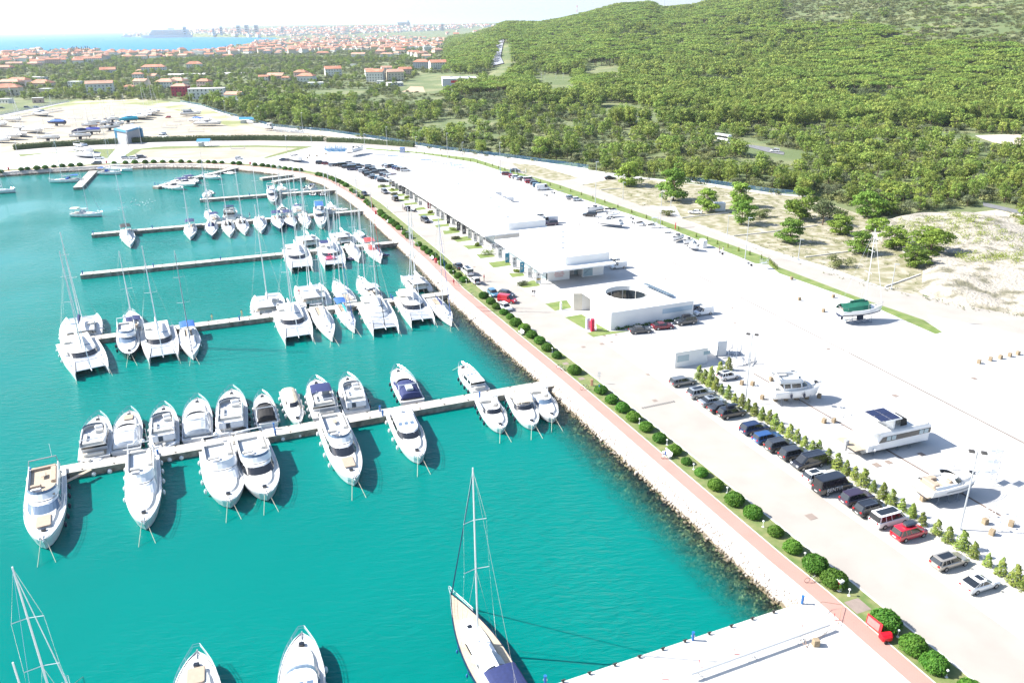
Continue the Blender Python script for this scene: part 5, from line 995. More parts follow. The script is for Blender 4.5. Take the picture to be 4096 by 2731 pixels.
# ---- boats ashore on stands
STN=mat('stand_steel',(.20,.24,.30),.6,.3,var=.1); CRB=mat('cradle_blue',(.04,.22,.42),.5,var=.1); BLOCK=mat('timber_block',(.26,.20,.13),.9,var=.2,scale=4)
def cradle(label,c,ang,L,B,h_,m_=STN,name='boat_cradle'):
    t_=thing(name,label,'boat cradle',(c[0],c[1],0),ang); m=MB()
    for y in(-B*.3,B*.3): m.tube([(-L/2,y,.12),(L/2,y,.12)],.07,4)
    for x in(-L/2,-L/6,L/6,L/2): m.tube([(x,-B*.42,.12),(x,B*.42,.12)],.07,4)
    m.build('base_frame',m_,t_)
    for x in(-L/2,L/2):
        for s_ in(1,-1): m=MB(); m.tube([(x,s_*B*.42,.1),(x,s_*B*.36,h_)],.05,4); m.tube([(x,s_*B*.1,.12),(x,s_*B*.37,h_*.8)],.035,4); m.build('upright',m_,t_)
    return t_
def ashore(o,label,h_,m_=STN):
    b,L,B=YL[-1]; c=b.location; d=Vector((math.cos(b.rotation_euler.z),math.sin(b.rotation_euler.z),0)); p=c+d*L*.45
    cradle('steel stand under the '+' '.join(label.split()[:12]),p,b.rotation_euler.z,L*.45,B,h_,m_)
def blocks(lbl,n_=4):
    b,L,B=YL[-1]; d=Vector((math.cos(b.rotation_euler.z),math.sin(b.rotation_euler.z),0)); nn=Vector((-d.y,d.x,0))
    for k in range(n_):
        p=b.location+d*L*(.12+.62*k/(n_-1)); t_=thing('timber_block','%s timber block propping the %s'%(('sternmost','second','third','foremost')[k],lbl),'timber block',(p.x,p.y,0),b.rotation_euler.z); m=MB(); m.rbox(-.3,.3,-.28,.28,0,b.location.z-.25,.05); m.build('block',BLOCK,t_)
    for k in range(n_):
        for s_ in(1,-1):
            p=b.location+d*L*(.15+.55*k/(n_-1))+nn*s_*B*.4; t_=thing('prop_stand','thin steel prop at the hull side of the '+lbl,'boat prop',(p.x,p.y,0),0,'props under the '+lbl); m=MB(); m.tube([(0,0,.4),(0,0,b.location.z+.35)],.035,4)
            for a in range(3): m.tube([(0,0,.45),(.3*math.cos(a*2.1),.3*math.sin(a*2.1),0)],.025,3)
            m.build('tripod',STN,t_)
yacht('white flybridge yacht ashore on timber blocks beside the conifer row',('32',495,365),('32',20,470),'fly',B=4.2,z0=1.15,fend=None,line=False,bot=GEL,fs=1.3,fb=1.85); fenders(YL[-1][0],lambda t:(2.05,1.4),YL[-1][1],4.2,(.3,.55),FND,(-1,),.2); blocks('flybridge yacht ashore')
yacht('white express cruiser ashore with open tan cockpit and dark hull strip',('32',1925,1190),('32',1420,1370),'express',B=3.7,z0=1.1,fend=None,line=False,bot=NAVH,pad=TAN,fs=1.2,fb=1.7,stripe=GREYC,teak=True); blocks('express cruiser ashore')
# houseboat
q=Q('32',800,940,1.2); p=Q('32',1395,800,1.5); d=(p-q); L=Vector((d.x,d.y,0)).length; an=math.atan2(d.y,d.x)
b=thing('houseboat','long white houseboat ashore with dark window band, grey hull bottom and roof solar panels','houseboat',(q.x,q.y,1.0),an); Bh=4.7
m=MB(); m.loft([[(x,w_,.0),(x+.1,w_,1.0),(x+.15,-w_,1.0),(x+.1,-w_,0)] for x,w_ in ((0,Bh/2),(L*.93,Bh/2),(L*.985,Bh*.38))]); m.build('hull',GEL,b)
m=MB()
for s_ in(1,-1): m.loft([[(x,s_*(Bh*.3)+w_,.02),(x,s_*Bh*.3,-.75+k),(x,s_*(Bh*.3)-w_,.02)] for x,w_,k in ((.1,.9,0),(L*.85,.9,0),(L*1.0,.25,.6))],closed=False)
m.build('hull_bottom',GELG,b)
m=MB(); m.rbox(1.9,L*.97,-Bh/2+.02,Bh/2-.02,1.0,2.55,.2); m.build('cabin',GEL,b)
m=MB(); 
for s_ in(1,-1): m.add([(1.9,s_*(Bh/2+.0),1.1),(L*.955,s_*(Bh/2+.0),1.25),(L*.955,s_*(Bh/2),2.05),(2.6,s_*(Bh/2),2.0)],[(0,1,2,3)])
m.build('window_band',WIN,b,fix=False)
for k,x in enumerate((3.3,4.2,9.2,10.1)): m=MB(); m.box(x,x+.75,-Bh/2-.03,-Bh/2-.005,1.3,1.95); m.build('window_pane',GLS2,b)
m=MB(); m.rbox(.6,L*.95,-Bh/2+.1,Bh/2-.1,2.55,2.68,.3); m.build('roof_deck',DECKW,b)
m=MB(); m.box(-1.7,1.9,-Bh/2+.3,Bh/2-.3,.35,.45); m.build('aft_platform',TEAK,b)
m=MB(); m.rbox(4.6,4.9,-1.9,1.9,2.68,4.2,.1); m.rbox(3.0,6.2,-1.9,1.9,4.15,4.25,.2); m.build('roof_arch',GEL,b)
for k in range(4): m=MB(); x=2.4+(k%2)*1.75; y=-1.75+(k//2)*1.75; m.box(x,x+1.65,y,y+1.65,4.27,4.31); m.build('solar_panel',mat('solar_dark',(.02,.025,.07),.2,.2,var=0),b)
m=MB(); m.loft([[(6.3,-1.5,2.7),(6.3,-1.4,3.9),(6.3,0.6,3.9),(6.3,.7,2.7)],[(7.5,-1.5,2.7),(7.4,-1.4,3.7),(7.4,0.6,3.7),(7.5,.7,2.7)]],closed=False,c0=False,c1=False); m.build('helm_canopy',BLK,b,fix=False)
m=MB(); m.rbox(6.6,7.2,-.9,-.3,2.7,3.3,.08); m.build('helm_seat',SEAT,b)
m=MB(); m.rbox(-1.9,-1.3,-.3,.3,.4,1.2,.1); m.box(-1.7,-1.45,-.08,.08,-.6,.4); m.build('outboard_motor',GELG,b)
m=MB(); m.ell((1.2,-Bh/2-.2,.3),.22,.22,.24,10,8); m.build('fender',FNW,b,smooth=True)
YL.append((b,L,Bh)); blocks('houseboat')
sail('white sloop ashore with dark green winter tarpaulin and tall mast',('31',1055,1225),('31',655,1290),('31',998,530),B=3.9,z0=1.95,fend=None,bot=ANTI,keel=True,bag=GREC); bb,LL,BB=YL[-1]
m=MB(); m.loft([[(x*LL,BB*.5*w_,1.0),(x*LL,BB*.35*w_,1.0+.7*h_),(x*LL,0,1.0+1.35*h_),(x*LL,-BB*.35*w_,1.0+.7*h_),(x*LL,-BB*.5*w_,1.0)] for x,w_,h_ in ((.0,.7,1.05),(.12,.9,1.0),(.3,.9,1.15),(.45,.9,1.25),(.62,.8,1.2),(.65,.6,.9))],0,False,False,False); m.build('winter_cover',GREC,bb,fix=False)
ashore(bb,'green covered sloop',1.9)
yard=[('10',(988,1335),(855,1395),'y','white cruiser ashore heeling on its stand by the outer road',GEL,2.0,None),
('10',(415,1445),(302,1440),'y','small white motor boat ashore on a trailer by the sandy lot',GEL,1.0,None),
('10',(70,1150),(150,1175),'t','large white trawler yacht ashore near the steel cradles',GEL,1.5,None),
('a',(400,335),(120,365),'y','white cruiser ashore by the pale left fence',GEL,1.3,None),('a',(130,420),(-180,440),'y','white hull ashore at the left edge of the yard',GEL,1.3,None),
('a',(890,245),(680,250),'t','white motor boat ashore beside the long gangway rack',GEL,1.2,None),
('a',(795,545),(480,560),'y','white cruiser with blue windscreen ashore in the left group',GEL,1.3,None),('a',(500,620),(200,600),'s','white sloop ashore behind the left group',GEL,1.5,None),('a',(385,650),(-120,670),'y','large white yacht ashore with blue grey cover at the left edge',GEL,1.5,LGC),('a',(190,710),(-150,740),'y','white yacht ashore lowest at the left edge',GEL,1.4,None),('a',(470,500),(270,500),'s','white sloop under pale tarpaulin in the left group',GEL,1.5,None),
('a',(885,400),(1225,420),'sc','yacht ashore wrapped in a dark blue tarpaulin',NAVH,2.0,BLUC),
('a',(670,680),(1110,690),'s','big bare white racing hull ashore without mast at the front of the yard',GEL,2.1,None),
('a',(1285,650),(1710,650),'s','slender white hull ashore beside the rack of steel stands',GEL,1.8,None),
('a',(1330,595),(1620,580),'sc','sloop ashore under a navy tarpaulin, left of the purple one',GEL,1.7,NAVY),('a',(1530,560),(1890,565),'sc','sloop ashore under a purple blue tarpaulin',GEL,1.8,mat('violet_canvas',(.05,.07,.35),.8,var=.1,scale=2)),
('a',(1520,450),(1830,450),'s','white sloop ashore with red bottom',GEL,1.7,None),('a',(1650,400),(1900,395),'s','white sloop ashore behind the red bottomed one',GEL,1.7,None),('a',(1870,500),(2240,480),'s','white sloop ashore with dark sprayhood and blue keel',GEL,1.9,None),('a',(2080,440),(2310,425),'s','white sloop ashore next to the turquoise cover',GEL,1.8,None),
('b',(345,360),(700,345),'sc','yacht ashore wrapped in a turquoise tarpaulin',TURQ,2.0,TURQ),
('b',(90,340),(360,345),'s','white sloop ashore left of the turquoise cover',GEL,1.7,None),
('b',(880,290),(560,290),'y','white motor boat ashore, nearest of the tight upper row',GEL,1.6,None),('b',(970,265),(690,255),'s','white sloop ashore, second of the tight upper row',GEL,1.7,None),('b',(1060,215),(760,215),'y','white motor yacht ashore, third of the tight upper row',GEL,1.7,None),('b',(1130,185),(850,180),'s','white sloop ashore, farthest of the tight upper row',GEL,1.7,None),
('b',(1905,215),(1520,260),'t','large white motor yacht ashore on the right of the yard',GEL,1.4,None),('b',(2110,360),(1720,380),'y','white yacht with blue canopy ashore behind the long grey hull',GEL,1.4,BLUC),('b',(2290,400),(1790,440),'y','long pale grey open hull ashore on blocks',GEL,1.3,None),
('b',(1265,690),(1150,690),'t','small white cabin boat ashore seen from its stern near the hedge',GEL,.9,None),
('a',(1755,905),(1440,915),'t','white cabin cruiser ashore by the lawn triangle',GEL,.9,None),('a',(1760,1000),(1440,1020),'y','small blue and white fishing boat ashore on a trailer',GEL,.9,None),
('b',(-10,420),(180,400),'s','white sloop ashore with blue bimini behind the front row',GEL,1.7,None)]
for v_,bw,sn,kd,l_,hm_,z_,cv in yard:
    if kd=='y': yacht(l_,(v_,*bw),(v_,*sn),'express' if cv or 'small' in l_ else 'fly' if 'large' in l_ else 'express',z0=z_,fend=None,line=False,cov=cv,hm=hm_)
    elif kd=='t': yacht(l_,(v_,*bw),(v_,*sn),'trawler',z0=z_,fend=None,line=False,hm=hm_)
    else: sail(l_,(v_,*bw),(v_,*sn),None,z0=z_,fend=None,hm=hm_,keel=True,cover=cv,mh=None if ('hull' not in l_) else 2.0,bot=ANTR if 'red' in l_ else ANTI,bim=None,dod=BLK if 'sprayhood' in l_ else None,bag=NAVY if 'blue' in l_ else WCAN)
    ashore(None,l_,z_+.2)
# ---------------------------------------------------------------- vehicles
def paint(n,c,metal=.35): return mat('car_paint_'+n,c,.28,metal,var=0,coat=1)
PC=dict(black=paint('black',(.012,.012,.016),0),dark=paint('dark_grey',(.05,.053,.06)),grey=paint('grey',(.16,.17,.18)),silver=paint('silver',(.42,.44,.46),.5),white=paint('white',(.74,.74,.74),0),navy=paint('navy',(.015,.03,.09)),blue=paint('blue',(.03,.10,.28)),lblue=paint('pale_blue',(.10,.24,.36)),red=paint('red',(.45,.012,.03),.1),dred=paint('dark_red',(.16,.012,.025)),purple=paint('aubergine',(.05,.03,.06)),beige=paint('champagne',(.36,.33,.29),.4))
CGL=mat('car_glass',(.015,.018,.022),.05,var=0,spec=.9); TYRE=mat('tyre',(.018,.018,.018),.85,var=0); RIM=mat('alloy_rim',(.42,.42,.43),.3,.7,var=0); TAIL=mat('tail_lamp_red',(.38,.01,.015),.2,var=0); HEAD=mat('head_lamp_glass',(.6,.62,.65),.1,var=0); PLATE=mat('number_plate',(.72,.72,.7),.5,var=0); TRIM=mat('black_trim',(.02,.02,.022),.6,var=0)
CT=dict(hatch=(4.0,1.74,1.48,.92,[(0,.55),(.06,.93),(.6,.93),(.74,.90),(.95,.72),(1,.5)],(.02,.76),(.10,.57)),
 tiny=(3.6,1.63,1.5,.92,[(0,.55),(.06,.93),(.6,.93),(.78,.90),(.95,.75),(1,.5)],(.02,.80),(.12,.6)),
 sedan=(4.65,1.82,1.43,.93,[(0,.6),(.03,.95),(.18,.97),(.6,.93),(.72,.90),(.95,.70),(1,.48)],(.12,.74),(.26,.56)),
 coupe=(4.65,1.84,1.38,.93,[(0,.6),(.03,.97),(.14,.97),(.6,.92),(.70,.88),(.95,.68),(1,.45)],(.06,.72),(.28,.54)),
 wagon=(4.75,1.83,1.48,.95,[(0,.55),(.03,.95),(.6,.95),(.72,.92),(.95,.72),(1,.48)],(.015,.74),(.07,.57)),
 suv=(4.7,1.90,1.70,1.08,[(0,.6),(.03,1.08),(.6,1.08),(.72,1.05),(.95,.88),(1,.6)],(.02,.75),(.09,.60)),
 mpv=(4.6,1.83,1.66,1.0,[(0,.6),(.03,1.0),(.6,1.0),(.78,.97),(.95,.80),(1,.5)],(.015,.82),(.07,.62)),
 minivan=(5.1,1.93,1.92,1.12,[(0,.6),(.02,1.12),(.7,1.12),(.83,1.05),(.96,.85),(1,.5)],(.01,.86),(.04,.70)),
 van=(5.5,2.02,2.35,1.25,[(0,.6),(.01,1.25),(.7,1.25),(.85,1.12),(.97,.9),(1,.55)],(.005,.88),(.02,.74)),
 smallvan=(4.4,1.80,1.82,1.0,[(0,.6),(.01,1.0),(.6,1.0),(.78,.95),(.96,.80),(1,.5)],(.005,.80),(.02,.62)))
def car(label,v_,u,w_,ang,typ,colr,rot=False,rails_=False,box=None,pano=False,panel=False,boot=False,cat=None,group=None,text=None):
    L,W,Hh,belt,prof,(g0,g1),(r0,r1)=CT[typ]; p=Q(v_,u,w_,.65 if typ!='van' else 1.0); P_=PC[colr]
    nm={'van':'panel_van','smallvan':'small_van','minivan':'minivan'}.get(typ,'parked_car')
    b=thing(nm,label,cat or {'van':'van','smallvan':'van','minivan':'van'}.get(typ,'car'),(p.x,p.y,.02),ang,group)
    X=lambda t:(t-.5)*L; hw=W/2
    m=MB(); secs=[]
    pr=[prof[0]]+[q for q in prof[1:]]
    for t,z in pr:
        e=.82 if t in(0,1) else (.95 if t<.06 or t>.93 else 1); w2=hw*e; zb=.42 if t in(0,1) else .24
        secs.append([(X(t),w2*.92,zb),(X(t),w2,min(.5,z-.02)),(X(t),w2*.985,z-.12*(z>.6)),(X(t),w2*.86,z),(X(t),-w2*.86,z),(X(t),-w2*.985,z-.12*(z>.6)),(X(t),-w2,min(.5,z-.02)),(X(t),-w2*.92,zb)])
    m.loft(secs); m.build('body',P_,b)
    zr=Hh-.05
    def gr(x0,x1,w2,z,c=.12): return [(X(x0)+c,w2,z),(X(x1)-c*2,w2,z),(X(x1),w2*.72,z),(X(x1),-w2*.72,z),(X(x1)-c*2,-w2,z),(X(x0)+c,-w2,z),(X(x0),-w2*.8,z),(X(x0),w2*.8,z)]
    solid=panel
    m=MB(); m.loft([gr(g0,g1,hw*.90,belt-.04),gr(r0,r1,hw*.76 if typ not in('van','minivan','smallvan') else hw*.84,zr)]); m.build('windows',CGL,b)
    wt=hw*.76 if typ not in('van','minivan','smallvan') else hw*.84
    m=MB(); m.loft([gr(r0-.005,r1+.005,wt+.02,zr-.02),gr(r0-.003,r1,wt+.01,zr+.02),gr(r0+.03,r1-.03,wt*.85,Hh)]); m.build('roof',P_,b)
    m=MB()
    def pil(ta,tb_,wd):
        for s_ in(1,-1): m.add([(X(ta)-wd,s_*(hw*.90+.012),belt-.02),(X(ta)+wd,s_*(hw*.90+.012),belt-.02),(X(tb_)+wd*.8,s_*(wt+.014),zr),(X(tb_)-wd*.8,s_*(wt+.014),zr)],[(0,1,2,3)])
    pil(g0+.035,r0+.03,.12); pil((g0+g1)/2-.02,(r0+r1)/2,.05); pil(g1-.075,r1-.045,.06); pil(g0+(g1-g0)*.27,r0+(r1-r0)*.25,.06)
    if panel:
        for s_ in(1,-1): m.add([(X(g0)+.05,s_*(hw*.90+.016),belt-.03),(X(.58),s_*(hw*.90+.016),belt-.03),(X(.56),s_*(wt+.018),zr),(X(r0)+.05,s_*(wt+.018),zr)],[(0,1,2,3)])
        m.add([(X(g0)-.02,hw*.8,belt-.03),(X(g0)-.02,-hw*.8,belt-.03),(X(r0)-.02,-wt*.9,zr),(X(r0)-.02,wt*.9,zr)],[(0,1,2,3)])
    m.build('pillar',P_,b,fix=False)
    rw=.34 if typ in('suv','van','minivan') else .32; xf=L*.315; xr=-L*.29
    for x in(xf,xr):
        for s_ in(1,-1):
            m=MB(); m.cyl((x,s_*(hw-.10),rw),rw,.24,14,0,'y'); wo=m.build('wheel',TYRE,b); m=MB(); m.cyl((x,s_*(hw+.022),rw),rw*.62,.012,10,0,'y'); m.build('rim',RIM,wo)
    for s_ in(1,-1):
        m=MB(); m.box(X(1)-.20,X(1)-.02,s_*hw*.62-.17,s_*hw*.62+.17,.62 if Hh<1.6 else .72,.74 if Hh<1.6 else .88); m.build('headlight',HEAD,b)
        m=MB(); zt=belt-.28; m.box(X(0)-.012,X(0)+.12,s_*hw*.66-.13,s_*hw*.66+.13,zt,zt+.18); m.build('tail_light',TAIL,b)
        m=MB(); m.box(X(g1)-.42,X(g1)-.25,s_*(hw+.07)-.09,s_*(hw+.07)+.09,belt-.02,belt+.13); m.build('side_mirror',P_,b)
    m=MB(); m.box(X(0)-.022,X(0),-.26,.26,.55,.66); m.build('number_plate',PLATE,b)
    if rails_:
        m=MB()
        for s_ in(1,-1): m.tube([(X(r0)+.2,s_*wt*.8,Hh+.06),(X(r1)-.2,s_*wt*.8,Hh+.06)],.03,4)
        m.build('roof_rail',RIM,b)
    if pano: m=MB(); m.rbox(X(r0)+.35,X(r1)-.12,-wt*.7,wt*.7,Hh-.02,Hh+.012,.08); m.build('glass_roof',CGL,b)
    if box: m=MB(); m.loft([[(x,y*w2,z) for y,z in ((.4,Hh+.12),(.42,Hh+.28),(.3,Hh+h3),(-.3,Hh+h3),(-.42,Hh+.28),(-.4,Hh+.12))] for x,w2,h3 in ((-1.0,.7,.36),(-.8,1,.46),(.5,1,.44),(1.0,.5,.3))]); m.build('roof_box',PC[box],b)
    if boot: m=MB(); m.add([(X(r0),-wt,zr),(X(r0),wt,zr),(X(r0)-.85,wt,zr+.45),(X(r0)-.85,-wt,zr+.45)],[(0,1,2,3)]); m.build('open_tailgate',P_,b,fix=False)
    if text: textobj('side_lettering',text,.8,WHT,b,(X(0)+.9,-(hw+.03),.62),(PI/2,0,0),.003)
    return b
def pickup(label,v_,u,w_,ang,colr):
    b=car(label,v_,u,w_,ang,'suv',colr,cat='pickup'); return b
RT=A1; row='cars parked along the conifer row'
CL=[('grey estate car parked alone by the white kiosk','22',1568,362,RT,'wagon','grey',{}),
('silver suv with black glass roof, second in the parking row','22',1732,470,RT,'suv','silver',dict(pano=1)),
('pale silver saloon between the silver suv and a dark saloon','22',1835,542,RT,'sedan','silver',dict(pano=1)),
('dark blue grey saloon beside the black suv with roof box','22',1920,600,RT,'sedan','dark',{}),
('black suv with black roof box at the end of the group of five','22',2015,650,RT,'suv','black',dict(box='black')),
('white hatchback with black roof parked behind the tall conifers','22',1985,308,RT,'hatch','white',dict(pano=1)),
('black blue suv with chrome window line, first after the gap','22',2228,795,RT,'suv','navy',{}),
('blue estate car second after the gap','ov',1763,1003,RT,'wagon','blue',{}),
('black estate suv with bright window line beside the blue estate','ov',1791,1022,RT,'suv','dark',dict(rails_=1)),
('dark grey crossover with red lamps left of the black people carrier','ov',1824,1041,RT,'suv','dark',{}),
('black people carrier with roof bars facing the road','ov',1857,1061,RT+PI,'minivan','black',dict(rails_=1)),
('small white hatchback with black roof squeezed beside the black van','ov',1876,1092,RT,'hatch','white',dict(pano=1)),
('tall black panel van with white side lettering','ov',1913,1111,RT,'van','black',dict(text='RENTIR')),
('black brown suv right of the lettered van','ov',1968,1142,RT,'suv','purple',{}),
('black suv with silver roof bars','ov',2001,1167,RT,'suv','black',dict(rails_=1)),
('long white people carrier with dark glass roof','ov',2042,1191,RT,'minivan','white',dict(pano=1)),
('bright red mpv with dark roof box','ov',2088,1221,RT,'mpv','red',dict(box='dark')),
('champagne silver estate with glass roof parked alone','ov',2181,1286,RT,'wagon','beige',dict(pano=1)),
('white coupe with two black roof windows, nearest car of all','ov',2251,1337,RT,'coupe','white',dict(pano=1)),
('dark green black saloon under the office wall','21',1178,1458,R(12)+PI*0,'sedan','dark',{}),
('dark red coupe under the office wall','21',1385,1420,R(12),'coupe','dred',{}),
('dark grey suv with long roof box by the office corner','21',1595,1378,R(18)+PI,'suv','dark',dict(box='black')),
('black car half hidden behind the small white van','21',1690,1268,R(20)+PI,'hatch','black',{}),
('small white van with blue rear panel at the office corner','21',1755,1292,R(20)+PI,'smallvan','white',dict(panel=1)),
('white delivery van parked beside the nearer shop hall','21',975,872,R(18)+PI,'smallvan','white',dict(panel=1)),
('white car behind the white delivery van','21',928,832,R(18)+PI,'hatch','white',{}),
('brown black suv at the end of the farther shop hall','21',355,482,R(10)+PI,'suv','purple',{}),
('white van behind the brown black suv','d',1160,1085,R(10)+PI,'van','white',dict(panel=1)),
('white car with open lid behind the farther shop hall','d',1010,1005,R(5),'hatch','white',dict(boot=1)),
('white van half hidden behind the shop roof, farther one','d',150,610,R(10)+PI,'smallvan','white',dict(panel=1)),
('white van half hidden behind the shop roof, nearer one','d',375,712,R(10)+PI,'smallvan','white',dict(panel=1)),
('grey car crossing the apron behind the farther shop hall','21',30,-5,R(-12),'sedan','grey',{}),
('dark saloon facing the promenade, first of three by the bushes','11',1858,872,R(112),'sedan','dark',{}),
('white minivan with roof window between bushes and road','11',1940,925,R(112),'minivan','white',dict(pano=1)),
('white hatchback with its tailgate open','11',2010,1005,R(112),'hatch','white',dict(boot=1)),
('small blue hatchback beside the promenade bushes','11',2178,1120,R(-68),'hatch','lblue',{}),
('dark hatchback behind the red van','11',2302,1128,R(-30),'hatch','dark',{}),
('bright red van with open doors','11',2308,1182,R(-25),'smallvan','red',dict(panel=1)),
('white hatchback partly hidden by bushes next to the red van','11',2290,1248,R(-60),'hatch','white',{}),
('dark grey suv driving in front of the banners','11',1556,452,R(-62),'suv','dark',{}),
('grey minivan driving towards the camera by the first lawn','c',1500,782,R(-66),'mpv','grey',{}),
('black van seen from behind, driving away by a lawn','c',1695,918,R(112),'smallvan','black',{}),
('black hatchback driving beside the far bushes','c',1120,822,R(-66),'hatch','black',{}),
('dark red brown car with a person at its open tailgate','c',1925,1100,R(112),'hatch','purple',dict(boot=1)),
('red pickup at the head of the verge row','d',370,212,R(0),'wagon','dred',{}),('red hatchback second in the verge row','d',478,260,R(15),'hatch','red',{}),('white estate in the verge row behind the red hatchback','d',548,268,R(15),'wagon','white',{}),
('white saloon with dark bonnet in the verge row','d',620,300,R(15),'sedan','white',{}),('black suv in the verge row','d',700,308,R(15),'suv','black',{}),('white minibus in the verge row','d',775,325,R(15),'minivan','white',{}),
('crimson hatchback in the verge row beside the black suv','d',790,358,R(15),'hatch','red',{}),('large black suv in the verge row','d',905,395,R(15),'suv','black',{}),('pale blue estate beside the big white van','d',948,422,R(15),'wagon','lblue',{}),
('big white panel van closing the verge row','d',1045,470,R(12),'van','white',dict(panel=1)),('silver hatchback parked by the verge with a white mini','d',1572,658,R(12),'hatch','silver',{}),('tiny white car on the apron by the verge','d',1680,690,R(12),'tiny','white',{}),
('black off roader towing a boat trailer','d',1925,978,R(165),'suv','black',dict(rails_=1)),
('black car under the pine on waste ground','21',900,64,R(10),'sedan','black',{}),('white car on the waste ground by the container','21',1683,378,R(160),'sedan','white',{}),
('blue car among shrubs at the far right','31',1595,190,R(160),'hatch','blue',{}),
('white van on the asphalt road in the woods','30',62,1385,R(160),'smallvan','white',{}),
('white suv by the lawn triangle','a',1862,1092,R(5),'suv','white',{}),('grey people carrier beside the far promenade','a',1815,1188,R(185),'mpv','grey',{}),('silver hatchback by the sandy lot, left of two','b',480,1085,R(5),'hatch','silver',{}),('white hatchback by the sandy lot, right of two','b',627,1086,R(5),'hatch','white',{}),
('dark pickup with raised bonnet by the sandy lot','b',780,1072,R(5),'suv','dark',dict(boot=1)),('red car alone in the boat yard','b',1278,322,R(175),'hatch','red',{}),('grey car behind the left hedge','b',165,757,R(0),'sedan','grey',{}),
('blue van in the field by the left fence','a',508,140,R(0),'smallvan','blue',{}),('blue car in the field by the left fence','a',680,135,R(0),'hatch','lblue',{}),('dark car in the field at the left edge','a',30,148,R(0),'sedan','dark',{}),
('white car at the far end of the sandy lot','j',1675,14,R(5),'hatch','white',{}),('dark blue car on the apron beside the trailer boat','10',258,1466,R(5),'sedan','navy',{})]
for l_,v_,u,w_,an,ty,co,kw in CL: car(l_,v_,u,w_,an,ty,co,**kw)
big='cars packed in the far parking block'
for l_,u,w_,ty,co,an in [('black suv, leftmost of the far parking block',290,240,'suv','black',15),('dark red hatchback beside the leftmost black suv',402,250,'hatch','dred',10),('silver hatchback, third from the left in the far block',515,282,'hatch','silver',15),('black hatchback, fourth from the left in the far block',600,280,'hatch','black',15),('long black minivan in the far block',715,287,'minivan','black',12),('small black hatchback in front of the long minivan',768,320,'hatch','black',10),('white suv in the rear line of the far block',842,247,'suv','white',15),('black box van in the far block',905,338,'van','navy',10),('long black estate in the rear line of the far block',1015,288,'wagon','black',5),('dark blue suv behind the box van',1030,357,'suv','navy',12),
('silver estate in the rear line of the far block',1215,300,'wagon','silver',15),('black estate in front of the silver estate',1222,338,'wagon','black',15),('white estate right of the box van',1090,392,'wagon','white',12),('black suv next to the white estate',1170,425,'suv','black',12),('black estate, sixth from the front of the block',1300,368,'wagon','black',15),('black suv in the middle of the front line',1208,465,'suv','black',10),('silver minibus in the rear line',1462,410,'minivan','silver',8),('pale blue saloon in the front line',1272,492,'sedan','silver',10),('black estate right of the pale blue saloon',1332,517,'wagon','black',10),('silver blue hatchback in the front line',1390,525,'hatch','lblue',10),('white hatchback just behind the front black suv',1432,548,'hatch','white',10),('black estate at the front end of the far block',1470,575,'wagon','black',4),
('dark hatchback half hidden behind the white minibus',1330,418,'hatch','dark',10),('grey hatchback right of the silver minibus',1480,462,'hatch','grey',12),('silver hatchback second from the shop roof',1545,478,'hatch','silver',12),('white hatchback touching the shop roof line',1600,490,'hatch','white',12),('white roofed car almost hidden by the shop roof',1690,480,'wagon','dred',12),
('grey coupe at the left of the separate group of seven',1530,288,'coupe','grey',20),('white hatchback left of the big black suv in the group of seven',1562,308,'hatch','white',20),('big black suv in the group of seven',1640,306,'suv','black',20),('blue hatchback, left of two in the group of seven',1702,328,'hatch','blue',20),('bright blue hatchback, right of two in the group of seven',1752,342,'hatch','blue',20),('aubergine suv in the group of seven',1810,358,'suv','purple',20),('white van with open rear door at the right of the group of seven',1882,374,'smallvan','white',10)]:
    car(l_,'c',u,w_,R(an),ty,co,group=big,boot='open' in l_)
# coach on the wooded road
p=Q('20',1938,1262,1.6); b=thing('coach','white coach on the road through the pine wood','bus',(p.x,p.y,height(p.x,p.y)),math.atan2(-10.9,5.2)+PI)
m=MB(); m.rbox(-5.5,5.5,-1.25,1.25,.35,3.3,.2); m.build('body',GEL,b); m=MB(); m.box(-5.2,5.3,-1.27,1.27,1.5,2.6); m.build('window_band',CGL,b)
for x in(-3,3.4):
    for s_ in(1,-1): m=MB(); m.cyl((x,s_*1.15,.5),.5,.3,12,0,'y'); m.build('wheel',TYRE,b)
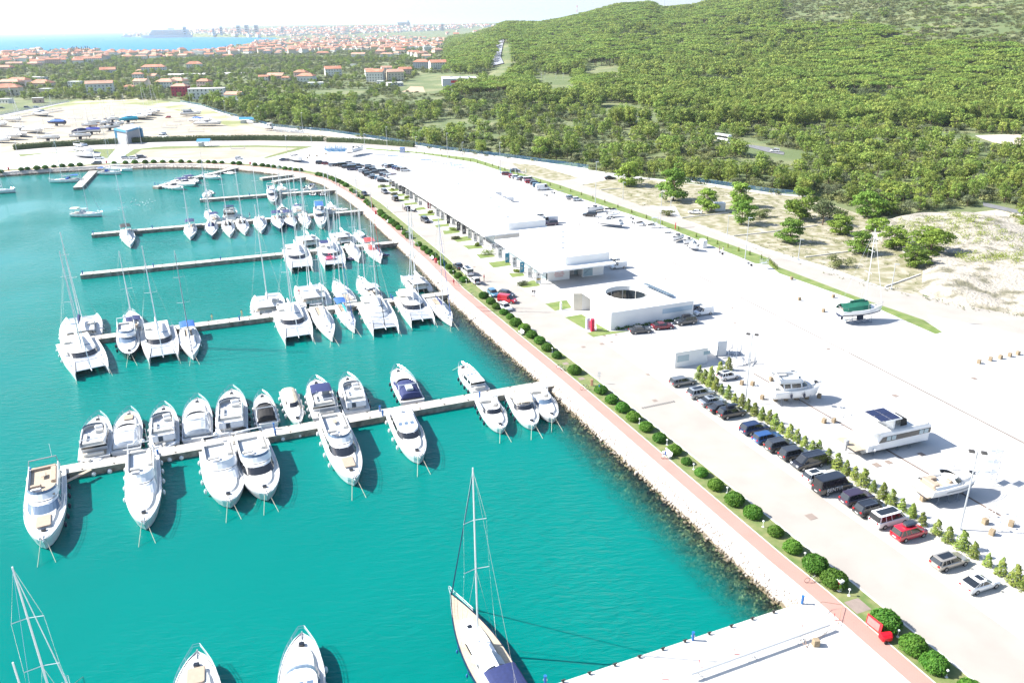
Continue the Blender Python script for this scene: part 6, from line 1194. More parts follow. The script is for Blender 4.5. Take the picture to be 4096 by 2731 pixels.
# ---------------------------------------------------------------- trees
def tree_me(kind,nl,leaf):
    if kind=='umbrella':
        n=nl; k=26; a=rng.uniform(0,2*PI,k); r=np.sqrt(rng.random(k))*.55; c=np.stack([np.cos(a)*r,np.sin(a)*r,.78+.10*(1-(r/.55)**2)+rng.normal(0,.015,k)],-1); cr_=np.full(k,.16); fl=np.array([1,1,.45])
    elif kind=='pine':
        k=24; t=rng.uniform(.28,.98,k); t.sort(); rr=(.40*np.sin((t-.12)*PI*.95)**.8+.03)*rng.uniform(.35,1.08,k); a=np.arange(k)*2.4+rng.uniform(0,1,k); c=np.stack([np.cos(a)*rr,np.sin(a)*rr,t*.95+rng.normal(0,.02,k)],-1); cr_=rng.uniform(.11,.19,k); fl=np.array([1,1,.62])
    elif kind=='lonepine':
        k=34; t=rng.uniform(.10,.97,k); rr=(.46*np.sin((t*.92+.06)*PI)**.6+.02)*rng.uniform(.3,1.05,k); a=np.arange(k)*2.4; c=np.stack([np.cos(a)*rr,np.sin(a)*rr,t*.93],-1); cr_=rng.uniform(.12,.20,k); fl=np.array([1,1,.55])
    elif kind=='oak':
        k=22; d=sph(k); d[:,2]=np.abs(d[:,2]); c=d*np.array([.42,.42,.42])*rng.uniform(.5,1,(k,1))+[0,0,.45]; cr_=rng.uniform(.14,.24,k); fl=np.array([1,1,.8])
    elif kind=='olive':
        k=16; d=sph(k); d[:,2]=np.abs(d[:,2])*.8; c=d*np.array([.42,.42,.4])*rng.uniform(.5,1,(k,1))+[0,0,.42]; cr_=rng.uniform(.14,.22,k); fl=np.array([1,1,.7])
    elif kind=='cypress':
        k=14; t=np.linspace(.1,.95,k); c=np.stack([rng.normal(0,.02,k),rng.normal(0,.02,k),t],-1); cr_=.12*np.sin((t*.9+.1)*PI)**.5+.02; fl=np.array([1,1,1.3])
    else: # scrub
        k=10; c=np.stack([rng.normal(0,.28,k),rng.normal(0,.28,k),rng.uniform(.15,.5,k)],-1); cr_=rng.uniform(.2,.34,k); fl=np.array([1,1,.7])
    i=rng.integers(0,len(c),nl); d=sph(nl); d[:,2]=np.where(rng.random(nl)<.6,np.abs(d[:,2]),d[:,2])
    p=c[i]+d*fl*(np.asarray(cr_)[i]*rng.uniform(.55,1.08,nl))[:,None]
    nr_=d+np.array([0,0,.35])
    V,F=leaves(p,nr_,leaf,.6,.5)
    mt={'umbrella':LPIN2,'pine':LPINE,'lonepine':LPIN3,'oak':LOAK,'olive':LOLIV,'cypress':LOAK}.get(kind,LSCR)
    cm=npmesh('crown',V,F,mt,False)
    b=MB(); h_={'umbrella':.78,'pine':.88,'lonepine':.85,'oak':.5,'olive':.45,'cypress':.2}.get(kind,.3)
    b.tube([(0,0,-.03),(.01,.01,h_*.5),(.0,.02,h_)],.028,6,0,.010)
    for q in c[::3]: z0_=max(.12,q[2]-.25); b.tube([(0.005,.01,z0_ if kind!='umbrella' else .5),(q[0]*.5,q[1]*.5,(z0_+q[2])/2),tuple(q)],.010,4,0,.004)
    tm=b.mesh('trunk',BARK); return cm,tm
TR={k:[tree_me(k,nl,lf) for _ in range(nv)] for k,nl,lf,nv in (('pine',1500,.035,5),('lonepine',3600,.036,4),('umbrella',1300,.032,3),('oak',1200,.036,4),('olive',900,.036,3),('cypress',500,.03,2),('scrub',900,.05,3))}
def joined(cm,tm,name):
    me=bpy.data.meshes.new(name); bm=bmesh.new(); bm.from_mesh(cm); n=len(bm.faces); bm.from_mesh(tm); bm.faces.ensure_lookup_table()
    for f in bm.faces[n:]: f.material_index=1
    bm.to_mesh(me); bm.free(); me.materials.append(cm.materials[0]); me.materials.append(BARK); return me
LOW={}
for k,nl,lf,nv in (('pine',360,.065,5),('umbrella',320,.06,3),('oak',300,.07,4),('olive',260,.07,3),('scrub',140,.10,3)):
    LOW[k]=[joined(*tree_me(k,nl,lf),'tree') for _ in range(nv)]
def tree(kind,x,y,h_,label,cat='tree',group=None,sx=1,name=None):
    z=float(height(x,y)); z=z if z>.3 else 0
    t_=thing(name or {'pine':'pine_tree','lonepine':'pine_tree','umbrella':'umbrella_pine','oak':'evergreen_oak','olive':'olive_tree','cypress':'cypress_tree'}.get(kind,'shrub'),label,cat,(x,y,z),random.uniform(0,6.3),group)
    t_.scale=(h_*sx,h_*sx,h_); cm,tm=random.choice(TR[kind]); link('crown',cm,t_); link('trunk',tm,t_); return t_
# the lone trees on the waste ground, one by one: view, base, top
for v_,u,w_,uv,tp,kd,l_,sx in [('21',1070,140,1050,-90,'pine','pine standing by the sandy track over a black car',1.1),('21',1480,275,1480,-20,'pine','full pine with short trunk left of the blue boat stands',1.1),('21',1800,372,1810,165,'pine','open crowned pine beside the white container',1.2),('21',2110,492,2100,265,'pine','pine standing nearest the lamp post on waste ground',1.0),('21',2090,330,2090,100,'pine','pine just behind the one nearest the lamp post',1.0),
('31',200,660,215,440,'pine','leaning pine with bare reddish ground at its foot',1.25),('31',850,760,850,560,'pine','wide low pine whose shadow falls beside a yacht mast',1.4),('31',1150,710,1170,500,'pine','pine behind the mast of the green covered sloop',1.25),('31',1000,600,1010,430,'pine','pine at the foot of the white rubble slope',1.5),('31',660,580,660,395,'pine','pine left of the rubble slope among grass',1.3),('31',1350,880,1340,690,'pine','rounded pine at the very edge of the rubble mound',1.3),('31',1480,790,1480,520,'pine','broad pine on the edge of the rubble mound',1.35),('31',290,450,290,150,'pine','tall dense pine by the end of the blue fence',.95),
('31',650,890,660,735,'scrub','round bright green bush on the dry lot',1.25),('21',1440,410,1440,330,'scrub','round dark green bush where track meets outer road',1.6),('21',2270,425,2270,310,'scrub','large dark fig bush right of the nearest pine',1.6),('31',500,500,500,240,'oak','grey green tree at the left of the waste ground wood',1.0),('31',900,430,900,180,'pine','tall sunlit pine behind the rubble slope, left',1.1),('31',1060,400,1050,200,'pine','tall sunlit pine behind the rubble slope, right',1.1),('31',560,440,560,250,'scrub','yellow green bush among the pines at the rubble slope',1.1)]:
    p=Q(v_,u,w_); h_=hgt(p,v_,uv,tp); kd='lonepine' if kd=='pine' else kd; tree(kd,p.x,p.y,max(h_,2)*1.02,l_,'bush' if kd=='scrub' else 'tree',None,sx*(.9 if kd=='scrub' else .95))
# land use of the countryside, read on the ground
def zones(x,y,z):
    px,py=proj(x,y,z); o_=np.array([0]*len(x))
    def P_(pts): return pip(px,py,pts)
    sea=pip(x,y,SEAP)|pip(x,y,BASIN)|pip(x,y,LAND)
    road=P_([(2400,412),(2510,415),(2620,440),(2630,500),(2570,500),(2420,465)])|P_([(2830,535),(2960,555),(3150,595),(3230,635),(3190,660),(3060,640),(2860,590)])|P_([(3930,800),(4100,830),(4100,870),(3990,860),(3910,830)])
    pitch=P_([(2140,298),(2290,305),(2310,400),(2215,405),(2140,370)])|P_([(2330,265),(2480,268),(2480,340),(2330,330)])
    mainroad=P_([(1992,180),(2052,180),(2050,260),(2030,345),(1940,345),(1975,240)])
    white=P_([(3330,900),(3600,860),(3850,830),(4100,880),(4100,1300),(3700,1260),(3400,1150),(3500,1000)])|P_([(3800,560),(3880,535),(4100,540),(4100,590),(3950,580)])
    supermarket=P_([(1690,295),(1920,300),(1930,365),(1600,375),(1590,345)])
    wastep=pip(x,y,WG)
    field=P_([(1225,362),(1500,355),(1430,390),(1225,400)])|P_([(1750,480),(1990,470),(2000,560),(1700,560),(1550,540)])&(vnoise(x,y,25,5)>.45)
    leftfield=P_([(-50,400),(300,400),(270,440),(0,470),(-50,470)])
    far=(py<232)&(px<2000)
    open_=sea|road|pitch|mainroad|white|supermarket|field|leftfield|wastep
    return px,py,open_
def scatter_pts(n,r0,r1,t0,t1,pw=1.0):
    u=rng.random(n); r=(r0**(2-pw)+u*(r1**(2-pw)-r0**(2-pw)))**(1/(2-pw)); t=np.radians(rng.uniform(t0,t1,n)); return r*np.sin(t),r*np.cos(t)
x,y=scatter_pts(84000,270,3400,-38,40,1.12); z=height(x,y); px,py,op=zones(x,y,z)
forest=((px>1780)&(py<420)&~((px<2000)&(py<150+.0*px)))|((px>2000)&(py<640))|((px>2600)&(py<760))|((px>3200)&(py<900))
grove=((px<2450)&(px>1350)&(py>430)&(py<640)); mixed=(px>2300)&(py>510)&~grove
town=((py<232)&(px<1790))
vill=(px<1800)&(py>=232)
dn=vnoise(x,y,60,2); keep=~op&(py>-60)&(px>-250)&(px<4350)&(py<1250)
dens_k=np.where(forest,.72,np.where(grove,.95,np.where(town,.12,.72*(dn>.36)+.16)))
dens_k=np.where(mixed,.20+.5*(vnoise(x,y,28,9)>.5),dens_k); keep&=rng.random(len(x))<dens_k
hilltop=((py<110+(px-3250)*.13+70*(vnoise(x,y,90,21)-.3))&(px>3120))  # low scrub on the upper slope
x,y,z,px,py,forest,town,dn,hilltop,grove,mixed=[a[keep] for a in (x,y,z,px,py,forest,town,dn,hilltop,grove,mixed)]
dist=np.hypot(x,y); n=len(x)
rv=rng.random(n); kn=vnoise(x,y,120,8); kn2=vnoise(x,y,70,11)
kind=np.where(forest,np.where((kn>.50)&(dist>700),'umbrella',np.where(kn2>.74,'oak','pine')),np.where(rv<.34,'oak',np.where(rv<.62,'olive',np.where(rv<.80,'pine','scrub'))))
kind=np.where(grove,np.where(rv<.40,'olive',np.where(rv<.58,'oak',np.where(rv<.78,'pine','scrub'))),kind); kind=np.where(mixed,np.where(rv<.5,'pine',np.where(rv<.82,'scrub','olive')),kind); kind=np.where(hilltop&(rv<.96),'scrub',kind)
edge_=mixed&(kind=='pine'); hh=np.select([kind=='pine',kind=='umbrella',kind=='oak',kind=='olive'],[rng.uniform(7,12.5,n),rng.uniform(9,12.5,n),rng.uniform(4.5,8,n),rng.uniform(3.5,5.5,n)],rng.uniform(1.8,3.6,n))
wd=np.select([kind=='pine',kind=='umbrella',kind=='oak',kind=='olive'],[rng.uniform(.75,1.1,n),rng.uniform(.85,1.15,n),rng.uniform(.9,1.25,n),rng.uniform(1,1.3,n)],rng.uniform(1,1.7,n))
hh*=np.where(edge_,.62,1)*np.where(grove,.66,1)*np.where((px<1800)&(py<420),.62,1); sc_=1+.45*np.clip((dist-900)/1500,0,1); hh*=np.where(hilltop,1,sc_**.35); wd*=sc_
# the 300 that show largest are trees of their own, the rest one wood
size=hh/dist; order=np.argsort(-size*((px>0)&(px<4096)&(py>0)))
ind=set(); cnt={}
DESC={'pine':('light green pine crown in the wood beyond the marina fence','pines beyond the marina fence'),'umbrella':('flat topped umbrella pine in the wood','umbrella pines in the wood'),'oak':('dark evergreen oak with a dense rounded crown beyond the fence','evergreen oaks beyond the fence'),'olive':('grey green olive tree with a loose crown','olive trees beyond the fence'),'scrub':('low green shrub on rough ground','shrubs beyond the fence')}
for i in order:
    k=str(kind[i]); lim={'pine':280,'umbrella':60,'oak':170,'olive':150,'scrub':110}[k]
    if cnt.get(k,0)<lim and len(ind)<640: cnt[k]=cnt.get(k,0)+1; ind.add(int(i))
for i in sorted(ind):
    k=str(kind[i]); l_,g_=DESC[k]
    side='left' if px[i]<1400 else ('middle' if px[i]<2700 else 'right')
    tree(k,float(x[i]),float(y[i]),float(hh[i]),l_,'shrub' if k=='scrub' else 'tree',g_,float(wd[i])*.85)
rest=np.array([i for i in range(n) if i not in ind])
# one wood, instanced on points
protos=[];pid={}
pc=bpy.data.collections.new('wood_crowns')
for k in LOW:
    pid[k]=(len(protos),len(LOW[k]))
    for me_ in LOW[k]: o_=bpy.data.objects.new('%02d_crown'%len(protos),me_); pc.objects.link(o_); protos.append(o_)
def wood(name,idx_,label):
    me_=bpy.data.meshes.new(name); me_.vertices.add(len(idx_)); me_.vertices.foreach_set('co',np.stack([x[idx_],y[idx_],z[idx_]],-1).astype(np.float32).ravel())
    ii=np.array([pid[kind[i]][0]+rng.integers(0,pid[kind[i]][1]) for i in idx_],np.int32)
    a=me_.attributes.new('pick','INT','POINT'); a.data.foreach_set('value',ii)
    a=me_.attributes.new('scl','FLOAT_VECTOR','POINT'); a.data.foreach_set('vector',np.stack([hh[idx_]*wd[idx_],hh[idx_]*wd[idx_],hh[idx_]],-1).astype(np.float32).ravel())
    a=me_.attributes.new('rot','FLOAT_VECTOR','POINT'); a.data.foreach_set('vector',np.stack([np.zeros(len(idx_)),np.zeros(len(idx_)),rng.uniform(0,6.28,len(idx_))],-1).astype(np.float32).ravel())
    o_=link(name,me_); tag(o_,label,name,kind='stuff')
    ng=bpy.data.node_groups.new(name,'GeometryNodeTree'); ng.interface.new_socket('Geometry',in_out='INPUT',socket_type='NodeSocketGeometry'); ng.interface.new_socket('Geometry',in_out='OUTPUT',socket_type='NodeSocketGeometry')
    N=ng.nodes.new; L=ng.links.new; gi=N('NodeGroupInput'); go=N('NodeGroupOutput'); ci=N('GeometryNodeCollectionInfo'); ci.inputs[0].default_value=pc; ci.inputs[1].default_value=True; ci.inputs[2].default_value=True
    ip=N('GeometryNodeInstanceOnPoints'); ip.inputs['Pick Instance'].default_value=True
    L(gi.outputs[0],ip.inputs['Points']); L(ci.outputs[0],ip.inputs['Instance'])
    for nm_,ty,sk in (('pick','INT','Instance Index'),('scl','FLOAT_VECTOR','Scale'),('rot','FLOAT_VECTOR','Rotation')):
        q=N('GeometryNodeInputNamedAttribute'); q.data_type=ty; q.inputs[0].default_value=nm_; L(q.outputs[0],ip.inputs[sk])
    L(ip.outputs[0],go.inputs[0]); md=o_.modifiers.new('scatter','NODES'); md.node_group=ng
wood('forest',rest,'pine wood covering the plain and the hillside')
x,y=scatter_pts(76000,270,2300,-38,40,1.0); z=height(x,y); px,py,op=zones(x,y,z)
ok=~op&(py>-40)&(px>-200)&(px<4300)&(py<1200)&(rng.random(len(x))<np.where((py<130+(px-3250)*.13)&(px>3100),1.0,np.where((px>2000)&(py<430),.15,.62)))&(vnoise(x,y,22,14)>.34)
x,y,z,px,py=[a[ok] for a in (x,y,z,px,py)]; n=len(x); kind=np.where(rng.random(n)<.75,'scrub','olive'); hh=rng.uniform(.8,2.3,n)*(1+np.hypot(x,y)/1500); wd=rng.uniform(1.1,2.0,n)
wood('undergrowth',np.arange(n),'low bushes and undergrowth between the trees')
# rough grass and weeds on the near waste ground and the rubble slope
gx,gy=scatter_pts(9000,120,420,8,42,1); gz=np.zeros(len(gx)); gp,gq=proj(gx,gy,gz); ok=(pip(gx,gy,WG)|pip(gp,gq,[(3000,1000),(3400,1130),(4100,1300),(4150,760),(3400,830),(3200,900)]))&(vnoise(gx,gy,14,3)>.46)&(rng.random(len(gx))<.6)
tag(link('weeds',None),'x') if 0 else None
bx,by=scatter_pts(5000,130,330,14,42,1); bp,bq=proj(bx,by,np.zeros(len(bx))); okb=pip(bp,bq,[(3560,900),(3700,880),(4100,920),(4200,1120),(3900,1110),(3760,1010),(3600,1000)])&(vnoise(bx,by,9,3)>.52)
bx,by=bx[okb],by[okb]; i=np.repeat(np.arange(len(bx)),60); bz=np.interp(vnoise(bx,by,21,2),[0,1],[.4,3.6])+1.0; p=np.stack([bx[i]+rng.normal(0,.6,len(i)),by[i]+rng.normal(0,.6,len(i)),bz[i]+rng.uniform(-.9,.7,len(i))],-1)
V,F=leaves(p,np.tile([0,0,.6],(len(i),1))+rng.normal(0,.6,(len(i),3)),.17,.5,.6); tag(link('scrub',npmesh('scrub',V,F,LCON,False)),'low green scrub spreading over the limestone rubble','scrub',kind='stuff')
gx,gy=gx[ok],gy[ok]; n=len(gx); i=np.repeat(np.arange(n),9); p=np.stack([gx[i]+rng.normal(0,.35,len(i)),gy[i]+rng.normal(0,.35,len(i)),rng.uniform(0,.3,len(i))],-1)
V,F=leaves(p,np.tile([0,0,.6],(len(i),1))+rng.normal(0,.5,(len(i),3)),.16,.5,.6); tag(link('weeds',npmesh('weeds',V,F,LSCR,False)),'dry weeds and tufts on the waste ground','weeds',kind='stuff')
# ---------------------------------------------------------------- village and far city
TILE=mat('roof_tiles',(.38,.14,.08),.85,c2=(.52,.25,.16),scale=.15); TILE2=mat('faded_roof_tiles',(.42,.22,.15),.85,c2=(.50,.30,.22),scale=.15)
HW=[mat('house_white',(.66,.65,.62),.85,var=.04),mat('house_cream',(.62,.54,.43),.85,var=.04),mat('house_pink',(.58,.42,.36),.85,var=.04),mat('house_grey',(.48,.48,.49),.85,var=.04),mat('house_yellow',(.60,.48,.28),.85,var=.04),mat('house_crimson',(.40,.03,.07),.8,var=.04)]
HWIN=mat('house_window',(.03,.04,.05),.2,var=0)
def house(label,p,ang,w_,d_,h_,roof='hip',wm=0,tm=TILE,win=True,annex=False,name='house',cat='house',group=None,sh=None):
    z=float(height(p.x,p.y)); z=max(z,0) if z<.3 else z
    b=thing(name,label,cat,(p.x,p.y,z),ang,group); m=MB(); m.box(-w_/2,w_/2,-d_/2,d_/2,-1,h_)
    if roof=='gable': m.add([(-w_/2,-d_/2,h_),(-w_/2,d_/2,h_),(-w_/2,0,h_+d_*.22)],[(0,1,2)]); m.add([(w_/2,-d_/2,h_),(w_/2,d_/2,h_),(w_/2,0,h_+d_*.22)],[(0,2,1)])
    if annex: m.box(w_/2,w_*.85,-d_*.35,d_*.3,-1,h_*.55)
    m.build('wall',HW[wm],b)
    m=MB(); o=.5; rr=d_*.25
    if roof=='flat': m.box(-w_/2-.2,w_/2+.2,-d_/2-.2,d_/2+.2,h_,h_+.35); m.build('roof',HW[0],b)
    else:
        i=0 if roof=='gable' else d_*.42
        A=[(-w_/2-o,-d_/2-o,h_-.05),(w_/2+o,-d_/2-o,h_-.05),(w_/2+o,d_/2+o,h_-.05),(-w_/2-o,d_/2+o,h_-.05)]; B_=[(-w_/2-o+i,0,h_+rr),(w_/2+o-i,0,h_+rr)]
        m.add(A+B_,[(0,1,5,4),(2,3,4,5),(1,2,5),(3,0,4)] if i else [(0,1,5,4),(2,3,4,5)]); 
        m.add([(x,y,zz-.25) for x,y,zz in A],[(3,2,1,0)]); m.build('roof',tm,b,fix=False)
        c=MB(); c.box(w_*.2,w_*.2+.7,-.35,.35,h_,h_+rr+.7); c.build('chimney',HW[0],b)
    if annex: m=MB(); m.box(w_/2,w_*.87,-d_*.37,d_*.32,h_*.55,h_*.55+.3); m.build('annex_roof',HW[0],b)
    if win:
        ns=max(1,int(h_/2.8)); nx=max(2,int(w_/3.2))
        for s_ in range(ns):
            for k in range(nx):
                x=-w_/2+w_*(k+.5)/nx; zz=.9+s_*2.9; q=MB(); q.box(x-.5,x+.5,-d_/2-.06,-d_/2+.02,zz,zz+1.3); q.build('window',HWIN,b)
            if w_<30:
                for yy in (-d_*.2,d_*.2): q=MB(); q.box(-w_/2-.06,-w_/2+.02,yy-.5,yy+.5,.9+s_*2.9,2.2+s_*2.9); q.build('window',HWIN,b)
    return b
def hp(v_,u,w_,wpx):
    p=Q(v_,u,w_); r=Vector((p.x,p.y,H)).length; return p,wpx/VW[v_][2]*r/FPX
BL=[('00',930,858,200,8.5,'gable',0,'large white three storey villa with red roof at the yard gate',0),('00',1310,810,115,6.5,'gable',1,'cream gabled house right of the large villa',0),('00',1195,828,80,3.2,'hip',1,'small cream house with arches beside the villa',0),('00',1275,728,85,5.5,'hip',0,'small white house above the cream gabled one',0),
('00',1000,690,115,6.5,'gable',3,'grey white house with bright red roof among olive trees',0),('00',1420,672,185,7.5,'hip',0,'wide white house with two roofs by the bent lane',0),('00',1300,675,80,3,'hip',2,'low house with reddish roof left of the wide white house',0),('00',1400,725,100,3.5,'gable',1,'ochre bungalow below the wide white house',0),('00',1790,632,125,6.5,'hip',0,'pair of white houses with bright orange roofs',0),
('00',1670,885,130,8,'hip',5,'crimson red house with orange roof',0),('00',1910,905,290,7.5,'flat',0,'long flat roofed white building with arcade',0),('00',2160,915,145,4,'gable',0,'white shed with bright orange roof',0),('00',1535,805,150,5.5,'hip',0,'pale villa behind the crimson house',0),('00',1640,790,150,5,'hip',1,'cream house touching the crimson house',0),('00',1885,800,110,5.5,'hip',2,'terracotta roofed house half hidden by trees',0),('00',1690,750,90,3,'flat',3,'low grey white flat roofed building in the fields',0),
('00',95,880,170,7,'hip',1,'cream house with orange roofs at the left edge',0),('00',110,815,180,6.5,'hip',2,'pink house with wide orange roof at the left',0),('00',190,800,165,7,'hip',0,'white house with long orange roof at the left',0),('00',395,800,160,4,'hip',1,'bungalow with pink orange roof',0),('00',430,860,85,4,'flat',1,'unfinished brick bungalow in bushes',0),('00',700,800,95,5,'flat',0,'white flat roofed house with balcony',0),('00',345,735,150,3,'flat',3,'flat grey roofed hall in the fields',0),
('00',860,580,130,7.5,'gable',0,'white gabled house at the village edge',0),('00',960,552,95,6,'gable',0,'tall white house next to the gabled one',0),('00',495,600,110,9,'hip',2,'tall brown pink apartment house',0),('00',365,600,120,7,'gable',0,'white gabled house left of the brown apartment house',0),('00',320,610,95,4.5,'hip',2,'pink roofed cottage in front of the white gabled house',0),('00',55,650,130,5,'hip',2,'coral roofed house at the left edge',0),('00',140,620,110,6,'gable',2,'rosy gabled house at the left edge',0),
('00',1810,515,230,9,'flat',0,'big white flat roofed hotel block by the sea',0),('00',1690,540,80,6,'gable',1,'cream gabled house below the white hotel block',0),('00',2035,510,80,7,'gable',0,'white house with blue shade by the shore',0),('00',2100,535,95,5,'hip',2,'orange roofed villa right of the shore house',0),('00',1925,530,75,6,'gable',0,'white gable house right of the hotel block',0),('00',1300,548,95,6,'hip',0,'white house with red roof in the village edge row',0),('00',1430,540,90,6,'hip',5,'red walled house in the village edge row',0),('00',1180,545,85,5,'hip',2,'pink roofed house in the village edge row',0),('00',60,948,90,3,'flat',0,'white caravan shed in the field by the left fence',0),('00',355,945,75,3.5,'flat',2,'brown shed in the field by the left fence',0),
('10',190,745,140,5.5,'gable',2,'pink gabled house with orange roof behind the trees',0),('10',75,750,80,5,'gable',0,'small white gabled house with blue side',0),('10',280,760,70,5,'hip',1,'orange roofed cottage between two houses',0),('10',470,765,145,7,'hip',0,'white house with red brown roofs',0),('10',420,720,110,6.5,'hip',2,'coral red roofed house',0),('10',710,700,140,8,'gable',0,'white gabled house with two orange roofs',0),('10',1105,750,150,9.5,'gable',0,'tall white house with bright orange roof near the supermarket',0),('10',1280,745,140,9,'gable',1,'cream and grey house with orange roof near the supermarket',0),('10',1200,690,90,8,'gable',0,'narrow white house behind the tall white one',0),('10',1370,690,110,6.5,'gable',2,'salmon roofed house behind the cream one',0),('10',1525,640,140,9,'hip',3,'grey three storey house with brown red roof',0),('10',1670,655,145,8,'gable',0,'white house with orange roof beside the main road wood',0),('10',1040,700,70,7,'gable',0,'white house with small orange roof at the left of the tall one',0),
('10',1275,792,140,3,'flat',3,'grey low workshop by the bare earth lot',0),('10',1145,775,60,3,'flat',0,'small flat white hut in front of the tall house',0),('10',945,530,120,6,'gable',0,'white house with wide gable at the grove edge',0),('10',1205,530,110,6,'hip',0,'white villa with orange roof at the pine belt',0),('10',1150,505,90,7,'hip',2,'red brick house left of the villa at the pine belt',0),('10',1575,485,70,9,'flat',0,'white cube apartment block',0),('10',1330,490,90,7,'gable',1,'coral gabled house among the dense village',0),('10',615,505,110,4,'hip',2,'single storey house with coral roof at the grove edge',0),('10',1900,490,75,5,'hip',1,'lone house with orange roof in the pine wood',0),('10',1570,560,80,6,'gable',0,'white gabled house left of the grey three storey house',0),('10',550,790,130,3,'flat',0,'low white wall building in the trees',0),
('10',895,620,45,4,'flat',0,'little white hut in the pine belt',0),('10',720,395,60,7,'hip',0,'white chapel like house by the church tower',0)]
for v_,u,w_,wp,h_,rf_,wm,l_,_ in BL:
    p,wd_=hp(v_,u,w_,wp); wd_*=.97; wd_=min(wd_,40); h_*=1.15; house(l_,p,R(random.choice([-14,10,18,-8])),wd_,wd_*.62 if wd_<24 else wd_*.4,h_,rf_,wm,random.choice([TILE,TILE,TILE2]),True)
# the rest of the village: 190 houses copied from ten
PROT=[]
def put(n_,poly_,wlo,whi,lab,group,near=False):
    k=0; xs=[q[0] for q in poly_]; ys=[q[1] for q in poly_]
    while k<n_:
        u=random.uniform(min(xs),max(xs)); v_=random.uniform(min(ys),max(ys))
        if not pip(np.array([u]),np.array([v_]),poly_)[0]: continue
        p=G(u,v_); k+=1
        if pip(np.array([p.x]),np.array([p.y]),SEAP)[0]: continue
        w_=random.uniform(wlo,whi)
        if len(PROT)<12:
            kk=len(PROT); o_=house(lab,p,R(random.uniform(-30,60)),14,10,[5.5,7,8,4][kk%4],['hip','gable','hip','hip','gable'][kk%5],[0,0,1,2,0,3,4][kk%7],[TILE,TILE2][kk%2],False,kk%3==0,group=group); PROT.append(o_)
        else: o_=dup(random.choice(PROT),(p.x,p.y,max(0,float(height(p.x,p.y)))),R(random.uniform(-30,60)),lab,group)
        s_=w_/13; o_.scale=(s_,s_,s_*random.uniform(.95,1.2))
put(48,[(-40,218),(90,212),(290,206),(430,210),(430,245),(300,262),(180,262),(0,262),(-40,262)],13,19,'tile roofed village house at the left shore','houses of the left shore village')
put(44,[(430,212),(700,218),(830,212),(960,190),(1024,180),(1030,215),(800,238),(480,240)],12,18,'tile roofed village house along the bay front','houses along the bay front')
put(92,[(1024,172),(1110,158),(1300,150),(1420,155),(1450,200),(1300,215),(1024,222),(960,205)],13,19,'orange roofed house in the dense old village','houses of the dense village')
put(62,[(1420,152),(1600,150),(1760,175),(1750,232),(1640,235),(1560,222),(1430,205)],13,19,'orange roofed house on the inland side of the village','houses on the inland side of the village')
put(20,[(1780,130),(1900,128),(2035,118),(2045,165),(1900,172),(1780,160)],14,22,'orange roofed house on the wooded rise','houses on the wooded rise')
# distant city beyond the bay, counted by nobody
def blocksmesh(name,n_,poly_,szx,hz_,roofp,label):
    V=[];F=[];mi=[]; xs=[q[0] for q in poly_]; ys=[q[1] for q in poly_]; k=0
    while k<n_:
        u=random.uniform(min(xs),max(xs)); v_=random.uniform(min(ys),max(ys))
        if not pip(np.array([u]),np.array([v_]),poly_)[0]: continue
        k+=1; d=G(u,v_)-Vector((0,0,H)); p=None
        for r in range(16,92):     # march along the ray to the terrain
            q=Vector((0,0,H))+d.normalized()*(r*150.)
            if float(height(q.x,q.y))>=q.z: p=q; break
        if p is None: p=G(u,v_)
        z=max(0.,float(height(p.x,p.y)))
        if pip(np.array([p.x]),np.array([p.y]),SEAP)[0]: continue
        a=random.uniform(0,PI); w_=random.uniform(*szx); d_=w_*random.uniform(.5,.9); h_=random.uniform(*hz_); c,s=math.cos(a),math.sin(a); o=len(V)
        P4=[(p.x+x*c-y*s,p.y+x*s+y*c) for x,y in ((-w_/2,-d_/2),(w_/2,-d_/2),(w_/2,d_/2),(-w_/2,d_/2))]
        V+=[(x,y,z-8) for x,y in P4]+[(x,y,z+h_) for x,y in P4]; F+=[(o,o+1,o+5,o+4),(o+1,o+2,o+6,o+5),(o+2,o+3,o+7,o+6),(o+3,o,o+4,o+7)]; wm=random.choice([1,1,1,2,3]); mi+=[wm]*4
        if random.random()<roofp: V+=[(p.x-w_*.2*c,p.y-w_*.2*s,z+h_+d_*.28),(p.x+w_*.2*c,p.y+w_*.2*s,z+h_+d_*.28)]; F+=[(o+4,o+5,o+9,o+8),(o+6,o+7,o+8,o+9),(o+5,o+6,o+9),(o+7,o+4,o+8)]; mi+=[0]*4
        else: F+=[(o+4,o+5,o+6,o+7)]; mi+=[1]
    me=bpy.data.meshes.new(name); me.from_pydata(V,[],F)
    for m_ in (TILE,HW[0],HW[1],HW[3]): me.materials.append(m_)
    me.polygons.foreach_set('material_index',mi); tag(link(name,me),label,name,kind='stuff')
blocksmesh('distant_city',1500,[(500,146),(760,148),(1024,146),(1110,148),(1400,140),(1700,128),(1990,108),(1980,92),(1600,96),(1200,112),(900,120),(600,122),(490,128)],(16,38),(5,14),.55,'pale hazy city beyond the bay')
blocksmesh('village_roofs',560,[(960,208),(1024,168),(1110,156),(1300,145),(1560,142),(1780,160),(1770,200),(1700,225),(1430,205),(1300,215),(1024,222)],(12,18),(4,8),.93,'tile roofs packed behind the named village houses')
blocksmesh('shore_roofs',260,[(-40,217),(90,210),(290,204),(435,209),(700,217),(960,185),(1030,200),(800,236),(430,244),(180,258),(-40,255)],(12,18),(4,8),.93,'tile roofs packed along the near bay shore')
TW=mat('tower_grey',(.42,.45,.50),.85,var=.03)
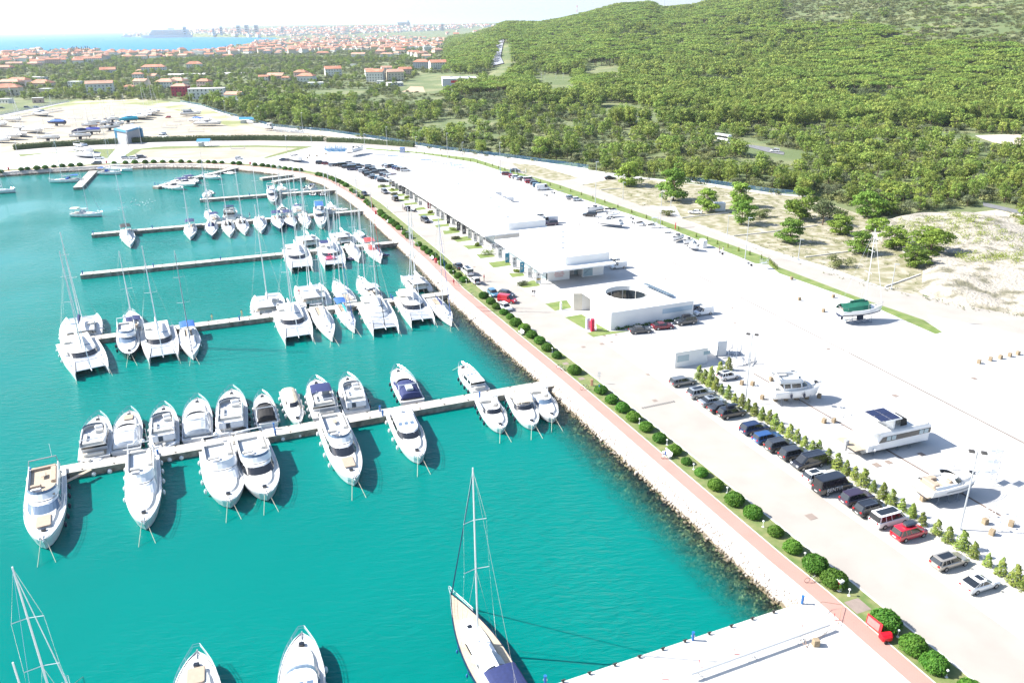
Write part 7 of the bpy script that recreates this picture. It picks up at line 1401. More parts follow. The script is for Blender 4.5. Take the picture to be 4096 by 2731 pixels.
for k,(u,wb,wt,wp,l_) in enumerate([(741,136,113,9,'pale tower block above the cruise ship stern'),(886,134,112,7,'slim pale tower block in the hazy city'),(956,133,108,12,'left one of two tall pale tower blocks'),(989,133,106,12,'right one of two tall pale tower blocks'),(1027,133,106,12,'pale tower block at the bay head'),(855,134,119,6,'low pale tower block in the hazy city'),(1130,128,112,7,'pale tower block on the far rise'),(1770,112,98,8,'white tower on the horizon right of the silo')]):
    p=G(u,wb); r=6800. ; d=(p-Vector((0,0,H))).normalized(); p=Vector((0,0,H))+d*r; z=max(0,float(height(p.x,p.y))); hh_=(wb-wt)*r/FPX+max(0,p.z-z); b=thing('tower_block',l_,'tower block',(p.x,p.y,z),0); w_=wp*r/FPX; m=MB(); m.box(-w_/2,w_/2,-w_/2,w_/2,-5,hh_); m.build('wall',TW,b)
    for s_ in range(3): m=MB(); m.box(-w_*.4,w_*.4,-w_/2-.6,-w_/2,hh_*(.2+s_*.25),hh_*(.3+s_*.25)); m.build('window_row',HWIN,b)
p=G(1617,132); b=thing('grain_silo','massive grey grain silo block rising over the far city','silo',(p.x,p.y,0),0); k=p.length/FPX
m=MB()
for i in range(6): m.cyl((( -20+i*8)*k,0,-3),4.2*k,34*k,10)
m.build('silo_drum',TW,b); m=MB(); m.box(-23*k,23*k,-3*k,3*k,31*k,36*k); m.box(14*k,20*k,-4*k,4*k,30*k,42*k); m.build('head_house',TW,b)
for u,w_,wp,l_ in ((1585,133,12,'white round tank left of the silo base'),(1560,134,10,'second white round tank left of the silo')):
    p=G(u,w_); k=p.length/FPX; m=MB(); m.cyl((0,0,0),wp*k/2,5*k,16); b=link('storage_tank',m.mesh('storage_tank',HW[0]),None,p); tag(b,l_,'tank')
p=G(1358,165); k=p.length/FPX; b=thing('church_tower','slim white church tower above the dense village','church tower',p,0); m=MB(); m.box(-2.6*k,2.6*k,-2.6*k,2.6*k,0,19*k); m.build('shaft',HW[0],b); m=MB(); m.loft([[(x*3*k,y*3*k,19*k) for x,y in ((-1,-1),(1,-1),(1,1),(-1,1))],[(x*.1*k,y*.1*k,24*k) for x,y in ((-1,-1),(1,-1),(1,1),(-1,1))]]); m.build('spire',TILE2,b)
# cruise ship and ferry at the far quay
p=G(670,150.5); k=p.length/FPX; b=thing('cruise_ship','long white cruise ship lying at the far quay','cruise ship',(p.x,p.y,WL),R(14))
SHP=mat('ship_white',(.62,.66,.70),.5,var=.02); L=165*k
m=MB(); m.loft([[(x,w_,9*k*.9),(x+o,w_*.9,0),(x+o,-w_*.9,0),(x,-w_,9*k*.9)] for x,w_,o in ((L/2,7*k,0),(0,7*k,0),(-L*.40,6.5*k,0),(-L*.47,3*k,1*k),(-L*.52,.3*k,6*k))]); m.build('hull',SHP,b)
for i in range(5): m=MB(); m.rbox(-L*.37+i*3*k,L*.47-i*1.5*k,-6*k,6*k,(8+i*3.6)*k,(11.2+i*3.6)*k,1.5*k); m.build('passenger_deck',SHP,b); m=MB(); m.box(-L*.36+i*3*k,L*.46-i*1.5*k,-6.1*k,-6*k,(8.8+i*3.6)*k,(10*k+i*3.6*k)); m.build('balcony_row',WINB,b)
m=MB(); m.rbox(L*.02,L*.16,-3*k,3*k,26*k,30*k,1*k); m.build('funnel',SHP,b)
p=G(505,149); k=p.length/FPX; b=thing('ferry','small white ferry at the tip of the far peninsula','ferry',(p.x,p.y,WL),R(8)); m=MB(); m.loft([[(x,w_,3*k),(x,w_*.8,0),(x,-w_*.8,0),(x,-w_,3*k)] for x,w_ in ((17*k,3*k),(-10*k,3*k),(-17*k,.3*k))]); m.build('hull',HW[0],b); m=MB(); m.rbox(-9*k,14*k,-2.5*k,2.5*k,3*k,7*k,1*k); m.rbox(-4*k,6*k,-2*k,2*k,7*k,10*k,1*k); m.build('deckhouse',HW[0],b)
FOAM=mat('wake_foam',(.75,.78,.80),.9,var=.02)
for u,w_,L_,l_ in ((62,192,60,'speedboat trailing a white wake at the left of the bay'),(775,168,46,'speedboat with a long wake in front of the cruise ship')):
    p=G(u,w_,WL); k=p.length/FPX; b=thing('speedboat',l_,'speedboat',(p.x,p.y,WL),R(12)); m=MB(); m.loft([[(x*k,w2*k,.9*k),(x*k,0,0),(x*k,-w2*k,.9*k)] for x,w2 in ((-3,1),(2,1),(5,.1))]); m.build('hull',HW[0],b); m=MB(); m.add([(-3*k,-.5*k,.25),(-3*k,.5*k,.25),(-L_*k,3*k,.25),(-L_*k,-3*k,.25)],[(0,1,2,3)]); m.build('wake',FOAM,b,fix=False)
for u,w_,h_,l_ in ((258,144,7,'tiny white sail on the bay left of the ferry'),(175,155,3,'tiny white boat on the open bay'),(136,131,4,'faint white sail near the horizon')):
    p=G(u,w_,WL); k=p.length/FPX; b=thing('distant_sailboat',l_,'sailing boat',(p.x,p.y,WL),0); m=MB(); m.add([(-1.2*k,0,0),(2*k,0,0),(.2*k,.3*k,h_*k),(0,-.3*k,h_*k*.9)],[(0,1,2),(0,3,2)]); m.build('sail',HW[0],b,fix=False); m=MB(); m.box(-3*k,3*k,-.8*k,.8*k,0,.9*k); m.build('hull',HW[0],b)
# cypresses at the village shore
for k,(u,h_) in enumerate([(655,42),(668,50),(682,56),(697,52),(715,58),(730,50),(760,55),(778,48),(795,60),(815,58),(832,50),(850,40),(882,50)]):
    p=Q('00',u,500); tree('cypress',p.x,p.y,h_/2.296*p.length/FPX,'tall dark cypress in the clump on the village shore','tree','cypresses on the village shore',.9)
# greenhouse, supermarket, pitch, masts, main road
p,L_=hp('00',1900,690,600); b=thing('greenhouse','very long white plastic greenhouse tunnel','greenhouse',p,R(9)); m=MB(); n_=8; m.loft([[(x,5*math.cos(PI*i/n_),2.6*math.sin(PI*i/n_)) for i in range(n_+1)] for x in np.linspace(-L_/2,L_/2,12)],0,True,True,False); m.build('plastic_cover',HW[0],b,fix=False)
p=Q('10',1715,805); SM=mat('supermarket_cladding',(.55,.54,.60),.6,var=.02); b=thing('supermarket','white lilac supermarket box with red sign panels','supermarket',p,R(6)); k=p.length/FPX; wL=130*k
m=MB(); m.box(0,wL,0,32,0,8.0); m.build('wall',SM,b); m=MB(); m.box(-.3,wL+.3,-.3,32.3,8.0,8.5); m.build('roof',HW[0],b); m=MB(); m.box(32*k,66*k,-.25,0,4.2,6.6); m.build('red_sign',REDP,b); m=MB(); m.box(100*k,133*k,-3,-.3,3.4,5.6); m.build('entrance_canopy',REDP,b)
textobj('sign_lettering','MARKET',2.0,HW[0],b,(34*k,-.3,4.5),(PI/2,0,0),.01) if 0 else None
for j in range(3): m=MB(); m.rbox(8+j*9,11+j*9,12,15,8.5,9.8,.2); m.build('roof_unit',HW[3],b)
flat('bare_earth_lot',poly('10',[(1380,830),(1420,795),(1560,800),(1660,830),(1600,850),(1330,845)]),.03,mat('bare_earth',(.42,.30,.20),.95,var=.15,scale=.2))
flat('car_park',poly('10',[(1560,775),(1640,760),(1720,815),(1680,830)]),.03,CONC)
flat('football_pitch',poly('20',[(270,745),(470,738),(492,820),(455,828),(275,790)]),.03,mat('pitch_turf',(.13,.28,.06),.9,var=.1,scale=.1))
p=Q('20',375,735); b=thing('clubhouse','low white and green clubhouse at the football pitch','clubhouse',p,R(-4)); m=MB(); m.box(-17,17,0,6,0,3.6); m.build('wall',HW[0],b); m=MB()
for x in(-12,2,11): m.box(x-2.4,x+2.4,-.08,0,.6,2.6)
m.build('green_panel',mat('green_paint',(.10,.42,.22),.6,var=0),b); m=MB(); m.box(-17.4,17.4,-.5,6.4,3.6,3.9); m.build('roof',HW[3],b)
for u in (270,303,403,470,220,190): p=Q('20',u,790 if u>250 else 720); b=thing('pitch_floodlight','thin pole at the edge of the football pitch','floodlight pole',p,0,'thin poles round the football pitch'); m=MB(); m.tube([(0,0,0),(0,0,13)],.16,5); m.build('pole',GALV,b)
SANDY=mat('pale_sand_track',(.50,.44,.35),.95,var=.08,scale=.1)
flat('dirt_field',poly('20',[(630,622),(950,632),(950,690),(700,690),(640,660)]),.05,SANDY)
flat('woodland_road',poly('20',[(900,985),(1130,1040),(1290,1075),(1260,1102),(1120,1085),(905,1000)]),.08,ASPH)
flat('woodland_road.001',poly('20',[(1870,1265),(2180,1330),(2351,1355),(2351,1400),(2150,1345),(1880,1300)])+poly('30',[(150,1420),(155,1400),(0,1360)])[::-1][:0],.08,ASPH)
flat('woodland_road.002',poly('30',[(0,1355),(150,1400),(145,1425),(0,1400)]),.08,ASPH)
flat('side_road',poly('31',[(1975,290),(2400,385),(2500,440),(2351,410),(1975,325)]),.05,ASPH)
flat('white_track',poly('31',[(1760,402),(2100,360),(2351,405),(2600,480),(2600,640),(2351,560),(2000,480),(1830,440)]),.04,SANDY)
flat('sandy_clearing',poly('30',[(1900,1245),(2351,1230),(2500,1280),(2351,1330),(2100,1320),(1950,1270)]),.05,SANDY)
line_=[(2322,690),(2240,600),(2195,560),(2260,470),(2290,440),(2280,420)]; rp_=[]
V=[];F=[]
cl=dens([tuple(Q('10',a,b_)[:2]) for a,b_ in [(2225,700),(2200,660),(2230,600),(2290,520),(2305,470),(2285,440)]],20)
la=offs(cl,-7); lb=offs(cl,7)
for a,b_ in zip(la,lb): V+=[(a[0],a[1],float(height(a[0],a[1]))+1.2),(b_[0],b_[1],float(height(b_[0],b_[1]))+1.2)]
F=[(2*i,2*i+1,2*i+3,2*i+2) for i in range(len(cl)-1)]
tag(link('main_road',npmesh('main_road',V,F,mat('main_road_asphalt',(.24,.25,.28),.85,var=.1,scale=.1),False)),kind='structure')
for u,w_,zt,l_ in ((2304,62,15,'red and white radio mast on the wooded ridge'),(2642,30,-2,'thin grey mast on the ridge')):
    th=math.atan2((G(u,300).x),(G(u,300).y)); r=2350.; x_,y_=r*math.sin(th),r*math.cos(th); z_=float(height(x_,y_)); b=thing('radio_mast',l_,'radio mast',(x_,y_,z_),0)
    for i in range(7): m=MB(); m.tube([(0,0,i*5.5),(0,0,i*5.5+5.5)],.75,5); m.build('mast_section',[REDP,HW[0]][i%2] if 'red' in l_ else GALV,b)
# gate house with blue frame, carport, blue roofed hut
BLF=mat('blue_frame_paint',(.05,.24,.42),.5,var=.03); GRW=mat('grey_render',(.36,.36,.38),.85,var=.05)
p=Q('00',1072,1300); c=Q('00',1178,1325); d_=Q('00',1308,1282); o=p
def L3(q): return (q.x-o.x,q.y-o.y)
A_,C_,D_=L3(p),L3(c),L3(d_); Bk=(A_[0]+D_[0]-C_[0],A_[1]+D_[1]-C_[1]+4)
b=thing('gate_house','grey gate house with wide light blue frame at the boat yard hedge','gate house',o,0)
m=MB(); m.prism([(A_[0]+.4,A_[1]+.3),(C_[0],C_[1]+.4),(D_[0]-.5,D_[1]+.3),Bk],0,6.2); m.build('wall',GRW,b)
m=MB(); m.prism([(A_[0]-.3,A_[1]-.3),(C_[0],C_[1]-.5),(D_[0]+.3,D_[1]-.3),(Bk[0],Bk[1]+.5)],6.2,7.2); m.prism([(A_[0]-.3,A_[1]-.2),(A_[0]+2,A_[1]-.9),(A_[0]+2,A_[1]+1),(A_[0]-.3,A_[1]+1.2)],0,6.2); m.prism([(D_[0]+.3,D_[1]-.2),(D_[0]-1,D_[1]-.6),(D_[0]-1,D_[1]+1.4),(D_[0]+.3,D_[1]+1.8)],0,6.2); m.build('blue_frame',BLF,b)
m=MB(); m.prism([(A_[0]+.5,A_[1]+.6),(C_[0],C_[1]+.5),(D_[0]-.5,D_[1]+.5),(Bk[0],Bk[1]-.3)],7.2,7.26); m.build('roof',GRW,b)
m=MB(); m.prism([(C_[0]-6,C_[1]+1.3),(C_[0]-.6,C_[1]-.15),(C_[0]-.6,C_[1]+.6),(C_[0]-6,C_[1]+2)],0,4.2); m.build('white_door',WHT,b)
def shelter(label,v_,u,w_,wp,h_,name='carport',cat='carport'):
    p,W=hp(v_,u,w_,wp); b=thing(name,label,cat,p,R(5)); m=MB()
    for x in(-W*.42,W*.42):
        for y in(0,4): m.tube([(x,y,0),(x,y,h_)],.1,4)
    m.build('post',GALV,b); m=MB(); m.add([(-W/2,-.6,h_),(W/2,-.6,h_),(W/2,2,h_+1.3),(-W/2,2,h_+1.3),(W/2,4.6,h_),(-W/2,4.6,h_)],[(0,1,2,3),(3,2,4,5)]); m.build('roof',BLF,b,fix=False); m=MB(); m.box(-W*.4,-W*.05,.5,3.5,0,h_*.7); m.build('store_box',GALV,b)
shelter('open shelter with bright blue roof beside the outer road','00',1872,1350,108,2.8); shelter('hut with blue roof by the lane fence','00',2265,1135,125,2.6,'storage_hut','hut')
# kiosk and container
p=Q('22',1492,245); x1=Q('22',1790,195); an=math.atan2(x1.y-p.y,x1.x-p.x); W=(x1-p).length; b=thing('kiosk','white flat roofed kiosk with window rows beside the apron','kiosk',p,an); hk=3.0
m=MB(); m.box(0,W,0,.2,0,hk); m.box(W-.2,W,.2,7.5,0,hk); m.box(0,.2,.2,7.5,0,.9); m.box(0,.2,.2,7.5,2.3,hk); m.box(.2,W-.2,7.3,7.5,0,hk)
for y in(.2,2.2,4.2,6.2): m.box(0,.2,y,y+.45,.9,2.3)
m.build('wall',WALL,b); m=MB(); m.box(.05,.12,.4,7.3,.9,2.3); m.build('window_pane',GLS2,b); m=MB(); m.box(.5,2.9,-.03,0,1.1,2.3); m.build('window_pane',GLS2,b); m=MB(); m.box(6.0,7.4,-.03,0,1.7,2.4); m.build('window_pane',GLS2,b); m=MB(); m.box(-.1,W+.1,-.15,7.6,hk,hk+.12); m.build('roof',ROOFW,b)
def container(label,v_,u,w_,wp,h_,an):
    p,W=hp(v_,u,w_,wp); b=thing('container',label,'container',p,an); m=MB(); m.box(-W/2,W/2,0,2.4,0,h_); m.build('box',WHT,b)
    for i in range(8): m=MB(); x=-W/2+W*(i+.5)/8; m.box(x-.06,x+.06,-.05,0,.1,h_-.1); m.build('corrugation_rib',WHT,b)
    return b
container('white container door panel standing among grey boat stands','22',1922,130,92,3.0,R(12)); container('white container between pines on the waste ground','21',1912,370,90,2.6,R(5)); container('small white cabin among trailers on the verge','21',1770,712,40,2.2,R(10))
container('dark blue container box by the outer road','10',1343,1405,42,2.4,R(0)).children[0].data.materials[0]=BLUEP
# ---------------------------------------------------------------- small things
def scaffold(label,v_,u,w_,h_,an):
    b=thing('scaffold_tower',label,'scaffold',Q(v_,u,w_),an); m=MB()
    for x in(-.9,.9):
        for y in(-.5,.5): m.tube([(x,y,0),(x,y,h_)],.035,4)
    z=.4
    while z<h_: m.tube([(-.9,-.5,z),(.9,-.5,z)],.025,4); m.tube([(-.9,.5,z),(.9,.5,z)],.025,4); m.tube([(-.9,-.5,z),(-.9,.5,z)],.025,4); m.tube([(.9,-.5,z),(.9,.5,z)],.025,4); z+=.9
    m.tube([(-.9,-.5,.3),(.9,-.5,h_-.3)],.025,4); m.build('frame',GALV,b)
    for zz in(1.6,3.2,4.8):
        if zz<h_: m=MB(); m.box(-.85,.85,-.45,.45,zz,zz+.06); m.build('platform',GALV,b)
scaffold('tall scaffold tower beside the express cruiser ashore','32',2025,1290,5.6,R(30)); scaffold('scaffold tower at the verge beside a lamp post','21',1310,525,3.6,R(10)); scaffold('low scaffold at the verge near the right trailers','21',2310,900,3.0,R(10))
for v_,u,w_,l_ in [('32',28,360,'timber block behind the flybridge yacht ashore'),('32',468,515,'single timber block in the shade of the flybridge yacht'),('32',512,745,'upright timber block between yacht and houseboat'),('32',600,740,'timber block beside steel props near the houseboat'),('33',1990,105,'large upright timber block below the cruiser ashore'),('33',2228,125,'timber block lying near the drain channel'),('33',2052,205,'timber block on a pallet'),('22',2108,395,'timber block near the upper lamp pole, left'),('22',2207,402,'timber block near the upper lamp pole, right'),('22',2295,528,'timber block in the sun right of the conifers'),('33',437,1220,'timber block under the long pole on the wharf'),('32',1935,200,'first timber block of a row at the right edge'),('32',2040,175,'second timber block of a row at the right edge'),('32',2132,158,'third timber block of a row at the right edge'),('32',2218,138,'fourth timber block of a row at the right edge'),('32',2293,122,'fifth timber block of a row at the right edge'),('31',287,1190,'timber block left of the green covered sloop'),('31',597,1165,'timber block behind the green covered sloop'),('31',507,1297,'timber block near the sloop stern'),('31',215,1000,'timber blocks on the verge by a hydrant'),('c',80,115,'concrete block left of the far parking block'),('c',225,125,'concrete block right of its pair by the verge'),('c',45,162,'lowest concrete block near the far bushes'),('c',395,88,'concrete block next to the yacht on a cradle'),('32',1420,1460,'timber block at the express cruiser stern')]:
    b=thing('timber_block',l_,'timber block',Q(v_,u,w_),random.uniform(0,1)); m=MB(); m.rbox(-.32,.32,-.3,.3,0,.75,.05); m.build('block',BLOCK,b)
def stand(label,v_,u,w_,grp,m_=GALV):
    b=thing('boat_stand',label,'boat stand',Q(v_,u,w_),random.uniform(0,3),grp); m=MB(); m.tube([(0,0,.45),(0,0,1.25)],.035,4); m.box(-.15,.15,-.12,.12,1.25,1.32)
    for a in range(3): m.tube([(0,0,.55),(.42*math.cos(a*2.1),.42*math.sin(a*2.1),0)],.03,4)
    m.build('tripod',m_,b)
for v_,u,w_ in [('32',480,695),('32',580,765),('32',600,690),('32',685,750),('32',675,670),('33',2000,40),('33',2165,150),('33',2110,170),('33',2262,110),('33',2080,10),('33',2330,60),('33',2345,150),('33',2320,390),('31',370,1215),('31',390,1165),('31',455,1185),('31',490,1180),('31',520,1195),('31',515,1260),('31',575,1330),('31',410,1300),('22',2240,420)]: stand('grey steel tripod stand left over on the white apron',v_,u,w_,'tripod stands on the apron')
for v_,u,w_ in [('22',1885,150),('22',1985,145),('22',2018,120),('22',2100,130),('22',2170,205),('22',2225,205),('22',2060,160),('22',2120,225)]: 
    b=thing('steel_prop','blue grey steel prop in the heap behind the kiosk','boat stand',Q(v_,u,w_),random.uniform(0,3),'steel props behind the kiosk'); m=MB(); m.tube([(0,0,0),(0,0,2.3)],.06,4); m.tube([(.9,0,0),(0,0,1.6)],.05,4); m.tube([(-1.4,0,.1),(1.6,0,.1)],.06,4); m.build('frame',STN,b)
crd=[('10',1140,1425,'first'),('10',1258,1432,'second'),('10',1360,1445,'third'),('10',1455,1455,'fourth'),('10',1562,1470,'fifth'),('10',1660,1485,'sixth'),('10',1758,1502,'seventh'),('10',1838,1520,'eighth'),('10',1910,1543,'ninth'),('10',2000,1565,'tenth'),('21',-60,20,'eleventh'),('21',80,18,'twelfth')]
for k,(v_,u,w_,n_) in enumerate(crd):
    c=Q(v_,u,w_); cradle('empty %s boat cradle, %s from the left in the row along the verge'%(('grey','blue')[k%3==1],n_),c,R(8),4.5,3.2,2.0,CRB if k%3==1 else GALV)
for k in range(16): c=Q('10',650+k*13,1372+(k%4)*7); cradle('blue steel cradle in the tangled heap by the yacht',c,R(random.uniform(-20,30)),3.0,2.6,2.4,CRB).__setitem__('group','blue cradles in the heap')
for k in range(16): c=Q('10',180+k*17,1195+(k%3)*9+k*.8); cradle('grey steel cradle in the heap by the trawler',c,R(random.uniform(-20,30)),3.4,2.6,2.6,GALV).__setitem__('group','grey cradles in the heap')
for v_,u,w_,l_ in [('b',1390,480,'grey cradle in the yard, upper left of three'),('b',1310,530,'grey cradle in the yard, lowest of three'),('b',1520,405,'grey cradle in the yard below the motor yacht'),('b',1820,605,'grey cradle near the hedge'),('a',1420,360,'grey cradle right of the dark blue tarpaulin boat'),('10',2185+0,1370,'x')][:5]: cradle(l_,Q(v_,u,w_),R(4),9,3.4,3.0,GALV)
cradle('steel rack standing at the right of the far lawn',Q('00',2185,1368),R(4),7,2.6,3.2,GALV)
for a,b2,l_ in ((('a',0,385),('a',1190,205),'long white gangway rack across the boat yard'),(('a',660,520),('a',990,545),'short gangway rack behind the white cruiser')):
    p,q=Q(*a),Q(*b2); L_=(q-p).length; b=thing('gangway',l_,'gangway',p,math.atan2(q.y-p.y,q.x-p.x)); m=MB()
    for y in(-.8,.8):
        for z in(.5,1.9): m.tube([(0,y,z),(L_,y,z)],.08,4)
        x=0
        while x<L_: m.tube([(x,y,.5),(x+1,y,1.9)],.05,4); x+=2
    m.build('truss',GALV,b); m=MB(); m.box(0,L_,-.75,.75,.45,.5); m.build('walkway',GALV,b)
# trailers with small craft on the verge
def trailer(label,v_,u,w_,an,L_=5):
    b=thing('boat_trailer',label,'trailer',Q(v_,u,w_),an); m=MB(); m.tube([(-L_*.4,.7,.5),(L_*.3,.5,.5),(L_*.55,0,.45)],.05,4); m.tube([(-L_*.4,-.7,.5),(L_*.3,-.5,.5),(L_*.55,0,.45)],.05,4); m.tube([(-L_*.2,-.9,.35),(-L_*.2,.9,.35)],.05,4); m.build('frame',GALV,b)
    for s_ in(1,-1): m=MB(); m.cyl((-L_*.2,s_*.95,.3),.3,.18,10,0,'y'); m.build('wheel',TYRE,b)
    return b
for v_,u,w_,an,L_,l_ in [('21',335,228,R(20),5,'empty trailer left of the silver hatchback'),('21',405,205,R(25),6,'long trailer frame by the orange crates'),('21',955,435,R(10),5,'bare trailer behind the towed yacht'),('21',1075,445,R(190),5,'trailer with grey dinghy frame on the verge'),('21',1885,765,R(185),5.5,'flat grey trailer beside two people'),('21',2150,868,R(185),5,'trailer with wrapped load near the right scaffold')]: trailer(l_,v_,u,w_,an,L_)
yacht('large white cabin yacht on a trailer behind the black off roader',('21',770,430),('21',890,475),'express',B=2.9,z0=.9,fend=None,line=False,L=8.6,fs=1.2,fb=1.5); bb,LL,_=YL[-1]; trailer('road trailer under the large towed yacht','21',838,470,bb.rotation_euler.z,9)
yacht('small white speedboat on a trailer in front of a lamp post',('21',690,345),('21',825,340),'open',B=2.1,z0=.7,fend=None,line=False,fs=.8,fb=1.0); tender('white rigid inflatable on a trailer at the verge',('21',995,385),('21',905,400),GEL,z0=.7,L=5,motor=True); tender('white upturned hull on the apron near the verge',('21',1470,555),('21',1395,560),GEL,z0=.1,motor=False); yacht('small white motor boat on a trailer, left of the trailer cluster',('21',1480,612),('21',1558,600),'open',B=1.9,z0=.7,fend=None,line=False,fs=.8,fb=1.0); yacht('small white boat with engine in the trailer cluster',('21',1580,640),('21',1650,640),'open',B=1.9,z0=.7,fend=None,line=False,fs=.8,fb=1.0); yacht('white boat with grey covers in the middle of the trailer cluster',('21',1720,690),('21',1640,690),'open',B=2,z0=.7,fend=None,line=False,cov=LGC,fs=.8,fb=1.0)
for v_,u,w_,l_ in (('21',845,360,'black jet ski behind the small speedboat'),('21',890,362,'black jet ski next to another on the verge'),('21',1135,485,'black jet ski on a trailer beside the scaffold'),('21',1240,505,'jet ski with grey seat next to the scaffold tower')): q=Q(v_,u,w_); jetski(l_,(v_,u,w_),R(15),z=.55); trailer('small trailer carrying the '+l_.split(' ',1)[0]+' craft '+('by the speedboat' if u==845 else 'right of its twin' if u==890 else 'left of the scaffold' if u==1135 else 'touching the scaffold'),v_,u,w_,R(15),3.2)
# red things, signs, benches, bicycles
def boxthing(name,label,cat,v_,u,w_,W,D,Hh,m_,top=None,an=A1,z=.03):
    b=thing(name,label,cat,Q(v_,u,w_),an); m=MB(); m.rbox(-W/2,W/2,-D/2,D/2,z,Hh,.04); m.build('body',m_,b)
    if top: m=MB(); m.rbox(-W/2-.05,W/2+.05,-D/2-.05,D/2+.05,Hh,Hh+.12,.04); m.build('lid',top,b)
    return b
b=boxthing('utility_cabinet','white utility cabinet with red front door before a round bush','cabinet','33',645,712,.75,.5,1.3,WHT,WHT,R(-68)); m=MB(); m.box(-.3,.3,-.275,-.25,.25,1.2); m.build('red_door',REDP,b)
b=thing('notice_board','leaning red and white notice board on two legs before the bush','notice board',Q('33',958,1090),R(-66)); m=MB(); m.loft([[(-.95,y,.35),(.95,y,.35),(.95,y+.1,1.5),(-.95,y+.1,1.5)] for y in(0,.08)]); m.build('panel',REDP,b); m=MB(); m.loft([[(-.8,-.02,.5),(.7,-.02,.5),(.7,.055,1.35),(-.8,.055,1.35)],[(-.8,-.03,.5),(.7,-.03,.5),(.7,.045,1.35),(-.8,.045,1.35)]]); m.build('poster',mat('faded_red_poster',(.55,.16,.15),.6,var=.1,scale=3),b); m=MB(); m.tube([(-.8,.05,0),(-.8,.05,.4)],.04,4); m.tube([(.8,.05,0),(.8,.05,.4)],.04,4); m.build('leg',GALV,b)
b=thing('covered_cart','small cart under a bright red cover on two black wheels','cart',Q('33',1072,1180),R(10)); m=MB(); m.loft([[(x,y*w2,z) for y,z in ((.42,.3),(.45,.75),(.2,.98),(-.2,.95),(-.45,.72),(-.42,.3))] for x,w2 in ((-.55,.8),(-.4,1.05),(.45,1),(.6,.8))]); m.build('cover',mat('red_plastic',(.62,.005,.015),.4,var=0),b)
for s_ in(1,-1): m=MB(); m.cyl((-.2,s_*.46,.2),.2,.1,10,0,'y'); m.build('wheel',TYRE,b)
def bench(label,v_,u,w_,an):
    b=thing('bench',label,'bench',Q(v_,u,w_),an)
    m=MB(); m.rbox(-.9,.9,-.25,.25,.42,.48,.03); m.build('seat',WHT,b); m=MB(); m.loft([[(-.9,.25,.5),(.9,.25,.5),(.9,.38,.95),(-.9,.38,.95)],[(-.9,.29,.5),(.9,.29,.5),(.9,.42,.95),(-.9,.42,.95)]]); m.build('backrest',WHT,b)
    for s_ in(-.75,.75): m=MB(); m.box(s_-.04,s_+.04,-.22,.3,0,.42); m.build('leg',GALV,b)
BA=R(-68)
bench('white bench with a seated person facing the water','22',1420,1055,BA); bench('white bench beside bushes left of the red cylinders','21',80,1500,BA); bench('white bench by the close bush row','11',1205,480,BA); bench('white bench next to the orange red box','11',1612,815,BA); bench('white bench on the far quay before a bush','00',1505,1495,R(3)); bench('white bench on the far bend by the red box','j',1930,160,R(-8))
def bike(label,v_,u,w_,an,grp=None):
    b=thing('bicycle',label,'bicycle',Q(v_,u,w_,.03),an,grp)
    for x in(-.5,.5): m=MB(); m.tube([(x+.32*math.cos(i*PI/6),0,.34+.32*math.sin(i*PI/6)) for i in range(13)],.025,4,cap=False); m.build('wheel',TYRE,b)
    m=MB(); m.tube([(-.5,0,.34),(-.1,0,.34),(.35,0,.8),(-.2,0,.8),(-.1,0,.34)],.022,4); m.tube([(.5,0,.34),(.35,0,.95)],.022,4); m.build('frame',GALV,b); m=MB(); m.tube([(.35,-.25,.95),(.35,.25,.95)],.02,4); m.build('handlebar',TYRE,b); m=MB(); m.rbox(-.3,-.08,-.07,.07,.84,.9,.02); m.build('saddle',TYRE,b)
bike('white bicycle lying by the kerb below the big bushes','33',395,640,R(10)); bike('bicycle in the stand left of a round bush by the pier','22',435,255,R(-50)); bike('second bicycle in the stand by the pier','22',470,268,R(-50)); bike('bicycle leaning right of the pier root','22',665,440,R(20)); bike('bicycle by the red clad walker','11',1850,1035,R(-60)); bike('dark bicycle beside the bicycle of the red clad walker','11',1875,1045,R(-50)); bike('bicycle near the crossing below the catamaran pier','11',1985,1155,R(-60))
def post(name,label,cat,v_,u,w_,h_,m_,r=.07,disc=None):
    b=thing(name,label,cat,Q(v_,u,w_),R(-30)); m=MB(); m.tube([(0,0,0),(0,0,h_)],r,8); m.build('post',GALV if disc else m_,b)
    if disc: m=MB(); m.cyl((0,-.06,h_-.3),.3,.03,16,0,'y'); m.build('sign_disc',m_,b); m=MB(); m.box(-.28,.28,-.08,-.05,h_-.95,h_-.7); m.build('sign_plate',GALV,b)
post('road_sign','round grey road sign seen from behind by the bush row','road sign','22',799,385,2.3,GALV,.035,1); post('road_sign','round road sign beside the farther crossing stripe','road sign','11',1212,388,2.2,GALV,.035,1); post('road_sign','small round sign on the far bend','road sign','j',2165,100,2,GALV,.035,1)
boxthing('info_pillar','brown and grey information pillar at the pier entrance','info pillar','22',733,405,.45,.3,1.2,mat('rusty_panel',(.40,.22,.14),.7,var=.1),None,R(-20)); post('water_post','slim blue and white post in front of a round bush','service post','22',800,478,1.6,BLUEP,.1); post('info_pillar','white ticket pillar on the small office lawn','info pillar','21',449,1275,1.7,WHT,.25); post('red_cylinder','crimson advertising cylinder at the office lawn corner','advertising column','21',738,1470,2.6,mat('crimson_column',(.50,.02,.06),.4,var=0),.48)
b=thing('advertising_column','pale blue and pink glazed column left of the crimson cylinder','advertising column',Q('21',695,1455),A1); m=MB(); m.rbox(-.4,.4,-.3,.3,0,2.5,.1); m.build('body',mat('pale_blue_panel',(.45,.60,.70),.3,var=.05),b); m=MB(); m.box(.05,.42,-.33,-.3,.3,1.9); m.build('pink_panel',mat('pink_panel',(.60,.35,.42),.5,var=.1),b)
post('red_pillar','slim crimson pillar beside the dashed road marking','pillar','21',1500,535,1.9,REDP,.14)
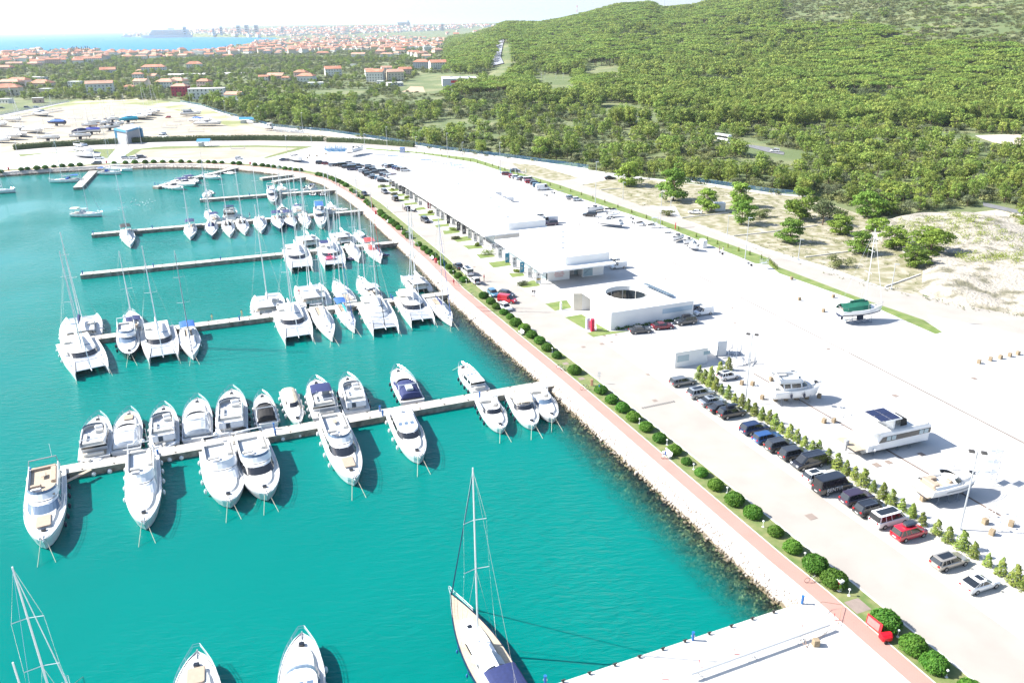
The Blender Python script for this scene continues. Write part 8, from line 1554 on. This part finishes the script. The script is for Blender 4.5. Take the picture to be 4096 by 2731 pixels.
for v_,u,w_,l_ in (('11',1100,400,'red waste box at the close bush row'),('11',1652,845,'orange red box with lamp between bushes'),('00',2300+0,1510,'red box left of the far bend'),('00',1745,1492,'red round hose box on the far quay'),('00',80,1562,'red box on the quay at the left edge'),('00',978,1500,'dark red box at the short far jetty'),('j',1885,138,'red box on the far bend by the bench')): boxthing('hose_box',l_,'hose box',v_,u,w_,.6,.5,1.2,REDP)
for v_,u,w_ in [('23',2040,1303),('23',1715,1418),('23',1375,1535),('33',310,1088),('33',603,990)]: 
    b=thing('barrier_post','small red and white chain post on the wharf','barrier post',Q(v_,u,w_,.02),0,'chain posts on the wharf'); m=MB(); m.tube([(0,0,0),(0,0,.45)],.03,5); m.build('post',WHT,b); m=MB(); m.tube([(0,0,.45),(0,0,.9)],.035,5); m.build('red_tip',REDP,b); m=MB(); m.box(-.1,.7,-.02,.02,0,.03); m.build('foot_bar',REDP,b)
p=Q('23',1640,1485,.8); q=Q('33',560,1030,.8); L_=(q-p).length; b=thing('spare_mast','long white mast lying on trestles along the wharf','mast',(p.x,p.y,0),math.atan2(q.y-p.y,q.x-p.x)); m=MB(); m.tube([(0,0,.8),(L_,0,.8)],.17,8); m.build('tube',ALU,b)
for k,f_ in enumerate((.05,.42,.78)):
    pp=p.lerp(q,f_); b=thing('trestle','%s trestle under the spare mast'%('left','middle','right')[k],'trestle',(pp.x,pp.y,0),math.atan2(q.y-p.y,q.x-p.x)); m=MB()
    for s_ in(1,-1): m.tube([(.5*s_,-.3,0),(0,-.3,.62)],.035,4); m.tube([(.5*s_,.3,0),(0,.3,.62)],.035,4)
    m.tube([(0,-.4,.62),(0,.4,.62)],.035,4); m.build('frame',GALV,b)
b=thing('rusty_frame','rusty welded lattice frame lying around the mast end','steel frame',Q('33',350,1245),R(22)); m=MB(); RW=mat('rust_wire',(.36,.22,.14),.8,var=.1)
pts=[loc2(Q('33',u,w_),Q('33',350,1245)) for u,w_ in ((0,0),(320,-200),(280,-190),(355,-110),(265,-10),(130,-150))]
P_=[(0,0,.1),(5.2,1.2,.3),(7.6,3.2,.4),(5.4,3.9,1.0),(-.3,2.3,1.1),(0,0,.1)]; m.tube(P_,.03,4); m.tube([(0,0,.1),(2,2.8,1),(3,.8,.2),(5,3.8,.9),(5.2,1.2,.3)],.025,4); m.build('wire',RW,b)
# covers, markings, lawns
for k,(v_,u,w_,s_) in enumerate([('33',395,42,.9),('33',822,860,1.5),('32',998,1133,.8),('32',1107,1107,.7),('32',1408,1035,.7),('22',655,50,.6),('22',825,22,.6),('22',915,5,.5),('22',1312,542,.6),('22',640,342,.8),('22',492,203,.8),('21',1408,992,.5),('21',2025,1263,.5),('21',2047,1401,.5),('21',955,1505,.5),('21',850,1518,.5),('32',1168,497,.7),('32',553,68,.6),('32',1893,338,.7),('11',2005,885,.5),('22',1250,302,.5)]):
    c=Q(v_,u,w_); pl=[(c.x+(E1*a+E2*b_).x*s_/2*1.3,c.y+(E1*a+E2*b_).y*s_/2*1.3) for a,b_ in ((-1,-1),(1,-1),(1,1),(-1,1))]; flat('manhole_cover' ,pl,.045,mat('cast_cover',(.24,.19,.16),.8,var=.1))
MK=mat('marking_dark',(.11,.11,.11),.8,var=0)
for v_,a,b2,n_,wd_ in (('22',(1195,612),(1500,548),15,1.1),('11',(1228,388),(1390,372),16,1.1),('21',(1540,528),(1680,518),12,.9)):
    p,q=Q(v_,*a),Q(v_,*b2); d=(q-p); t_=thing('speed_hump','row of dark speed hump segments across the %s'%{'22':'promenade road near the parked cars','11':'promenade road by the banners','21':'outer road by the crimson pillar'}[v_],'speed hump',p,math.atan2(d.y,d.x)); Ls=d.length
    for i in range(n_): m=MB(); x=Ls*i/n_; m.rbox(x,x+Ls/n_*.62,-wd_/2*.45,wd_/2*.45,.02,.09,.06); m.build('segment',MK,t_)
lw=[('11',[(1120,135),(1230,130),(1240,150),(1120,158)]),('11',[(1205,175),(1300,160),(1330,182),(1240,196)]),('11',[(1290,215),(1350,210),(1375,228),(1310,238)]),('11',[(1300,262),(1400,258),(1415,270),(1330,282)]),('11',[(1355,300),(1470,290),(1490,306),(1370,320)]),('11',[(1455,345),(1540,332),(1565,355),(1480,365)]),('11',[(1485,398),(1640,390),(1640,412),(1510,420)]),('11',[(1610,445),(1720,438),(1725,458),(1630,468)]),('11',[(1640,500),(1770,486),(1775,508),(1660,522)]),('11',[(1715,552),(1860,545),(1875,568),(1730,585)]),('11',[(1790,620),(1955,600),(1985,640),(1850,655)]),('11',[(1900,688),(2060,680),(2090,710),(1950,722)]),('11',[(2020,768),(2180,770),(2200,790),(2060,806)]),('11',[(2130,845),(2310,822),(2345,868),(2180,892)]),('21',[(-30,940),(100,940),(120,965),(0,980)]),('21',[(60,1060),(170,1010),(205,1008),(265,1055),(110,1078)]),('21',[(305,1220),(500,1188),(550,1258),(395,1286)]),('21',[(485,1345),(640,1318),(690,1350),(700,1400),(665,1452)]),('21',[(690,1490),(780,1465),(770,1400),(900,1475),(1085,1472),(745,1527)])]
for v_,pt in lw: flat('lawn_patch',poly(v_,pt),.03,LAWN)
b=thing('wall_creeper','low green creeper along the foot of the office wall','creeper',Q('21',905,1468),A1); n_=700; xx=rng.uniform(1,18.5,n_); V,F=leaves(np.stack([xx,rng.uniform(-.5,-.05,n_),rng.uniform(.05,.75,n_)*(.4+.6*np.abs(np.sin(xx*1.3)))],-1),np.tile([0,-1,.3],(n_,1)),.16); link('leaves',npmesh('leaves',V,F,LBUSH,False),b)
def tuft(label,v_,u,w_,wp,col_):
    p,W=hp(v_,u,w_,wp); b=thing('ornamental_grass',label,'ornamental plant',p,random.uniform(0,6)); n_=500; a=rng.uniform(0,2*PI,n_); r=np.sqrt(rng.random(n_))*W/2; V,F=leaves(np.stack([np.cos(a)*r,np.sin(a)*r*.5,rng.uniform(.1,1.1,n_)*W*.25],-1),np.stack([np.cos(a),np.sin(a),np.full(n_,.2)],-1),.2,.3,.3); link('blades',npmesh('blades',V,F,col_,False),b)
for v_,u,w_,wp,c_,l_ in [('11',1165,150,75,LOLIV,'grey lavender like clump on the first lawn'),('11',1252,178,50,LCON,'yellow green tuft on the second lawn'),('11',1270,222,75,LOLIV,'grey clump beside the driving minivan'),('11',1385,252,65,LCON,'bright grass clump by the white ring banner'),('11',1600,388,70,LCON,'bright grass clump by the maroon banner'),('11',1808,548,95,LCON,'large bright grass clump left of a black banner'),('11',1835,628,90,LOLIV,'grey clump on the lawn with a curved path'),('11',2030,688,80,LCON,'low yellow green clump near a white banner'),('11',2130,770,155,LCON,'widest bright grass clump before the shops'),('21',45,930,80,LCON,'round yellow green clump beside the deep blue banner'),('21',95,1050,125,LOLIV,'large grey clump beside the small white bollard')]: tuft(l_,v_,u,w_,wp,c_)
for k in range(46):   # saplings on the verge
    f_=k/45; pts=[Vector(q) for q in VGO[3:]]; mid=[(Vector(a)+Vector(b_))/2 for a,b_ in zip(VG[3:],VGO[3:])]; idx=f_*(len(mid)-1); i=min(int(idx),len(mid)-2); c=mid[i].lerp(mid[i+1],idx-i)
    b=thing('verge_sapling','tiny staked sapling on the grass verge of the outer road','sapling',(c.x,c.y,0),random.uniform(0,6),'saplings on the grass verge'); b.scale=(.9,.9,1.3); link('crown',CONM[k%4],b)
# ---------------------------------------------------------------- people
SKIN=mat('skin',(.45,.27,.19),.6,var=0); HAIR=mat('dark_hair',(.03,.02,.015),.8,var=0); CLO={c:mat('cloth_'+c,v,.85,var=.05,scale=8) for c,v in dict(red=(.45,.02,.04),black=(.015,.015,.02),white=(.65,.65,.63),blue=(.04,.08,.22),grey=(.25,.26,.28),khaki=(.35,.30,.2),pink=(.5,.2,.25),yellow=(.55,.5,.25)).items()}
def person_me(pose):
    if pose=='sit': J=[(0,0,.50),(0,.02,.80),(0,.02,1.05),(0,0,1.22),(0,-.02,1.34),(.17,0,1.0),(.22,-.08,.76),(.14,-.28,.62),(-.17,0,1.0),(-.22,-.08,.76),(-.14,-.28,.62),(.1,-.05,.48),(.12,-.42,.48),(.12,-.44,.08),(.12,-.58,.04),(-.1,-.05,.48),(-.12,-.42,.48),(-.12,-.44,.08),(-.12,-.58,.04)]
    else:
        s=.22 if pose=='walk' else .04
        J=[(0,0,.95),(0,0,1.2),(0,.0,1.42),(0,-.01,1.54),(0,-.03,1.68),(.19,0,1.40),(.25,s*.6,1.14),(.25,s*.2-.08,.90),(-.19,0,1.40),(-.25,-s*.6,1.14),(-.25,-s-.05,.92),(.09,0,.90),(.10,-s*.7,.5),(.10,-s+.05,.08),(.10,-s-.1,.04),(-.09,0,.90),(-.10,s*.2,.5),(-.10,s+.08,.08),(-.10,s-.08,.04)]
    E_=[(0,1),(1,2),(2,3),(3,4),(2,5),(5,6),(6,7),(2,8),(8,9),(9,10),(0,11),(11,12),(12,13),(13,14),(0,15),(15,16),(16,17),(17,18)]
    rd=[.15,.14,.13,.055,.10,.06,.045,.032,.06,.045,.032,.085,.06,.045,.04,.085,.06,.045,.04]
    me=bpy.data.meshes.new('person'); me.from_pydata(J,E_,[]); o=bpy.data.objects.new('person',me); col.objects.link(o)
    sk=o.modifiers.new('s','SKIN'); 
    for i,v in enumerate(me.skin_vertices[0].data): v.radius=(rd[i],rd[i]*.8); v.use_root=(i==0)
    o.modifiers.new('u','SUBSURF').levels=1
    dg=bpy.context.evaluated_depsgraph_get(); r_=bpy.data.meshes.new_from_object(o.evaluated_get(dg)); bpy.data.objects.remove(o); return r_
PM={p:person_me(p) for p in('stand','walk','sit')}
def person(label,v_,u,w_,an,pose,sh,tr,z=0,k=1):
    me=PM[pose].copy(); me.materials.clear()
    for m_ in (SKIN,CLO[sh],CLO[tr],TRIM): me.materials.append(m_)
    for f in me.polygons:
        c=f.center; zz=c.z; ho=zz-(.36 if pose=='sit' else 0)*0
        if pose=='sit': f.material_index=1 if (.55<zz<1.14 and c.y>-.2) else (2 if zz>.3 and zz<=.6 else (3 if zz<.09 else 0))
        else: f.material_index=1 if (.98<zz<1.47 and not(abs(c.x)>.22 and zz<1.15)) else (2 if .45<zz<=.98 and abs(c.x)<.2 else (3 if zz<.1 else 0))
    b=link('person',me,None,Q(v_,u,w_,z),an); tag(b,label,'person'); b.scale=(k,k,k)
    ht=1.34 if pose=='sit' else 1.68; m=MB(); m.ell((0,.01-(.02 if pose=='sit' else .03),ht+.06),.095,.105,.10,8,6); m.build('hair',HAIR,b,smooth=True); return b
for a in [('left one of two men in black shirts talking before the shops','21',190,1152,R(20),'stand','black','white'),('right one of two men in black shirts talking before the shops','21',209,1152,R(-20),'stand','black','grey'),('person bent forward sitting on the white bench','22',1406,1068,BA,'sit','blue','white'),('walker in a red dress on the brick walk by the bicycles','11',1817,1055,R(20),'walk','red','red'),('person in red beside the open white hatchback','11',2095,1015,R(60),'stand','red','khaki'),('walker in dark clothes on the far brick walk','11',768,158,R(200),'walk','black','blue'),('first of two walkers by the bushes on the far brick walk','11',716,122,R(20),'walk','black','grey'),('person at the left of the car with open tailgate','11',1350,357,R(90),'stand','blue','black'),('person at the right of the car with open tailgate','11',1427,345,R(-90),'stand','white','grey'),('walker on the catamaran pier in yellow','01',1952,1385,R(60),'walk','yellow','grey',-.45),('walker in light clothes by the blue post on the catamaran pier','01',2225,1345,R(60),'walk','yellow','khaki',-.45),('man in white shirt and black trousers on the catamaran pier','01',2338,1325,R(60),'walk','white','black',-.45),('man walking on the fourth pier between two sloops','j',1878,1140,R(100),'walk','blue','white',-.45),('man in blue on the fourth pier right of the white sprayhood','i',90,1085,R(100),'walk','blue','grey',-.45),('man in orange brown beside the flat grey trailer','21',1902,750,R(30),'stand','khaki','khaki'),('person in white behind the flat grey trailer','21',1936,755,R(30),'stand','white','white'),('bather standing on the deck of the catamaran with grey dinghy','11',400,1145,R(30),'stand','red','khaki',-.1),('lone rider standing by the drain line','21',615,525,R(30),'stand','white','khaki')]: person(*a)
b=thing('motor_scooter','dark scooter parked by the curved lawn','scooter',Q('11',1462,378),R(60))
for x in(-.6,.6): m=MB(); m.cyl((x,0,.26),.26,.12,12,0,'y'); m.build('wheel',TYRE,b)
m=MB(); m.rbox(-.7,.2,-.14,.14,.35,.8,.06); m.rbox(.3,.5,-.2,.2,.3,1.0,.05); m.box(-.1,.4,-.14,.14,.3,.36); m.build('body',TRIM,b); m=MB(); m.tube([(.4,-.3,1.05),(.45,0,1.0),(.4,.3,1.05)],.025,4); m.build('handlebar',TRIM,b)
# buoys, ball fenders, gangplank, flamingo
for v_,u,w_,l_ in [('02',862,1222,'white ball buoy under the pier edge, left of two'),('02',1008,1195,'white ball buoy under the pier edge, right of two'),('12',248,898,'white ball buoy near the middle pier posts, left'),('12',404,866,'white ball buoy near the middle pier posts, right'),('02',1558,1090,'slim white fender buoy hanging from the pier, left'),('02',1668,1072,'slim white fender buoy hanging from the pier, right')]:
    m=MB(); m.ell((0,0,.1),.34,.34,.36,12,8); tag(link('ball_buoy',m.mesh('ball_buoy',FNW,True),None,Q(v_,u,w_,WL+.1)),l_,'buoy')
b=thing('gangplank','wooden gangplank from the largest yacht to the pier','gangplank',Q('02',620,1290,-.5),R(60)); m=MB(); m.box(-.2,3.6,-.3,.3,.15,.22); m.build('plank',TEAK,b)
PK=mat('pink_vinyl',(.75,.12,.22),.4,var=0); b=thing('inflatable_flamingo','pink inflatable flamingo lying on a catamaran trampoline','pool float',Q('11',678,800,.2),R(20)); m=MB(); m.tube([(1.2*math.cos(i*PI/6),.9*math.sin(i*PI/6),0) for i in range(13)],.3,7,cap=False); m.build('ring',PK,b,smooth=True); m=MB(); m.tube([(.3,0,.2),(.25,0,.9),(-.05,0,1.2),(-.4,0,1.0)],.14,6,0,.09); m.build('neck',PK,b,smooth=True)
GULL=mat('gull_white',(.8,.8,.8),.7,var=0)
for k in range(24):
    u=random.gauss(1300,90); w_=random.gauss(300,28); p=Q('01',u,w_,WL); m=MB(); m.ell((0,0,.09),.26,.11,.10,7,5); m.ell((.24,0,.22),.08,.07,.08,6,4); tag(link('seagull',m.mesh('seagull',GULL),None,p,random.uniform(0,6)),'white seagull resting on the water in the scattered flock','seagull','seagulls on the water')
# low stone walls dividing the waste ground
for v_,pts,l_ in (('21',[(815,178),(1000,165)],'short pale kerb wall by the sandy track'),('21',[(1560,435),(1990,390)],'long pale kerb wall below the container'),('21',[(2030,603),(2351,568)],'pale kerb wall at the right of the waste ground, near part'),('31',[(0,568),(450,505)],'pale kerb wall running up to the bushes'),('31',[(340,797),(820,735)],'pale kerb wall under the wide low pine'),('31',[(1075,1070),(1400,955)],'pale kerb wall at the foot of the rubble')):
    p=[Q(v_,a,b_) for a,b_ in pts]; d=p[1]-p[0]; b=thing('kerb_wall',l_,'low wall',p[0],math.atan2(d.y,d.x)); m=MB(); m.rbox(0,d.length,-.15,.15,0,.28,.03); m.build('block',KERB,b)
# ---------------------------------------------------------------- haze
hz=MB(); hz.box(-125000,125000,-2000,125000,-40,420)
hm=bpy.data.materials.new('haze'); hm.use_nodes=True; t=hm.node_tree; t.nodes.clear(); o_=t.nodes.new('ShaderNodeOutputMaterial'); v_=t.nodes.new('ShaderNodeVolumePrincipled')
v_.inputs['Color'].default_value=(.80,.90,1,1); v_.inputs['Density'].default_value=.00006; v_.inputs['Anisotropy'].default_value=.3
t.links.new(v_.outputs[0],o_.inputs['Volume'])
o_=hz.build('haze',hm); o_['kind']='stuff'; o_['label']='pale summer haze over the far shore'
